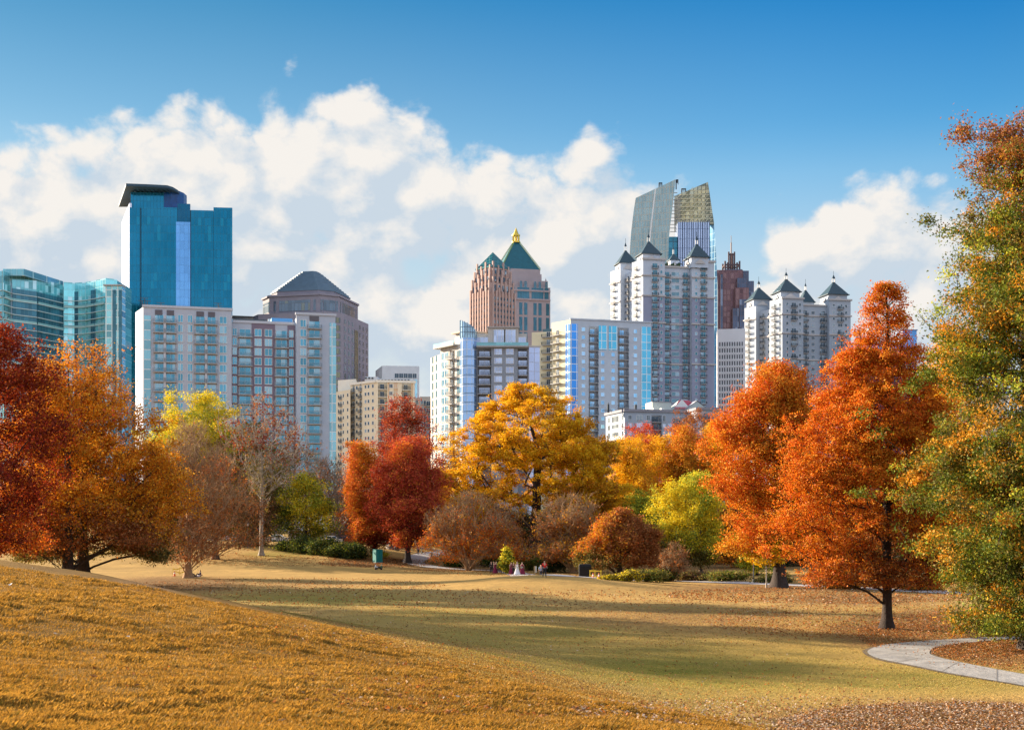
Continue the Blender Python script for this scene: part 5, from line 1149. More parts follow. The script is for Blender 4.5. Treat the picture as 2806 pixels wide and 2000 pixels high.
def teal_tower():
    d = 620; Z = zat(570, d); A = (P(355, d), d); B = (P(637, 625), 625); L = (P(334, 660), 660)
    b = Bld('office_tower', 'tall teal glass tower with a curved flying roof and a pale blue stripe', A[0] + 20, A[1], 'office tower')
    teal = glass('teal_curtain', (0.004, 0.17, 0.29), 0.72, 0.13, 1.6, 3.9, (0.01, 0.15, 0.24), 0.07, 0.10, alt=(0.01, 0.22, 0.34), altp=.05, tilt=.008); dark = glass('teal_dark_curtain', (0.003, 0.10, 0.19), 0.72, 0.13, 1.6, 3.9, (0.01, 0.10, 0.18), 0.06, 0.1, tilt=.008)
    pale = glass('stripe_curtain', (0.15, 0.38, 0.72), 0.65, 0.1, 2.0, 3.9, (0.10, 0.28, 0.58), 0.07, 0.1, tilt=.02); side = glass('side_curtain', (0.70, 0.72, 0.86), 0.55, 0.2, 3.0, 3.9, (0.5, 0.52, 0.62), 0.1, 0.08)
    f = Fac(b, A, B); fl = Fac(b, L, A); g = lambda y: f.z(y, 490)
    w = MB(); q = [(A[0], A[1] + .3), (B[0] - .4, B[1] + .3), (P(634, 660), 660), L]; w.prism(q, 0, g(578), dark); b.part(w, 'wall')
    for n_, p0, p1, yt, m, y in (('glass_facade', 355, 384, 572, teal, 0.0), ('glass_facade', 384.5, 486, 570, teal, -.5), ('glass_facade', 486.5, 521.5, 559, dark, -.5), ('glass_facade', 524, 585, 576, teal, -.7), ('glass_facade', 585.5, 636.8, 567, teal, -.7)):
        t = MB(); t.box(0, f.u(p1) - f.u(p0), y, y + 1.2, 0, g(yt), m); o = t.obj(n_, b.root, b.T @ f.M @ Matrix.Translation((f.u(p0), 0, 0)))
    t = MB(); t.box(f.u(483), f.u(522), -.75, -.55, 0, g(609), pale); b.fo(t, 'pale_stripe', f)
    t = MB(); t.box(f.u(384.6), f.u(388), -.7, -.55, 0, g(574), mat('mullion_teal_dark', (0.0, .06, .11), .3)); t.box(f.u(521.6), f.u(523.8), -.4, -.2, 0, g(576), MATS['mullion_teal_dark']); b.fo(t, 'dark_seam', f)
    t = MB(); t.box(0, fl.w, -.1, 1, 0, g(560), side); b.fo(t, 'side_facade', fl)
    for k in range(26):
        z = g(600) - k * 4.35; sl = MB(); sl.poly([(fl.w * .18, -.3, z - 4.6), (fl.w * .26, -.3, z - 4.6), (fl.w * .86, -.3, z), (fl.w * .78, -.3, z)], mat('slit_dark', (.02, .03, .06), .4)); b.fo(sl, 'diagonal_slit', fl)
    # drum under the flying roof
    t = MB(); t.box(f.u(362), f.u(446), 4, 26, g(575), g(512), teal); t.box(f.u(357), f.u(448), 1.0, 27, g(575), g(528), teal)
    rr = 12.5; cu = f.u(446)
    pts = [(cu + rr * .75 * math.sin(a), 14 - 13 * math.cos(a)) for a in np.linspace(0, math.pi, 9)]
    for i in range(8): t.poly([(*pts[i], g(575)), (*pts[i + 1], g(575)), (*pts[i + 1], g(516)), (*pts[i], g(516))], mat('drum_blue', (0.005, .07, .26), .3, .3, .5))
    b.fo(t, 'glass_drum', f)
    for p in (366, 393, 419, 445): c = MB(); c.box(f.u(p), f.u(p) + .9, 2.0, 3.0, g(530), g(510), WHITEF); b.fo(c, 'roof_column', f)
    zr = zat(503, 612); top = [(345, 503), (400, 505), (458, 508), (474, 513), (487, 521), (496, 531), (499, 541), (497, 549), (488, 556), (470, 560), (325, 561)]
    ring = [pt(x, y, zr) for x, y in top]; c = MB(); und = mat('roof_soffit', (.05, .10, .16), .7, .1, .2); n = len(ring)
    c.poly([(*p, zr - 1.2) for p in ring], und); c.poly([(*p, zr) for p in ring_inset(ring, .99)], und)
    for i in range(n): j = (i + 1) % n; c.poly([(*ring[i], zr - 1.2), (*ring[j], zr - 1.2), (*ring[j], zr), (*ring[i], zr)], mat('roof_edge_slate', (.03, .07, .11), .6))
    for q in range(1, 9): # soffit ribs
        x0 = ring[0][0] + (ring[6][0] - ring[0][0]) * q / 9; c.box(x0 - .2, x0 + .2, 618, 648, zr - 1.9, zr - 1.25, MATS['roof_edge_slate'])
    b.part(c, 'flying_roof'); b.done()
teal_tower()

def curved_glass(label, tops, d_hi, segs, tint, line, darks, x0, crown=None):
    """glass residential slab on a bent plan with white floor edges"""
    Z = zat(tops[0][1], d_hi); ring = [pt(x, y, Z) for x, y in tops]
    b = Bld('glass_tower', label, ring[0][0], ring[0][1], 'glass tower'); fac = [Fac(b, ring[i], ring[i + 1]) for i in range(len(ring) - 1)]
    g = glass('residential_glass_%d' % len(tops), tint, .6, .12, 1.9, 3.0, line, .05, .3, alt=(.55, .78, .82), altp=.16, tilt=.04)
    edge = mat('floor_edge_pale', (.55, .68, .70), .6, .05); dk = glass('dark_bay_glass', (.04, .16, .22), .4, .15, 1.8, 3.0, (.1, .2, .25), .05, .3)  # deep teal glass for the dark bays
    w = MB(); back = [(p[0], p[1] + 22) for p in ring[::-1]]; w.poly([(*p, Z - .5) for p in ring + back], g)
    w.poly([(*ring[0], 0), (*back[-1], 0), (*back[-1], Z - .5), (*ring[0], Z - .5)], g); w.poly([(*ring[-1], 0), (*back[0], 0), (*back[0], Z - .5), (*ring[-1], Z - .5)], g); b.part(w, 'wall')
    for f in fac:
        t = MB(); t.box(0, f.w, 0, .5, 0, Z, g); b.fo(t, 'glass_facade', f)
    n = int((Z - 8) / 3.05) - 1
    for k in range(2, n):
        z = Z - 2.5 - k * 3.05
        if z < 22: break
        e = MB()
        for f in fac:
            L = MB(); o = .9 if k % 2 else .7; L.box(.2, f.w - .2, -o, -.02, z, z + .28, edge); L.box(.2, f.w - .2, -o, -o + .06, z + .28, z + 1.1, mat('floor_rail_glass', (.25, .5, .52), .3)) if k % 3 == 0 else None; e.add(L, f.M)
        b.part(e, 'floor_edge')
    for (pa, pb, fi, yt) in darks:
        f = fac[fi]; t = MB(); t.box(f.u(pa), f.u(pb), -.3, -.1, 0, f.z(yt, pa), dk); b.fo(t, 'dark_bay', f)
    return b, fac, ring, Z
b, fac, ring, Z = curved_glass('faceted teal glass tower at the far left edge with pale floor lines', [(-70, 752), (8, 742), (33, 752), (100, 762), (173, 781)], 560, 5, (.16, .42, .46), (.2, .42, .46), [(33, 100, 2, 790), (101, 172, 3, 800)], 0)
c = MB(); r2 = [pt(8, 737, Z + 2), pt(66, 737, Z + 2), pt(173, 771, Z + 2), (P(173, 600), 600), (P(10, 600), 600)]; c.prism(r2, Z - 1, Z + 2.0, glass('crown_glass', (.22, .50, .58), .6, .12, 2.4, 6.0, (.3, .5, .55), .1, .15)); b.part(c, 'crown')
c = MB(); c.box(*sorted((ring[1][0], ring[2][0])), ring[2][1] - 1.2, ring[2][1] + 1, 0, Z - 4, glass('white_bay_glass', (.62, .72, .86), .5, .15, 1.8, 3.05, (.3, .4, .5), .2, .2)); b.part(c, 'white_bay'); b.done()
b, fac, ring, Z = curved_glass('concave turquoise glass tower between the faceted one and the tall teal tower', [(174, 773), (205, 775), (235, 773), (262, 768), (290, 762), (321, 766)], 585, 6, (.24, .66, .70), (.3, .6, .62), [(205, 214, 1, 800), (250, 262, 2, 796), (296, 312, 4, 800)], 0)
c = MB(); q = pt(294, 786, Z - 4); c.box(q[0], P(340, q[1]), q[1] - 3, q[1] + 2, 0, Z - 4.2, glass('residential_glass_r', (.30, .62, .66), .55, .12, 2.6, 3.05, (.7, .8, .8), .2, .3, alt=(.05, .15, .2), altp=.35)); c.box(q[0] - .6, P(341, q[1]), q[1] - 4, q[1] + 2, Z - 4.2, Z - 3.6, SLAB); b.part(c, 'east_wing')
for (p0, p1) in ((309, 318), (326, 334)):
    c = MB(); c.box(P(p0, q[1] - 3), P(p1, q[1] - 3), q[1] - 3.4, q[1] - 3.1, 0, Z - 6, MATS['dark_bay_glass']); b.part(c, 'dark_bay')
b.done()

def stepped_pyramid():
    d = 640; b = Bld('office_tower', 'grey stone office tower with a stepped blue grey pyramid top, behind the pale apartments', P(860, d), d + 20, 'office tower')
    st = mat('granite_lilac', (.27, .25, .30), .8, .08, .25); rf = mat('stepped_roof', (.12, .19, .26), .6, .12, .4); gl = glass('tower_glass_dark', (.14, .18, .22), .6, .12, 1.8, 3.9, (.12, .14, .17), .08, .2, alt=(.20, .21, .18), altp=.2); gold = glass('tower_glass_gold', (.20, .19, .12), .65, .12, 1.2, 3.9, (.12, .11, .08), .06, .3, alt=(.12, .14, .14), altp=.3)
    cx, cy = P(852, d + 24), d + 24; rot = R(-14)
    def oc(k, ch): 
        h = k; c = k * ch; pts = [(-h + c, -h), (h - c, -h), (h, -h + c), (h, h - c), (h - c, h), (-h + c, h), (-h, h - c), (-h, -h + c)]
        return [(cx + x * math.cos(rot) - y * math.sin(rot), cy + x * math.sin(rot) + y * math.cos(rot)) for x, y in pts]
    Zb = zat(858, d); w = MB(); R1 = oc(25.0, .28); w.prism(R1, 0, Zb, st); b.part(w, 'wall')
    R2 = oc(20.8, .35); w = MB(); w.prism(R2, Zb, zat(808, d), st); w.prism(ring_inset(R2, 1.03), zat(808, d), zat(803, d), st); b.part(w, 'drum'); R3 = oc(17.2, .35); w = MB(); w.prism(R3, zat(803, d), zat(790, d), st); w.prism(ring_inset(R3, 1.02), zat(790, d), zat(787, d), rf); b.part(w, 'upper_drum')
    w = MB(); n = 11; z0, z1 = zat(787, d), zat(727, d)
    for i in range(n): k = 16.8 - (16.8 - 5.6) * i / (n - 1); w.prism(oc(k, .35), z0 + (z1 - z0) * i / n, z0 + (z1 - z0) * (i + 1) / n, rf)
    w.prism(oc(4.3, .35), z1, zat(722, d), rf); b.part(w, 'stepped_roof')
    for i in range(8):
        A_, B_ = R2[i], R2[(i + 1) % 8]; 
        if (A_[1] + B_[1]) / 2 > cy + 8: continue
        f = Fac(b, A_, B_); 
        if f.w > 9:
            for q in (.10, .9): f.put('drum_window', _slab(1.2, zat(812, d) - Zb - 3, gl), f.w * q, Zb + 1.6)
            f.put('drum_window', _slab(f.w * .62, zat(812, d) - Zb - 3, gl), f.w * .5, Zb + 1.6)
    for i in range(8):
        A_, B_ = R1[i], R1[(i + 1) % 8]
        if (A_[1] + B_[1]) / 2 > cy + 10: continue
        f = Fac(b, A_, B_); n = max(2, int(f.w / 4.6))
        for k in range(24):
            z = Zb - 5 - k * 3.9
            if z < 35: break
            if i in (1, 2) and f.w > 12 and False: pass
            if f.w < 14: f.put('window', _slab(f.w * .68, 2.6, gold), f.w * .5, z)
            else:
                for j in range(n): 
                    if j != n // 2: f.put('window', _slab(1.9, 2.3, gl), f.w * (j + .5) / n, z)
        if f.w > 14: t = MB(); t.box(f.w * (n // 2) / n, f.w * (n // 2 + 1) / n, -.2, -.02, 0, Zb - 6, gold); b.fo(t, 'glass_bay', f)
    b.done()
_SL = {}
def _slab(w, h, m):
    k = (round(w, 2), round(h, 2), m.name)
    if k not in _SL: mb = MB(); mb.box(-w / 2, w / 2, -.12, .05, 0, h, m); mb.box(-w / 2 - .1, w / 2 + .1, -.22, .05, -.15, 0, SLAB) if w < 3 else None; _SL[k] = mb
    return _SL[k]
stepped_pyramid()

def pyramid_towers():
    # the smaller pink tower in front
    d = 760; ring, c0, s = square(1345, d, 62, 71); b = Bld('office_tower', 'pink granite tower with a small green glass pyramid, in front of the gold spired one', c0[0], c0[1], 'office tower')
    pk = mat('granite_pink', (.38, .24, .20), .8, .10, .25); pk2 = mat('granite_pink_pale', (.46, .32, .28), .8, .08, .25); gr = glass('pyramid_green', (.01, .12, .14), .5, .2, 2.0, 2.0, (.01, .10, .11), .08, .25)
    tiers = [(1.0, 0, zat(801, d)), (.93, zat(801, d), zat(772, d)), (.82, zat(772, d), zat(750, d)), (.70, zat(750, d), zat(727, d))]
    w = MB()
    for i, (k, za, zb) in enumerate(tiers): w.prism(ring(k, .12 if i < 3 else 0), za, zb, pk if i % 2 == 0 else pk2)
    b.part(w, 'wall')
    for i, (k, za, zb) in enumerate(tiers):
        rg = ring(k); 
        for A_, B_ in ((rg[3], rg[0]), (rg[0], rg[1])):
            f = Fac(b, A_, B_); n = 7 if i == 0 else 6 - i
            for j in range(n + 1):  # piers with stepped heads
                t = MB(); u = f.w * (.08 + .84 * j / n); t.box(u - .5, u + .5, -.6, .3, max(za, 40), zb + (1.5 if j % 2 else 3.5), pk2); b.fo(t, 'pier', f)
            for j in range(n):
                u = f.w * (.08 + .84 * (j + .5) / n)
                if i == 0:
                    for q in range(16):
                        z = zb - 4 - q * 3.5
                        if z > 60: f.put('window', _slab(1.3 if j % 2 else 1.7, 1.8, G_DARKWIN), u, z)
                else: f.put('window', _slab(1.5, (zb - za) * .62, G_DARKWIN), u, za + 1.2)
    t = MB(); q = ring(.74); t.prism(q, zat(727, d), zat(723, d), gr); t.prism(ring(.70), zat(723, d), zat(677, d), gr, [c0] * 4, cap=False); b.part(t, 'pyramid_roof'); b.done()
    # the tall one with the gold spire
    d = 900; a = R(14); s = 43.0; cx, cy = P(1414, d + 20), d + 20; b = Bld('office_tower', 'tallest pink tower with a steep teal pyramid and gold spire', cx, cy, 'office tower')
    def rg(k): return [(cx + k * (x * math.cos(a) - y * math.sin(a)), cy + k * (x * math.sin(a) + y * math.cos(a))) for x, y in ((-1, -1), (1, -1), (1, 1), (-1, 1))]
    pp = mat('granite_rose', (.40, .33, .34), .8, .07, .25); tl = mat('copper_teal', (.008, .105, .14), .5, .15, .5); gd = mat('gold_leaf', (.75, .50, .08), .3, .08, 1, metal=.9)
    w = MB(); K = [(20.0, 0, zat(785, d)), (18.6, zat(785, d), zat(766, d)), (15.0, zat(766, d), zat(745, d)), (14.2, zat(745, d), zat(732, d))]
    for k, za, zb in K: w.prism(rg(k), za, zb, pp)
    b.part(w, 'wall'); t = MB(); t.prism(rg(14.0), zat(732, d), zat(649, d), tl, rg(1.7)); b.part(t, 'pyramid_roof')
    q0, q1 = rg(14.1), rg(1.75)
    for i in range(4):
        t = MB(); A3 = Vector((*q0[i], zat(732, d))); B3 = Vector((*q1[i], zat(649, d)))
        for n_ in range(24): p = A3.lerp(B3, n_ / 23); t.box(p.x - .25, p.x + .25, p.y - .25, p.y + .25, p.z - .3, p.z + 1.5, mat('ridge_green', (.20, .33, .16), .6)) 
        b.part(t, 'ridge')
    t = MB(); z0 = zat(649, d); r8 = lambda r: [(cx + r * math.cos(i * math.pi / 4), cy + r * math.sin(i * math.pi / 4)) for i in range(8)]
    t.prism(r8(3.2), z0, z0 + .8, gd)
    for x, y in r8(2.2): t.box(x - .4, x + .4, y - .4, y + .4, z0 + .8, z0 + 5.2, gd)
    t.prism(r8(.9), z0 + .8, z0 + 5, gd); t.prism(r8(2.9), z0 + 5.0, z0 + 5.9, gd); t.prism(r8(2.0), z0 + 5.9, zat(606, d), gd, r8(.12)); b.part(t, 'gold_spire')
    gl = glass('tall_window_teal', (.05, .16, .22), .5, .15, 1.2, 3.9, (.03, .08, .10), .08, .25)
    Q = rg(20.0); 
    for A_, B_ in ((Q[0], Q[1]), (Q[3], Q[0])):
        f = Fac(b, A_, B_)
        for j, q in enumerate((.05, .20, .29, .46, .55, .72, .81, .95)):
            u = f.w * q
            for ya, yb in ((829, 862), (868, 905), (910, 945)): f.put('tall_window', _slab(2.3, zat(ya, d) - zat(yb, d), gl), u, zat(yb, d), -.02)
        for q in (.07, .245, .505, .765, .93):
            mb = MB(); mb.box(-4.3 if .1 < q < .9 else -1.5, 4.3 if .1 < q < .9 else 1.5, -.14, .02, 0, 8.2, gl); f.put('arched_window', mb, f.w * q, zat(819, d), -.02)
            for e in ((-1.7, 1.7) if .1 < q < .9 else (0,)): f.put('arched_window', arch_mb(2.0, 4.6, gl, pp), f.w * q + e, zat(796, d) + 1.2, -.02)
        for yy in (798, 822): t = MB(); t.box(0, f.w, -.7, -.1, zat(yy, d), zat(yy, d) + 1.2, pp); b.fo(t, 'cornice', f)
    for i in (1, 0):
        p = Q[i]; t = MB(); px_ = p[0] + (cx - p[0]) * .13; t.box(px_ - 1.3, px_ + 1.3, p[1] + 1, p[1] + 3.6, zat(787, d), zat(774, d), pp); t.prism([(px_ - 1.3, p[1] + 1), (px_ + 1.3, p[1] + 1), (px_ + 1.3, p[1] + 3.6), (px_ - 1.3, p[1] + 3.6)], zat(774, d), zat(756, d), pp, [(px_, p[1] + 2.3)] * 4, cap=False); b.part(t, 'pinnacle')
    b.done()
pyramid_towers()

def sail_tower():
    d = 800; b = Bld('office_tower', 'curved glass skyscraper with two slanting sail tops and gold lattice, behind the white tower', P(1840, d), d + 10, 'office tower')
    g1 = glass('sail_glass', (.24, .33, .33), .6, .15, 1.7, 4.0, (.44, .45, .40), .2, .14, alt=(.30, .38, .36), altp=.3, tilt=.03); gb = glass('body_glass', (.50, .58, .76), .6, .12, 3.0, 6.0, (.14, .2, .34), .1, .12)
    gg = glass('lattice_gold', (.40, .40, .30), .5, .25, 2.4, 2.6, (.12, .13, .12), .18, .4, alt=(.14, .16, .12), altp=.35, tilt=.25); gs = glass('sail_edge_glass', (.06, .17, .28), .6, .12, 1.5, 4.0, (.15, .3, .4), .1, .3)
    def sail(name, left, right, dd0, dd1, m, medge, thick, mt=None, yb_=1340):
        """lofted slab: left and right edge columns against height, nearer at dd0"""
        n = 26; yl = left[0][1]; yr = right[0][1]; V = MB(); rows = []
        for i in range(n + 1):
            t = i / n; ya = yl + (yb_ - yl) * t; yb = yr + (yb_ - yr) * t
            rows.append((np.interp(ya, [q[1] for q in left], [q[0] for q in left]), ya, np.interp(yb, [q[1] for q in right], [q[0] for q in right]), yb))
        cols = 6
        def pnt(i, j, off=0):
            xa, ya, xb, yb = rows[i]; s_ = j / cols; px = xa + (xb - xa) * s_; py = ya + (yb - ya) * s_; dd = dd0 + (dd1 - dd0) * s_ + off
            return (P(px, dd), dd, zat(py, dd))
        for i in range(n):
            for j in range(cols):
                V.poly([pnt(i + 1, j), pnt(i + 1, j + 1), pnt(i, j + 1), pnt(i, j)], m); V.poly([pnt(i + 1, j, thick), pnt(i + 1, j + 1, thick), pnt(i, j + 1, thick), pnt(i, j, thick)], mt or m)
            for j in (0, cols): V.poly([pnt(i + 1, j), pnt(i + 1, j, thick), pnt(i, j, thick), pnt(i, j)], medge)
        for j in range(cols): V.poly([pnt(0, j), pnt(0, j + 1), pnt(0, j + 1, thick), pnt(0, j, thick)], medge)
        b.part(V, name); return pnt
    pn = sail('left_sail', [(1742, 543), (1736, 580), (1729, 640), (1725, 700), (1723, 800), (1722, 1340)], [(1851, 492), (1845, 550), (1839, 600), (1833, 650), (1831, 720), (1830, 1340)], 806, 797, g1, gs, 5)
    r = MB(); 
    for i in range(26):
        A_, B_ = Vector(pn(i, 3, -.3)), Vector(pn(i + 1, 3, -.3)); r.poly([A_ + Vector((-.5, 0, 0)), A_ + Vector((.5, 0, 0)), B_ + Vector((.5, 0, 0)), B_ + Vector((-.5, 0, 0))], WHITEF)
    b.part(r, 'white_rib')
    sail('right_sail', [(1935, 612), (1935, 1340)], [(1956, 612), (1962, 690), (1966, 780), (1967, 1340)], 826, 818, gs, gs, 4)
    sail('right_sail_lattice', [(1848, 538), (1848, 614), ], [(1940, 499), (1949, 560), (1957, 614)], 826, 818, gg, gs, 4, None, 615)
    V = MB(); z1 = zat(609, 803); V.box(0, P(1945, 803) - P(1858, 803), 0, 12, 0, z1, gb); o = V.obj('glass_body', b.root, b.T @ Matrix.Translation((P(1858, 803), 803, 0)))
    V = MB(); V.box(0, P(1858, 803) - P(1831, 803), 0, 12, 0, zat(650, 805), glass('body_glass_dark', (.05, .22, .30), .6, .12, 3.0, 4.0, (.05, .1, .15), .15, .2)); V.obj('glass_body', b.root, b.T @ Matrix.Translation((P(1831, 803), 804, 0)))
    for i in range(15):
        x = P(1858 + i * 6.2, 802); V = MB(); V.box(x - .15, x + .15, 802.2, 803.1, 0, z1 + 1.0, mat('fin_navy', (.03, .06, .14), .4)); b.part(V, 'fin')
    V = MB(); z0, z2 = zat(640, 815), zat(560, 815)    # open steel lattice between the sails
    for i in range(6):
        x = P(1848 + i * 3, 812); V.box(x - .2, x + .2, 811, 811.5, z0, zat(545 - i * 2, 811), mat('steel_grey', (.25, .25, .24), .5))
    for i in range(12): z = z0 + (zat(520, 811) - z0) * i / 12; V.box(P(1836, 811), P(1856, 811), 810.6, 811, z, z + .35, MATS['steel_grey'])
    b.part(V, 'lattice')
    lat = mat('steel_pale', (.62, .58, .40), .5)
    V = MB()
    for i in range(9):
        y = 520 + i * 11; x1 = np.interp(y, [499, 560, 620], [1938, 1947, 1955]); x0 = 1852 if y > 536 else 1852 + (536 - y) * 2.3
        V.box(P(x0, 817), P(x1, 817), 816.2, 817.0, zat(y + 4, 817), zat(y + 4, 817) + .35, lat)
        for q in range(int((x1 - x0) / 11)):
            xa = P(x0 + 11 * q, 817); xb = P(x0 + 11 * (q + 1), 817); za = zat(y + 4, 817); zb_ = za + 2.5; V.poly([(xa, 816.1, za), (xa + .35, 816.1, za), (xb, 816.1, zb_), (xb - .35, 816.1, zb_)], lat)
    b.part(V, 'gold_lattice')
    for px, py, dd, wd in ((1806, 504, 806, 9), (1853, 496, 800, 6), (1868, 520, 818, 12)):
        V = MB(); x = P(px, dd); z = zat(py + 10, dd); k = dd / F; V.box(x - .3, x + .3, dd, dd + .6, z - 3, z + 3, DARKF); V.box(x, x + wd * k, dd, dd + .6, z + 2.5, z + 3.1, DARKF); V.box(x + wd * k - .3, x + wd * k, dd, dd + .6, z, z + 3, DARKF)
        for q in range(4): V.box(x + wd * k * q / 4, x + wd * k * q / 4 + .25, dd, dd + .6, z + 1, z + 3.2, DARKF)
        b.part(V, 'roof_crane')
    b.done()
sail_tower()

def brown_tower():
    d = 900; b = Bld('office_tower', 'reddish brown setback tower with an open crown and needle spire', P(2010, d), d + 15, 'office tower')
    g = glass('brown_curtain', (.14, .065, .075), .35, .25, 2.6, 3.9, (.20, .11, .12), .28, .3, alt=(.24, .13, .13), altp=.35, tilt=.08); gd = glass('brown_side_curtain', (.07, .09, .14), .5, .15, 1.6, 3.9, (.16, .12, .14), .1, .3, alt=(.22, .26, .34), altp=.2); st = mat('crown_stone', (.11, .07, .075), .7, .1)
    def blk(name, p0, p1, y0, dd, dp, m): V = MB(); x0 = P(p0, dd); V.box(0, P(p1, dd) - x0, 0, dp, 0, zat(y0, dd), m); V.obj(name, b.root, b.T @ Matrix.Translation((x0, dd, 0)))
    for a in (('wall', 1960, 2036, 740, 900, 36, g), ('wall', 2036.2, 2052, 742, 903, 30, gd), ('wall', 2052.2, 2066, 770, 906, 26, gd), ('side_bay', 2020, 2048, 762, 897, 4, gd), ('side_bay', 2015, 2052, 788, 896, 3, g), ('side_bay', 2008, 2024, 845, 894, 4, gd), ('side_bay', 2026, 2056, 820, 894, 4, gd), ('side_bay', 1974, 1981, 752, 898, 4, gd), ('side_bay', 2045, 2072, 800, 899, 10, gd), ('side_bay', 1985, 2034, 738, 902, 20, gd)): blk(*a)
    k = d / F; cx = P(2003.5, d + 12); cy = d + 12; z0 = zat(740, d)
    V = MB()
    for i in (-20, -13, 13, 20):
        for j in (-1, 1): V.box(cx + i * k - .55, cx + i * k + .55, cy + j * 5 - .5, cy + j * 5 + .5, z0 - 1, zat(710 if abs(i) > 15 else 714, d), st)
    V.box(cx - 20 * k, cx + 20 * k, cy - 5.3, cy - 4.4, zat(722, d), zat(718, d), st); V.box(cx - 20 * k, cx + 20 * k, cy + 4.6, cy + 5.4, zat(722, d), zat(718, d), st); [V.box(cx + i * k - .4, cx + i * k + .4, cy - 5.2, cy + 5.3, zat(721.5, d), zat(718.5, d), st) for i in (-20, 20)]; b.part(V, 'crown_lower')
    V = MB()
    for i in (-8, -3, 3, 8): V.box(cx + i * k - .5, cx + i * k + .5, cy - 2.4, cy - 1.4, z0 - 1, zat(682 if abs(i) > 5 else 686, d), st)
    V.box(cx - 8 * k, cx + 8 * k, cy - 2.5, cy - 1.3, zat(691, d), zat(688, d), st); b.part(V, 'crown_upper')
    V = MB(); V.box(cx - .45, cx + .45, cy - .45, cy + .45, z0, zat(655, d), mat('spire_bronze', (.45, .36, .30), .4, metal=.5)); V.box(cx - .2, cx + .2, cy - .2, cy + .2, zat(655, d), zat(636, d), MATS['spire_bronze']); b.part(V, 'spire')
    b.done()
brown_tower()

def white_grid():
    d = 620; Z = zat(902, d); A = (P(1965, d), d); B = (P(2042, d - 2), d - 2); b = Bld('office_building', 'bright white office slab with rows of small dark slot windows', A[0], A[1], 'office building')
    m = mat('precast_white', (.84, .82, .82), .8, .03, .3); f = Fac(b, A, B); w = MB(); f.wall(w, 0, f.w, 0, Z, m); bk = MB(); bk.box(0, f.w, .6, 20, 0, Z - .3, m); w.add(bk, f.M); b.part(w, 'wall')
    mb = MB(); mb.box(-.27, .27, -.05, .05, 0, 1.95, mat('slot_glass', (.03, .04, .06), .25)); mb.box(-.45, -.28, -.2, .05, -.1, 2.1, m); mb.box(.28, .45, -.2, .05, -.1, 2.1, m)
    u0 = f.u(1972.5); st = f.u(1979.3) - u0; n = int((f.w - u0) / st)
    for k in range(17):
        z = zat(949 + 17.5 * k, d)
        for j in range(n):
            u = u0 + j * st
            if u < f.w - 1: f.put('window', mb, u, z)
    for k in range(17): t = MB(); t.box(0, f.w, -.25, -.06, zat(953.5 + 17.5 * k, d), zat(951.5 + 17.5 * k, d), m); b.fo(t, 'sill_band', f)
    b.done(300)
white_grid()

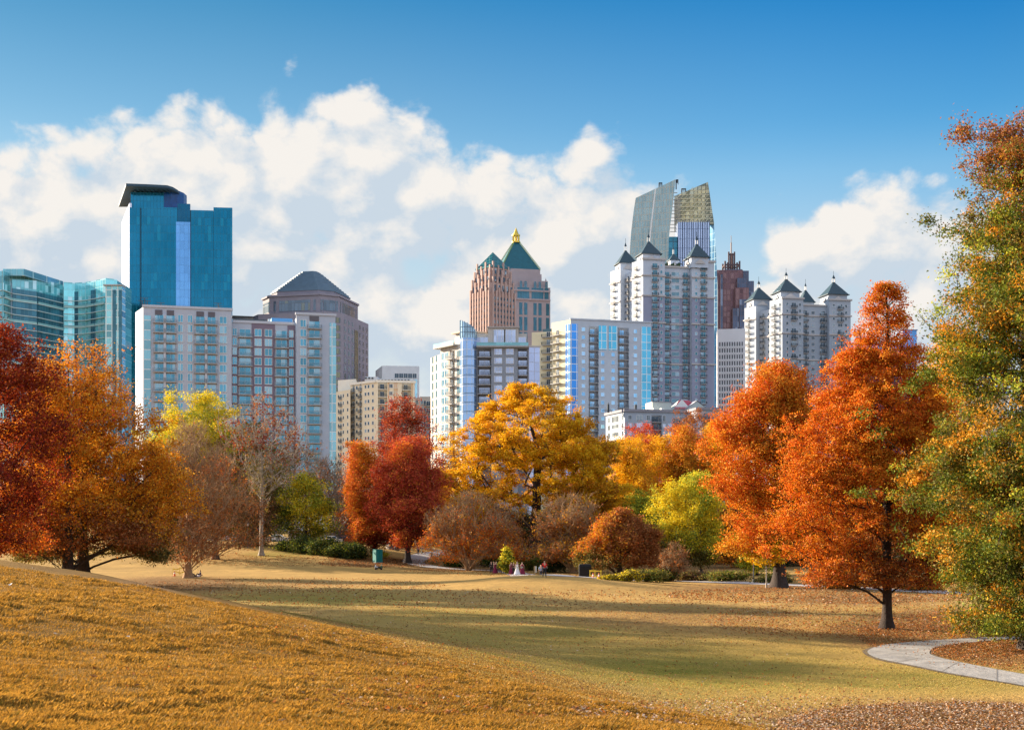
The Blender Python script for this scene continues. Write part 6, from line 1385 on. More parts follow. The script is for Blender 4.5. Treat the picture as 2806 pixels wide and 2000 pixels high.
def small_ones():
    d = 640; b = Bld('office_building', 'plain white box building with one dark window band, behind the cream apartments', P(1090, d), d, 'office building')
    A, B, L = (P(1047, d), d), (P(1149, d + 2), d + 2), (P(1029, d + 22), d + 22); Z = zat(1002, d); m = mat('panel_white', (.66, .68, .72), .7, .05, .3); f = Fac(b, A, B); fl = Fac(b, L, A); w = MB(); f.wall(w, 0, f.w, 0, Z, m); fl.wall(w, 0, fl.w, 0, Z, m); bk = MB(); bk.box(0, f.w, .6, 20, 0, Z - .5, m); w.add(bk, f.M); b.part(w, 'wall')
    for i in range(5): f.put('window', window_mb((f.u(1142) - f.u(1081)) / 5 - .1, 2.4, G_DARKWIN, WHITEF, 1, .08), f.u(1081) + (i + .5) * (f.u(1142) - f.u(1081)) / 5, f.z(1036, 1100))
    b.panel(f, 'glass_strip', f.u(1137), f.u(1143), 0, f.z(1040, 1140), glass('strip_glass', (.35, .6, .7), .5)); b.panel(fl, 'edge_glass', fl.w * .3, fl.w * .7, Z - 12, Z - 2, MATS['panel_white'])
    for p, q, y in ((1000, 1035, 1032), (1036, 1130, 1038)):
        t = MB(); t.box(P(p, 560), P(q, 560), 560, 575, 0, zat(y, 560), m); [t.box(P(p + i * 9, 559.6), P(p + i * 9 + 5, 559.6), 559.6, 560.1, zat(y + 6, 560), zat(y + 2, 560), DARKF) for i in range(int((q - p) / 9))]; b.part(t, 'lower_wing')
    b.done()
    d = 520; b = Bld('apartment_block', 'short beige apartment wing between the cream and the grey stone blocks', P(1157, d), d, 'apartment block'); A, B = (P(1135, d), d), (P(1182, d), d); Z = zat(1090, d); m = MATS['stucco_cream']; mg = mat('stucco_beige', (.50, .46, .42), .85, .05, .3); f = Fac(b, A, B); w = MB(); f.wall(w, 0, f.w, 0, Z, mg); bk = MB(); bk.box(0, f.w, .6, 16, 0, Z - .5, mg); bk.box(f.u(1150), f.w, .6, 12, Z - .5, f.z(1086, 1165), mg); w.add(bk, f.M); b.part(w, 'wall')
    for k in range(9):
        z = f.z(1112 + 20 * k, 1150)
        f.put('balcony', balcony_mb(3.4, G_DARKWIN, 1.2, RAIL, SLAB, WHITEF, 2.0, 2.0), f.u(1175), z)
        for p in (1143, 1156, 1164): f.put('window', window_mb(1.1, 1.6, G_DARKWIN, WHITEF, 0, .1), f.u(p), z + .7)
    b.done()
    d = 700; b = Bld('office_building', 'blue glass roof box peeking out right of the cypress top', P(2490, d), d, 'office building'); gq = glass('far_blue_glass', (.12, .34, .70), .55, .15, 2.5, 3.9, (.3, .45, .65), .1, .3)
    V = MB(); V.box(0, P(2512, d) - P(2474, d), 0, 16, 0, zat(906, d), gq); V.obj('wall', b.root, b.T @ Matrix.Translation((P(2474, d), d, 0))); V = MB(); V.box(P(2472, d), P(2514, d), d - .5, d + 16, zat(906, d), zat(903, d), mat('roof_blue_edge', (.2, .32, .5), .6)); V.box(P(2484, d), P(2500, d), d + 4, d + 9, zat(903, d), zat(899, d), DARKF); b.part(V, 'roof'); b.done()
    d = 680; b = Bld('office_building', 'dark blue flat roofed building low behind the cypress', P(2360, d), d, 'office building'); mm = mat('brick_dark_blue', (.06, .09, .16), .7, .1, .3)
    V = MB(); V.box(P(2318, d), P(2478, d), d, d + 20, 0, zat(944, d), mm); b.part(V, 'wall'); V = MB(); V.box(P(2316, d), P(2480, d), d - .5, d + 20.5, zat(944, d), zat(940, d), mat('roof_dark_blue', (.04, .06, .11), .6)); b.part(V, 'roof')
    f = Fac(b, (P(2318, d), d), (P(2478, d), d)); [f.put('window', _slab(2.6, 1.9, gq), f.w * (j + .5) / 12, zat(955 + 18 * k, d)) for j in range(12) for k in range(3)]; b.done()
    d = 660; b = Bld('office_building', 'pale office building low behind the red orange maple and shaded white tower', P(2700, d), d, 'office building'); V = MB(); V.box(P(2560, d), P(2760, d), d, d + 20, 0, zat(1010, d), m); b.part(V, 'wall'); f = Fac(b, (P(2560, d), d), (P(2760, d), d)); [f.put('window', _slab(2.6, 1.9, gq), f.w * (j + .5) / 14, zat(1025 + 18 * k, d)) for j in range(14) for k in range(4)]; b.done()
small_ones()

# ------------------------------------------------------------------ hedge, bushes
def bush(label, px, py, w, h, n, pal, name='bush', cat='bush', group=None, ls=0.16, dpt=None, seed=0):
    global rng; rng = np.random.default_rng(700 + seed + int(px))
    x, d, z = on_ground(px, py); wm, hm = w / F * d, h / F * d; o = empty(name, (x, d, z), 0, label, cat, group)
    k = max(5, int(n / 400)); C = np.column_stack([rng.uniform(-.42, .42, k) * wm, rng.uniform(-.3, .3, k) * (dpt or wm), rng.uniform(.2, .72, k) * hm]); C[:, 2] *= 1 - .5 * (np.abs(C[:, 0]) / wm * 2)**2
    P0 = C[rng.integers(0, k, n)] + rng.normal(0, 1, (n, 3)) * np.array([.11 * wm + .15, .11 * wm + .15, .15 * hm]); P0[:, 2] = np.abs(P0[:, 2])
    pls = np.concatenate([PAL[p] for p in pal]); col = pls[rng.integers(0, len(pls), n)] * (.7 + .6 * rng.random((n, 1)))
    V = leaf_quads(P0, ls * (.6 + .8 * rng.random(n)), .4); link('foliage', np_mesh('foliage', V, np.arange(n * 4), 4, [LEAF], colors=np.repeat(np.column_stack([col, np.ones(n)]), 4, 0)), o)
    mb = MB()
    for c in C[:14]:
        L = 6; q = [(0.05 * math.cos(i), 0.05 * math.sin(i), 0) for i in range(3)]
        mb.poly([(q[0][0], q[0][1], 0), (q[1][0], q[1][1], 0), (c[0], c[1], c[2])], BARK_DARK); mb.poly([(q[1][0], q[1][1], 0), (q[2][0], q[2][1], 0), (c[0], c[1], c[2])], BARK_DARK)
    mb.obj('stems', o)
for i, (px, py, w, h, lab) in enumerate([(800, 1508, 70, 33, 'leftmost bush of the dark hedge with light green tips'), (845, 1514, 85, 46, 'tall dark evergreen bush, second from the left in the hedge'), (893, 1520, 80, 50, 'dark evergreen bush in the middle of the hedge'), (935, 1527, 75, 42, 'dark evergreen bush behind the slim left maple trunk'), (968, 1531, 55, 44, 'rightmost bush of the dark hedge beside the forked trunk')]):
    bush(lab, px, py, w, h, 9000, ('darkgreen', 'darkgreen', 'green' if i else 'lime'), 'hedge_bush', 'bush', 'evergreen bushes of the hedge', seed=i, ls=.24)
bush('yellow green undergrowth glowing left of the flared grey trunk', 1040, 1528, 45, 20, 1500, ('lime', 'yellow'))
for i, (px, py, w, h, pal, lab) in enumerate([(1345, 1553, 75, 52, ('darkgreen', 'green'), 'dark green bush behind the men in suits'), (1258, 1552, 60, 44, ('darkgreen', 'green'), 'dark green bush left of the pale forked stems'), (1450, 1562, 70, 50, ('green', 'olive'), 'green bush behind the bridesmaids'), (1520, 1568, 70, 48, ('darkgreen',), 'dark bush behind the walker in red'),
        (1668, 1588, 30, 14, ('yellow', 'olive'), 'low yellow bush left of the russet maple trunk'), (1722, 1592, 44, 32, ('yellow', 'olive'), 'bright yellow bush right of the russet maple trunk'), (1775, 1594, 80, 38, ('green', 'olive'), 'green bush right of the bright yellow one'), (1820, 1592, 60, 46, ('darkgreen', 'olive'), 'dark bush left of the small bare tree'),
        (1890, 1590, 70, 26, ('olive', 'brown'), 'olive undergrowth right of the small bare tree'), (2000, 1592, 90, 30, ('olive', 'green'), 'low green undergrowth behind the far path'), (2120, 1596, 90, 30, ('darkgreen', 'olive'), 'dark undergrowth behind the lamp post'), (2330, 1612, 110, 30, ('amber', 'rust'), 'orange undergrowth between maple and cypress trunks'), (2520, 1616, 90, 30, ('amber', 'olive'), 'orange undergrowth right of the cypress trunk')]):
    bush(lab, px, py, w, h, 4200, pal, 'bush', 'bush', 'bushes along the far path', seed=i, ls=.22)

# ------------------------------------------------------------------ people
SKIN = mat('skin', (.50, .30, .21), .6, .05); HAIRD = mat('hair_dark', (.03, .02, .015), .7, .2); HAIRB = mat('hair_blond', (.35, .22, .09), .7, .2)
def cloth(n, c): return mat('cloth_' + n, c, .9, .12, 6)
POSES = dict(
 stand=dict(hip=.93, ch=1.42, neck=1.50, head=1.63, kn=(.10, -.02, .50), ft=(.11, 0, .07), el=(.27, .02, 1.14), ha=(.26, -.08, .90)),
 walk=dict(hip=.92, ch=1.41, neck=1.49, head=1.62, kn=(.09, -.14, .50), ft=(.10, -.26, .08), kn2=(.09, .03, .49), ft2=(.10, .30, .12), el=(.26, .10, 1.15), ha=(.24, -.12, 1.0), el2=(.26, .12, 1.14), ha2=(.25, .22, .93)))
def person(label, px, py, top, bottom, hair=None, dress=None, pose='stand', face=0.0, hpx=None, d=None, h=None, veil=None, suit=None, shoes=None, short=False, group=None, hold=None):
    """a standing or walking figure; hpx is the height read off the photograph"""
    if d is None: x, d, z = on_ground(px, py)
    else: x = P(px, d); z = gz(x, d)
    h = h or (hpx / F * d if hpx else 1.72); h = min(max(h, 1.5), 1.95); k = h / 1.75; q = POSES[pose]
    o = empty('person', (x, d, z), face, label, 'person', group)
    J = {'pel': (0, 0, q['hip']), 'wa': (0, 0, q['hip'] + .18), 'ch': (0, 0, q['ch'] - .12), 'nk': (0, 0, q['neck']), 'hd': (0, -.015, q['head']), 'tp': (0, 0, q['head'] + .09)}
    E = [('pel', 'wa', .15, .135), ('wa', 'ch', .135, .17), ('ch', 'nk', .17, .065), ('nk', 'hd', .06, .098), ('hd', 'tp', .098, .07)]
    skin_only = {'nk', 'hd', 'tp'}
    for s, t in ((1, ''), (-1, '2')):
        g = lambda n: q.get(n + t if t else n, q[n]); m = lambda v: (v[0] * s, v[1], v[2])
        J['hp' + t] = (.09 * s, 0, q['hip'] - .04); J['kn' + t] = m(g('kn')); J['ft' + t] = m(g('ft')); f = g('ft'); J['to' + t] = (f[0] * s, f[1] - .17, max(.04, f[2] - .04))
        J['sh' + t] = (.185 * s, 0, q['ch']); J['el' + t] = m(g('el')); J['ha' + t] = m(g('ha')); hv = g('ha'); ev = g('el'); J['fi' + t] = (hv[0] * s, hv[1] + (hv[1] - ev[1]) * .35, hv[2] - .09 if abs(hv[2] - ev[2]) > .1 else hv[2] - .02)
    def build(name, chains, m, sub=1, rootv=0):
        me = bpy.data.meshes.new(name); names = []; R_ = {}
        ed = []
        for a, b_, ra, rb in chains:
            for nm, r in ((a, ra), (b_, rb)):
                if nm not in R_: R_[nm] = r; names.append(nm)
            ed.append((names.index(a), names.index(b_)))
        me.from_pydata([tuple(c * k for c in J[n]) for n in names], ed, [])
        ob = link(name, me, o); md = ob.modifiers.new('skin', 'SKIN'); md.use_smooth_shade = True
        for i, n in enumerate(names):
            r = R_[n] * k; r = r if isinstance(r, tuple) else (r, r); me.skin_vertices[0].data[i].radius = r; me.skin_vertices[0].data[i].use_root = (i == rootv)
        sb = ob.modifiers.new('sub', 'SUBSURF'); sb.levels = sub; sb.render_levels = sub
        me.materials.append(m); return ob
    ch = [('pel', 'wa', .13, .12), ('wa', 'ch', .12, .15), ('ch', 'nk', .15, .055), ('nk', 'hd', .055, .095), ('hd', 'tp', .095, .065)]
    for t in ('', '2'):
        ch += [('pel', 'hp' + t, .13, .09), ('hp' + t, 'kn' + t, .085, .055), ('kn' + t, 'ft' + t, .055, .036), ('ft' + t, 'to' + t, .036, .03), ('ch', 'sh' + t, .15, .055), ('sh' + t, 'el' + t, .052, .038), ('el' + t, 'ha' + t, .038, .026), ('ha' + t, 'fi' + t, .03, .02)]
    build('body', ch, SKIN)
    tc = [('pel', 'wa', .15, .135), ('wa', 'ch', .138, .172), ('ch', 'nk', .172, .06)]
    for t in ('', '2'):
        tc += [('ch', 'sh' + t, .17, .072), ('sh' + t, 'el' + t, .07, .055)]
        if not short: tc += [('el' + t, 'ha' + t, .055, .04)]
    if top is not None: build('jacket' if suit else 'shirt', tc, top)
    if bottom is not None:
        bc = []
        for t in ('', '2'): bc += [('pel', 'hp' + t, .15, .11), ('hp' + t, 'kn' + t, .10, .072), ('kn' + t, 'ft' + t, .07, .052)]
        build('trousers', bc, bottom)
    for t in ('', '2'):
        J['fh' + t] = J['ft' + t]; build('shoe', [('ft' + t, 'to' + t, .05, .042)], shoes or HAIRD)
    if dress is not None:
        mb = MB(); n = 14; prev = None
        for zz, r in ((1.40, .13), (1.30, .165), (1.12, .135), (.98, .17), (.75, .24), (.45, .33), (.2, .42), (.03, .50 if veil else .44)):
            rg = [(r * k * math.cos(i / n * 6.283) * (1 + .05 * math.sin(i * 5) * (zz < .8)), r * k * math.sin(i / n * 6.283) * .85, zz * k) for i in range(n)]
            if prev:
                for i in range(n): j = (i + 1) % n; mb.poly([rg[i], rg[j], prev[j], prev[i]], dress)
            prev = rg
        mb.obj('dress', o, smooth=True)
    if veil is not None:
        mb = MB(); pr = None
        for zz, r in ((1.74, .05), (1.68, .11), (1.5, .16), (1.2, .26), (.9, .34)):
            rg = [(r * k * math.cos(a), (.03 + abs(math.sin(a)) * r) * k, zz * k) for a in np.linspace(0, math.pi, 7)]
            if pr: [mb.poly([rg[i], rg[i + 1], pr[i + 1], pr[i]], veil) for i in range(6)]
            pr = rg
        mb.obj('veil', o, smooth=True)
    J['h1'] = (0, .035, q['head'] + .05); J['h2'] = (0, .06, q['head'] - (.12 if dress else .03))
    build('hair', [('h1', 'h2', .10, .075)], hair or HAIRD)
    if hold is not None:
        mb = MB(); c = (0, -.28 * k, 1.02 * k)
        for i in range(26):
            a, b_ = random.random() * 6.28, random.random() * 3.14; r = .10; p = (c[0] + r * math.cos(a) * math.sin(b_), c[1] + r * math.sin(a) * math.sin(b_), c[2] + r * math.cos(b_)); mb.box(p[0] - .035, p[0] + .035, p[1] - .03, p[1] + .03, p[2] - .03, p[2] + .03, WHITEF if i % 3 else hold)
        mb.obj('bouquet', o)
    return o
black = cloth('black', (.02, .02, .028)); navy = cloth('navy', (.025, .035, .09)); maroon = cloth('maroon', (.20, .015, .05)); white = cloth('white', (.78, .78, .80)); red = cloth('red', (.55, .02, .02)); blue = cloth('dusty_blue', (.16, .22, .34)); green = cloth('green', (.02, .10, .05)); leafg = mat('stem_green', (.05, .12, .03), .8)
WG = 'wedding party'
for px, top, lab in ((1346, black, 'person in a black suit, leftmost of the wedding guests'), (1353, black, 'person in a black suit, second from the left in the wedding party'), (1360.5, navy, 'person in a navy suit beside the one in the maroon gown'), (1372, black, 'person in a black suit turned aside, nearest the young evergreen')):
    person(lab, px, 1569, top, top, suit=1, hpx=32, group=WG, face=random.uniform(-.5, .5), d=183)
person('person in a maroon gown standing between the suits', 1357, 1569, None, None, dress=maroon, d=182, h=1.6, group=WG, hair=HAIRB)
person('person in a maroon gown just right of the young evergreen', 1401, 1571, None, None, dress=maroon, d=179, h=1.66, group=WG, hair=HAIRB, face=.3)
person('person in a dark brown jacket between the maroon gown and the bride', 1407.5, 1572, cloth('brown', (.08, .03, .03)), black, suit=1, d=178.5, h=1.68, group=WG, hair=HAIRB)
person('person in a long white wedding dress with veil', 1417, 1573, None, None, dress=white, veil=white, d=177, h=1.75, group=WG, face=.2, hold=leafg)
person('person in a maroon gown holding white flowers, rightmost of the party', 1431, 1573, None, None, dress=maroon, d=177.5, h=1.72, group=WG, hold=leafg, face=-.2)
person('person in a red shirt and black trousers walking on the path', 1492, 1577, red, black, pose='walk', hpx=47, d=140, h=1.84, short=True, face=.2)
person('person in a dusty blue shirt walking behind the red shirt', 1482, 1573, blue, black, pose='walk', d=158, h=1.8, short=True, hair=HAIRB, face=-.1)
person('person jogging in a pale blue vest and dark shorts', 1146, 1540, cloth('pale_blue', (.35, .42, .62)), cloth('shorts', (.03, .03, .05)), pose='walk', d=228, h=1.74, short=True, shoes=WHITEF)
person('person in black walking behind the slim maple trunk', 1114, 1541, black, black, pose='walk', d=226, h=1.75, shoes=WHITEF, face=1.0)
person('person in grey standing in the shade of the flared trunk', 1090, 1535, cloth('grey', (.12, .12, .14)), black, d=229, h=1.6)
person('person in dark clothes standing by the forked grey trunk', 985, 1523, cloth('slate', (.10, .14, .20)), black, d=236, h=1.7)
def seated(label, px, py, d, top, bottom, hair, face=0, lying=False, knees=True, group=None):
    """sitting or lying figure: one skinned body, clothing and hair as children"""
    x = P(px, d); z = gz(x, d); o = empty('person', (x, d, z), face, label, 'person', group)
    if lying: J = dict(pel=(0, 0, .13), wa=(-.25, 0, .15), ch=(-.48, 0, .20), nk=(-.62, 0, .25), hd=(-.74, 0, .30), tp=(-.82, 0, .33), kn=(.38, .1, .48), ft=(.62, .1, .08), kn2=(.40, -.12, .14), ft2=(.82, -.12, .08), el=(-.50, .25, .06), ha=(-.3, .3, .06), el2=(-.48, -.24, .10), ha2=(-.2, -.2, .2))
    else: J = dict(pel=(0, 0, .13), wa=(-.03, 0, .33), ch=(0, 0, .58), nk=(.02, 0, .68), hd=(.05, 0, .80), tp=(.05, 0, .89), kn=(.42, .12, .46), ft=(.62, .12, .08), kn2=(.40, -.12, .42), ft2=(.64, -.12, .08), el=(.14, .24, .36), ha=(.38, .15, .42), el2=(.12, -.25, .36), ha2=(.38, -.15, .42))
    for t, s in (('', 1), ('2', -1)):
        J['hp' + t] = (J['pel'][0] + .05, .1 * s, .13); J['sh' + t] = (J['ch'][0], .18 * s, J['ch'][2]); f = J['ft' + t]; J['to' + t] = (f[0] + .14, f[1], .05); hv = J['ha' + t]; J['fi' + t] = (hv[0] + .09, hv[1], hv[2] - .02)
    def build(name, chains, m):
        me = bpy.data.meshes.new(name); names = []; R_ = {}; ed = []
        for a, b_, ra, rb in chains:
            for nm, r in ((a, ra), (b_, rb)):
                if nm not in R_: R_[nm] = r; names.append(nm)
            ed.append((names.index(a), names.index(b_)))
        me.from_pydata([J[n] for n in names], ed, []); ob = link(name, me, o); md = ob.modifiers.new('skin', 'SKIN'); md.use_smooth_shade = True
        for i, n in enumerate(names): me.skin_vertices[0].data[i].radius = (R_[n], R_[n]); me.skin_vertices[0].data[i].use_root = (i == 0)
        sb = ob.modifiers.new('sub', 'SUBSURF'); sb.levels = sb.render_levels = 1; me.materials.append(m)
    ch = [('pel', 'wa', .13, .12), ('wa', 'ch', .12, .15), ('ch', 'nk', .15, .055), ('nk', 'hd', .055, .095), ('hd', 'tp', .095, .065)]; tp = [('pel', 'wa', .14, .14), ('wa', 'ch', .14, .17), ('ch', 'nk', .17, .06)]; bt = []
    for t in ('', '2'):
        ch += [('pel', 'hp' + t, .13, .09), ('hp' + t, 'kn' + t, .085, .055), ('kn' + t, 'ft' + t, .055, .036), ('ft' + t, 'to' + t, .036, .03), ('ch', 'sh' + t, .15, .055), ('sh' + t, 'el' + t, .052, .038), ('el' + t, 'ha' + t, .038, .026), ('ha' + t, 'fi' + t, .03, .02)]
        tp += [('ch', 'sh' + t, .17, .07), ('sh' + t, 'el' + t, .068, .055), ('el' + t, 'ha' + t, .055, .04)]; bt += [('pel', 'hp' + t, .15, .11), ('hp' + t, 'kn' + t, .10, .07), ('kn' + t, 'ft' + t, .07, .052)]
    build('body', ch, SKIN); build('shirt', tp, top); build('trousers', bt, bottom)
    J['h1'] = (J['tp'][0] - .03, 0, J['tp'][2]); J['h2'] = (J['hd'][0] - .08, 0, J['hd'][2] - (.1 if not lying else 0)); build('hair', [('h1', 'h2', .10, .07)], hair)
seated('person in a white hoodie sitting on the grass, left of the pair', 1029, 1563, 190, white, black, HAIRD, .15)
seated('person in a dark green jacket sitting on the grass, right of the pair', 1046, 1563, 190, green, black, HAIRB, math.pi + .2)
seated('person in a pale shirt lying on the lawn right of the bare tree', 538, 1568, 168, cloth('light_grey', (.5, .52, .6)), black, HAIRD, math.pi - .2, lying=True)
seated('person in dark clothes reclining farthest from the bare trunk', 549, 1568, 170, navy, navy, HAIRD, math.pi + .3)
seated('person in a blue jacket sitting between the two big oak trunks', 208, 1561, 138, cloth('jacket_blue', (.10, .16, .28)), black, HAIRD, .4)
seated('person sitting in the shade at the foot of the flared trunk', 1083, 1534, 233, black, black, HAIRD, .4)

# ------------------------------------------------------------------ park furniture, cars and other small things
def cyl(mb, x, y, z0, z1, r0, r1, m, n=12):
    rg = [(x + r0 * math.cos(i / n * 6.2832), y + r0 * math.sin(i / n * 6.2832)) for i in range(n)]; tp = [(x + r1 * math.cos(i / n * 6.2832), y + r1 * math.sin(i / n * 6.2832)) for i in range(n)]
    mb.prism(rg, z0, z1, m, tp)
def thing(name, label, cat, px, py=None, d=None, rz=0, group=None):
    if d is None: x, d, z = on_ground(px, py)
    else: x = P(px, d); z = gz(x, d)
    return empty(name, (x, d, z), rz, label, cat, group), d
GB = mat('box_green', (.0, .16, .15), .45, .08, 2)
o, d = thing('utility_box', 'tall teal green utility box in front of the dark trunk', 'utility box', 1035, d=203, rz=R(38))
m = MB(); m.box(-.62, .62, -.5, .5, .06, 2.05, GB); m.obj('cabinet', o)
m = MB(); m.box(-.66, .66, -.54, .54, 2.05, 2.12, GB); m.obj('lid', o); m = MB(); m.box(-.56, -.02, -.53, -.5, .16, 1.95, GB); m.obj('door', o); m = MB(); m.box(.02, .56, -.53, -.5, .16, 1.95, GB); m.obj('door', o)
m = MB(); m.box(-.7, .7, -.58, .58, -.2, .06, concrete); m.obj('plinth', o); m = MB(); m.box(-.08, -.05, -.57, -.53, .95, 1.15, DARKF); m.obj('handle', o)
BLK = mat('bin_black', (.006, .007, .01), .8, .1, 2)
o, d = thing('waste_bin', 'tall black box bin right of the half bare tree', 'waste bin', 1603, d=166)
m = MB(); m.box(-.78, .78, -.5, .5, 0, 1.55, BLK); m.obj('body', o); m = MB(); m.prism([(-.82, -.54), (.82, -.54), (.82, .54), (-.82, .54)], 1.55, 1.85, BLK, [(-.7, -.4), (.7, -.4), (.7, .4), (-.7, .4)]); m.obj('hood', o); m = MB(); m.box(-.5, .5, -.56, -.5, 1.2, 1.45, BLK); m.obj('flap', o)
WD = mat('post_wood', (.045, .035, .03), .9, .2)
for i, (px, lab) in enumerate(((1206, 'dark wooden bollard beside the path, left of the pair'), (1211, 'dark wooden bollard beside the path, right of the pair'), (1183, 'short lone bollard by the young path tree'))):
    o, d = thing('bollard', lab, 'bollard', px, d=222 if i < 2 else 228, group='bollards by the path'); m = MB(); cyl(m, 0, 0, 0, .98 if i < 2 else .7, .16, .15, WD, 10); m.obj('post', o); m = MB(); cyl(m, 0, 0, .98 if i < 2 else .7, 1.06 if i < 2 else .78, .17, .08, WD, 10); m.obj('cap', o)
o, d = thing('sign_post', 'tan wooden post with a white sheet right of the bridesmaids', 'sign', 1466, d=176); m = MB(); m.box(-.14, .06, -.06, .06, 0, 1.22, mat('post_tan', (.34, .26, .14), .8)); m.obj('post', o); m = MB(); m.box(.08, .2, -.04, .04, .35, 1.2, WHITEF); m.obj('notice_board', o)
o, d = thing('sign_post', 'small pale blue sign on a black pole behind the green box', 'sign', 1053, d=226); m = MB(); m.box(-.05, .05, -.05, .05, 0, 2.6, DARKF); m.obj('pole', o); m = MB(); m.box(-.1, .9, -.1, -.05, 1.75, 2.35, mat('sign_pale_blue', (.55, .62, .75), .5)); m.obj('sign_board', o)
m = MB(); [m.box(0, .8, -.104, -.1, 1.9 + i * .13, 1.93 + i * .13, mat('sign_mark', (.15, .2, .4), .5)) for i in range(3)]; m.obj('sign_lines', o)
YL = mat('barricade_yellow', (.72, .55, .04), .5, .08); OR = mat('cone_orange', (.80, .14, .02), .5, .05)
def cone(lab, px, d, grp=None):
    o, _ = thing('traffic_cone', lab, 'traffic cone', px, d=d, group=grp); m = MB(); cyl(m, 0, 0, .04, .72, .17, .035, OR); m.obj('cone_body', o); m = MB(); cyl(m, 0, 0, .34, .52, .118, .076, WHITEF); m.obj('reflective_band', o); m = MB(); m.box(-.22, .22, -.22, .22, 0, .04, OR); m.obj('base', o)
cone('orange traffic cone at the left foot of the yellow barricade', 1625, 162, 'cones by the barricade'); cone('orange traffic cone at the right foot of the yellow barricade', 1641, 162, 'cones by the barricade'); cone('single orange cone under the yellow tape left of the bare tree', 478, 172)
def barricade(lab, px, d, w, h):
    o, _ = thing('barricade', lab, 'barricade', px, d=d)
    for y, z0, z1 in ((-.05, h * .78, h), (-.05, h * .32, h * .45)): m = MB(); m.poly([(-w / 2, y, z0), (w / 2, y, z0 + .05), (w / 2, y, z1 - .12), (-w / 2, y, z1)], YL); m.poly([(-w / 2, y + .04, z0), (w / 2, y + .04, z0 + .05), (w / 2, y + .04, z1 - .12), (-w / 2, y + .04, z1)], YL); m.obj('rail', o)
    for sx in (-.9, -.1, .85):
        m = MB(); 
        for sy in (-1, 1): m.poly([(sx * w / 2 - .05, sy * .35, 0), (sx * w / 2 + .05, sy * .35, 0), (sx * w / 2 + .05, 0, h), (sx * w / 2 - .05, 0, h)], YL)
        m.obj('leg', o)
barricade('yellow barricade with two rails beside the black bin', 1632, 164, 1.6, 1.12)
o, d = thing('barrier_tape', 'yellow tape strung between low stakes left of the bare tree', 'barrier tape', 496, d=176)
for i, x in enumerate((-1.1, -.2, .7, 1.2)): m = MB(); m.box(x - .03, x + .03, 0, .05, 0, 1.0, YL); m.obj('stake', o)
m = MB(); [m.poly([(-1.1 + i * .23, .02, .95 - .12 * math.sin(i * .9)), (-1.1 + (i + 1) * .23, .02, .95 - .12 * math.sin((i + 1) * .9)), (-1.1 + (i + 1) * .23, .02, .83 - .12 * math.sin((i + 1) * .9)), (-1.1 + i * .23, .02, .83 - .12 * math.sin(i * .9))], YL) for i in range(10)]; m.obj('tape', o)
m = MB(); [m.poly([(-1.1 + i * .23, .02, .45 + .1 * math.sin(i * 1.1)), (-1.1 + (i + 1) * .23, .02, .45 + .1 * math.sin((i + 1) * 1.1)), (-1.1 + (i + 1) * .23, .02, .33 + .1 * math.sin((i + 1) * 1.1)), (-1.1 + i * .23, .02, .33 + .1 * math.sin(i * 1.1))], YL) for i in range(10)]; m.obj('tape', o)
def lamp(lab, px, d, h, globe=True):
    o, _ = thing('street_lamp', lab, 'street lamp', px, d=d, group='park lamps'); m = MB(); cyl(m, 0, 0, 0, .5, .16, .09, DARKF); cyl(m, 0, 0, .5, h, .07, .05, DARKF); m.obj('post', o)
    m = MB(); cyl(m, 0, 0, h, h + .12, .1, .22, DARKF); m.obj('collar', o); m = MB(); g = mat('lamp_glass_white', (.8, .8, .78), .3, .02)
    for i in range(6): a0, a1 = i / 6 * math.pi, (i + 1) / 6 * math.pi; cyl(m, 0, 0, h + .38 - .27 * math.cos(a0), h + .38 - .27 * math.cos(a1), max(.01, .27 * math.sin(a0)), max(.01, .27 * math.sin(a1)), g)
    m.obj('lamp_globe', o)
lamp('park lamp with a white globe left of the sycamore trunk', 679, 226, 3.7); lamp('tall black lamp post between the yellow tree and the red orange maple', 2065, 153, 3.2); lamp('slim black lamp post between the flared trunk and the jogger', 1156, 236, 4.2); lamp('slim lamp behind the hedge left of the white car', 792, 262, 3.9)
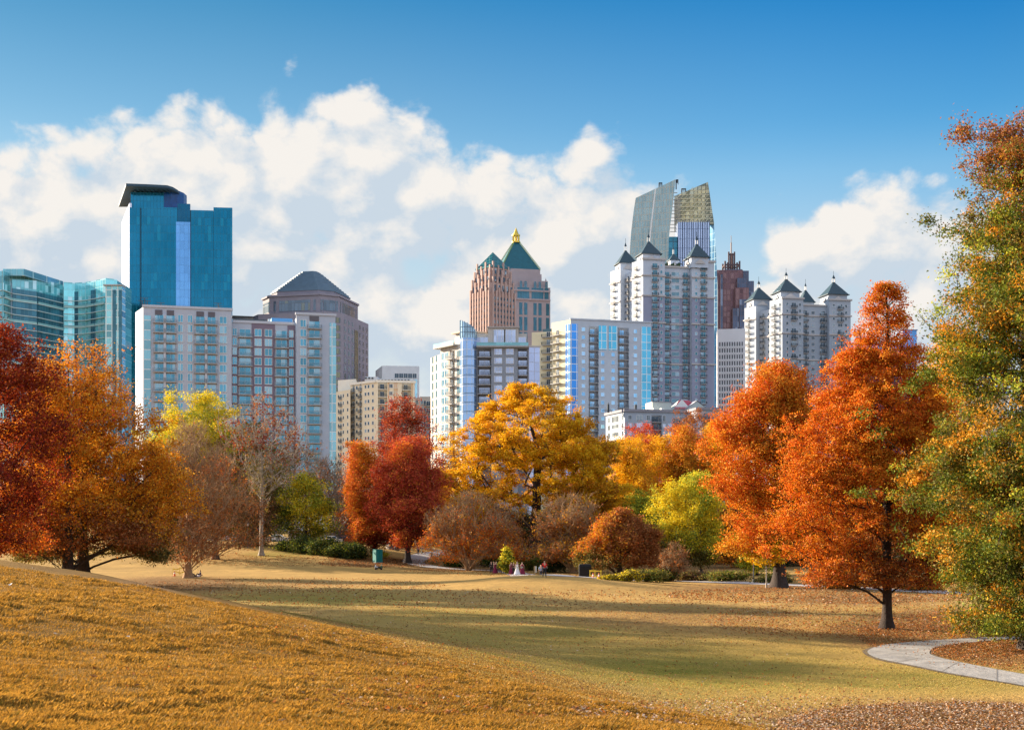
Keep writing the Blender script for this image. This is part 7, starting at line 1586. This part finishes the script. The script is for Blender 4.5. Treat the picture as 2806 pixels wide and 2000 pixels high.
def car(lab, px, d, col, rz=0.0, L=4.5):
    o, _ = thing('parked_car', lab, 'car', px, d=d, rz=rz, group='cars parked along the street'); c = mat('car_paint_' + col[0], col[1], .25, .04, 1, spec=.7); W = .88; h = L / 2
    pr = [(-h, .35), (-h + .05, .72), (-h + .7, .86), (-h + 1.35, 1.38), (h - 1.7, 1.42), (h - .95, .92), (h - .1, .78), (h, .4), (h - .2, .25), (-h + .2, .25)]
    m = MB(); n = len(pr)
    wy = lambda z: W if z < .9 else W - .18
    for i in range(n): a, b_ = pr[i], pr[(i + 1) % n]; m.poly([(a[0], -wy(a[1]), a[1]), (b_[0], -wy(b_[1]), b_[1]), (b_[0], wy(b_[1]), b_[1]), (a[0], wy(a[1]), a[1])], c)
    for s in (-1, 1): m.poly([(x, s * wy(z), z) for x, z in pr if z < .9], c); m.poly([(pr[2][0], s * W, pr[2][1]), (pr[3][0], s * (W - .18), pr[3][1]), (pr[4][0], s * (W - .18), pr[4][1]), (pr[5][0], s * (W - .1), pr[5][1])], c)
    m.obj('body', o)
    for s in (-1, 1):
        for x0, x1 in ((-h + 1.1, -h + 2.1), (-h + 2.2, h - 1.45)): m = MB(); m.poly([(x0, s * (W - .02), .92), (x1 + .15, s * (W - .02), .92), (x1, s * (W - .13), 1.30), (x0 + .2, s * (W - .13), 1.30)], G_DARKWIN); m.obj('side_window', o)
        for x in (-h + .85, h - .85):
            m = MB(); rg = [(x + .33 * math.cos(i / 14 * 6.283), .33 + .33 * math.sin(i / 14 * 6.283)) for i in range(14)]
            m.poly([(p, s * (W + .03), q) for p, q in rg], RAIL); [m.poly([(rg[i][0], s * (W + .03), rg[i][1]), (rg[(i + 1) % 14][0], s * (W + .03), rg[(i + 1) % 14][1]), (rg[(i + 1) % 14][0], s * (W - .18), rg[(i + 1) % 14][1]), (rg[i][0], s * (W - .18), rg[i][1])], RAIL) for i in range(14)]; wob = m.obj('wheel', o)
            m = MB(); m.poly([(x + .19 * math.cos(i / 10 * 6.283), s * (W + .045), .33 + .19 * math.sin(i / 10 * 6.283)) for i in range(10)], WHITEF); m.obj('rim', wob)
        m = MB(); m.box(h - .12, h + .01, s * .6 - .17, s * .6 + .17, .6, .74, WHITEF); m.obj('headlight', o)
    m = MB(); m.poly([(h - 1.66, -.68, 1.38), (h - 1.66, .68, 1.38), (h - 1.0, .74, .96), (h - 1.0, -.74, .96)], G_DARKWIN); m.obj('windscreen', o)
WHC = ('white', (.8, .82, .85)); DKC = ('dark', (.03, .035, .05)); SVC = ('silver', (.45, .47, .5))
car('white car glimpsed between the hedge and the left coral maple', 909, 264, WHC, .1); car('white car with a dark window left of the small yellow green tree', 758, 266, WHC, math.pi); car('black car right beside the white one behind the coral maple', 950, 265, DKC, 0); car('dark car parked behind the hedge', 860, 266, DKC, 0.05); car('silver car half hidden behind the russet twiggy tree', 640, 267, SVC, .05)
# low street side building behind the hedge
b = Bld('street_building', 'low pale building with columns on the street behind the hedge', P(880, 300), 300, 'building'); V = MB(); V.box(P(790, 300), P(965, 300), 300, 310, 2, zat(1455, 300), mat('stone_dull', (.26, .25, .25), .9, .1, .4)); b.part(V, 'wall'); V = MB(); V.box(P(788, 300), P(967, 300), 299.4, 310, zat(1455, 300), zat(1452, 300), SLAB); b.part(V, 'cornice')
f = Fac(b, (P(790, 300), 300), (P(965, 300), 300)); [f.put('column', _slab(.5, 3.4, SLAB), 1 + i * 1.9, 4.0) for i in range(7)]; [f.put('window', _slab(1.1, 1.8, G_DARKWIN), 2 + i * 1.9, 5.0) for i in range(7)]; b.done()
# ------------------------------------------------------------------ larger fallen leaves and scraps on the hillside
def fallen(lab, px, py, s, col, curl=.5, cat='leaf', name='fallen_leaf', group='single fallen leaves'):
    x, d, z = on_ground(px, py); m = MB(); k = mat('leaf_' + name + str(col), col, .8, .1, 20); out = [(-.55, 0), (-.3, .12), (-.2, .3), (0, .14), (.14, .36), (.25, .14), (.55, 0), (.25, -.14), (.14, -.36), (0, -.14), (-.2, -.3), (-.3, -.12)]
    pts = [(a * s, b_ * s, .035 + (abs(b_) * curl + abs(a) * .25) * s) for a, b_ in out]
    for i in range(12): m.poly([(0, 0, .035), pts[i], pts[(i + 1) % 12]], k)
    o = m.obj(name, None); o.location = (x, d, z + .02); o.rotation_euler = (.35, .2, random.random() * 6); tag(o, lab, cat, group)
fallen('large dark brown curled leaf on the near slope, right of centre', 1440, 1925, .17, (.05, .03, .02), .9)
for lab, px, py, s, c in (('pale leaf near the bottom edge left of the dark curled one', 772, 1985, .16, (.62, .55, .45)), ('white leaf at the bottom edge right of the dark curled one', 1975, 1985, .17, (.7, .66, .6)), ('pale leaf left of the dark curled leaf', 1253, 1916, .15, (.55, .5, .4)), ('thin brown leaf lying between pale and dark ones', 1355, 1928, .18, (.42, .30, .18)),
        ('white scrap high on the slope under the left oak', 90, 1561, .3, (.7, .7, .7)), ('white scrap on the slope at the left edge', 30, 1607, .26, (.7, .7, .68)), ('rust leaf on the left lower slope', 255, 1862, .2, (.34, .12, .03)), ('small dark leaf midway down the slope', 441, 1757, .15, (.1, .06, .03)), ('pale leaf left of the small dark one', 352, 1750, .14, (.6, .5, .4)),
        ('reddish leaf upslope of the small dark leaf', 556, 1729, .15, (.25, .10, .05)), ('pale leaf high in the middle of the slope', 150, 1742, .14, (.6, .5, .38)), ('dark leaf at the right end of the slope', 1847, 1970, .16, (.08, .04, .03)), ('small brown leaf pair near the centre slope', 808, 1737, .14, (.2, .08, .04)), ('pale leaf on the upper middle slope', 208, 1633, .16, (.6, .45, .3))):
    fallen(lab, px, py, s, c)
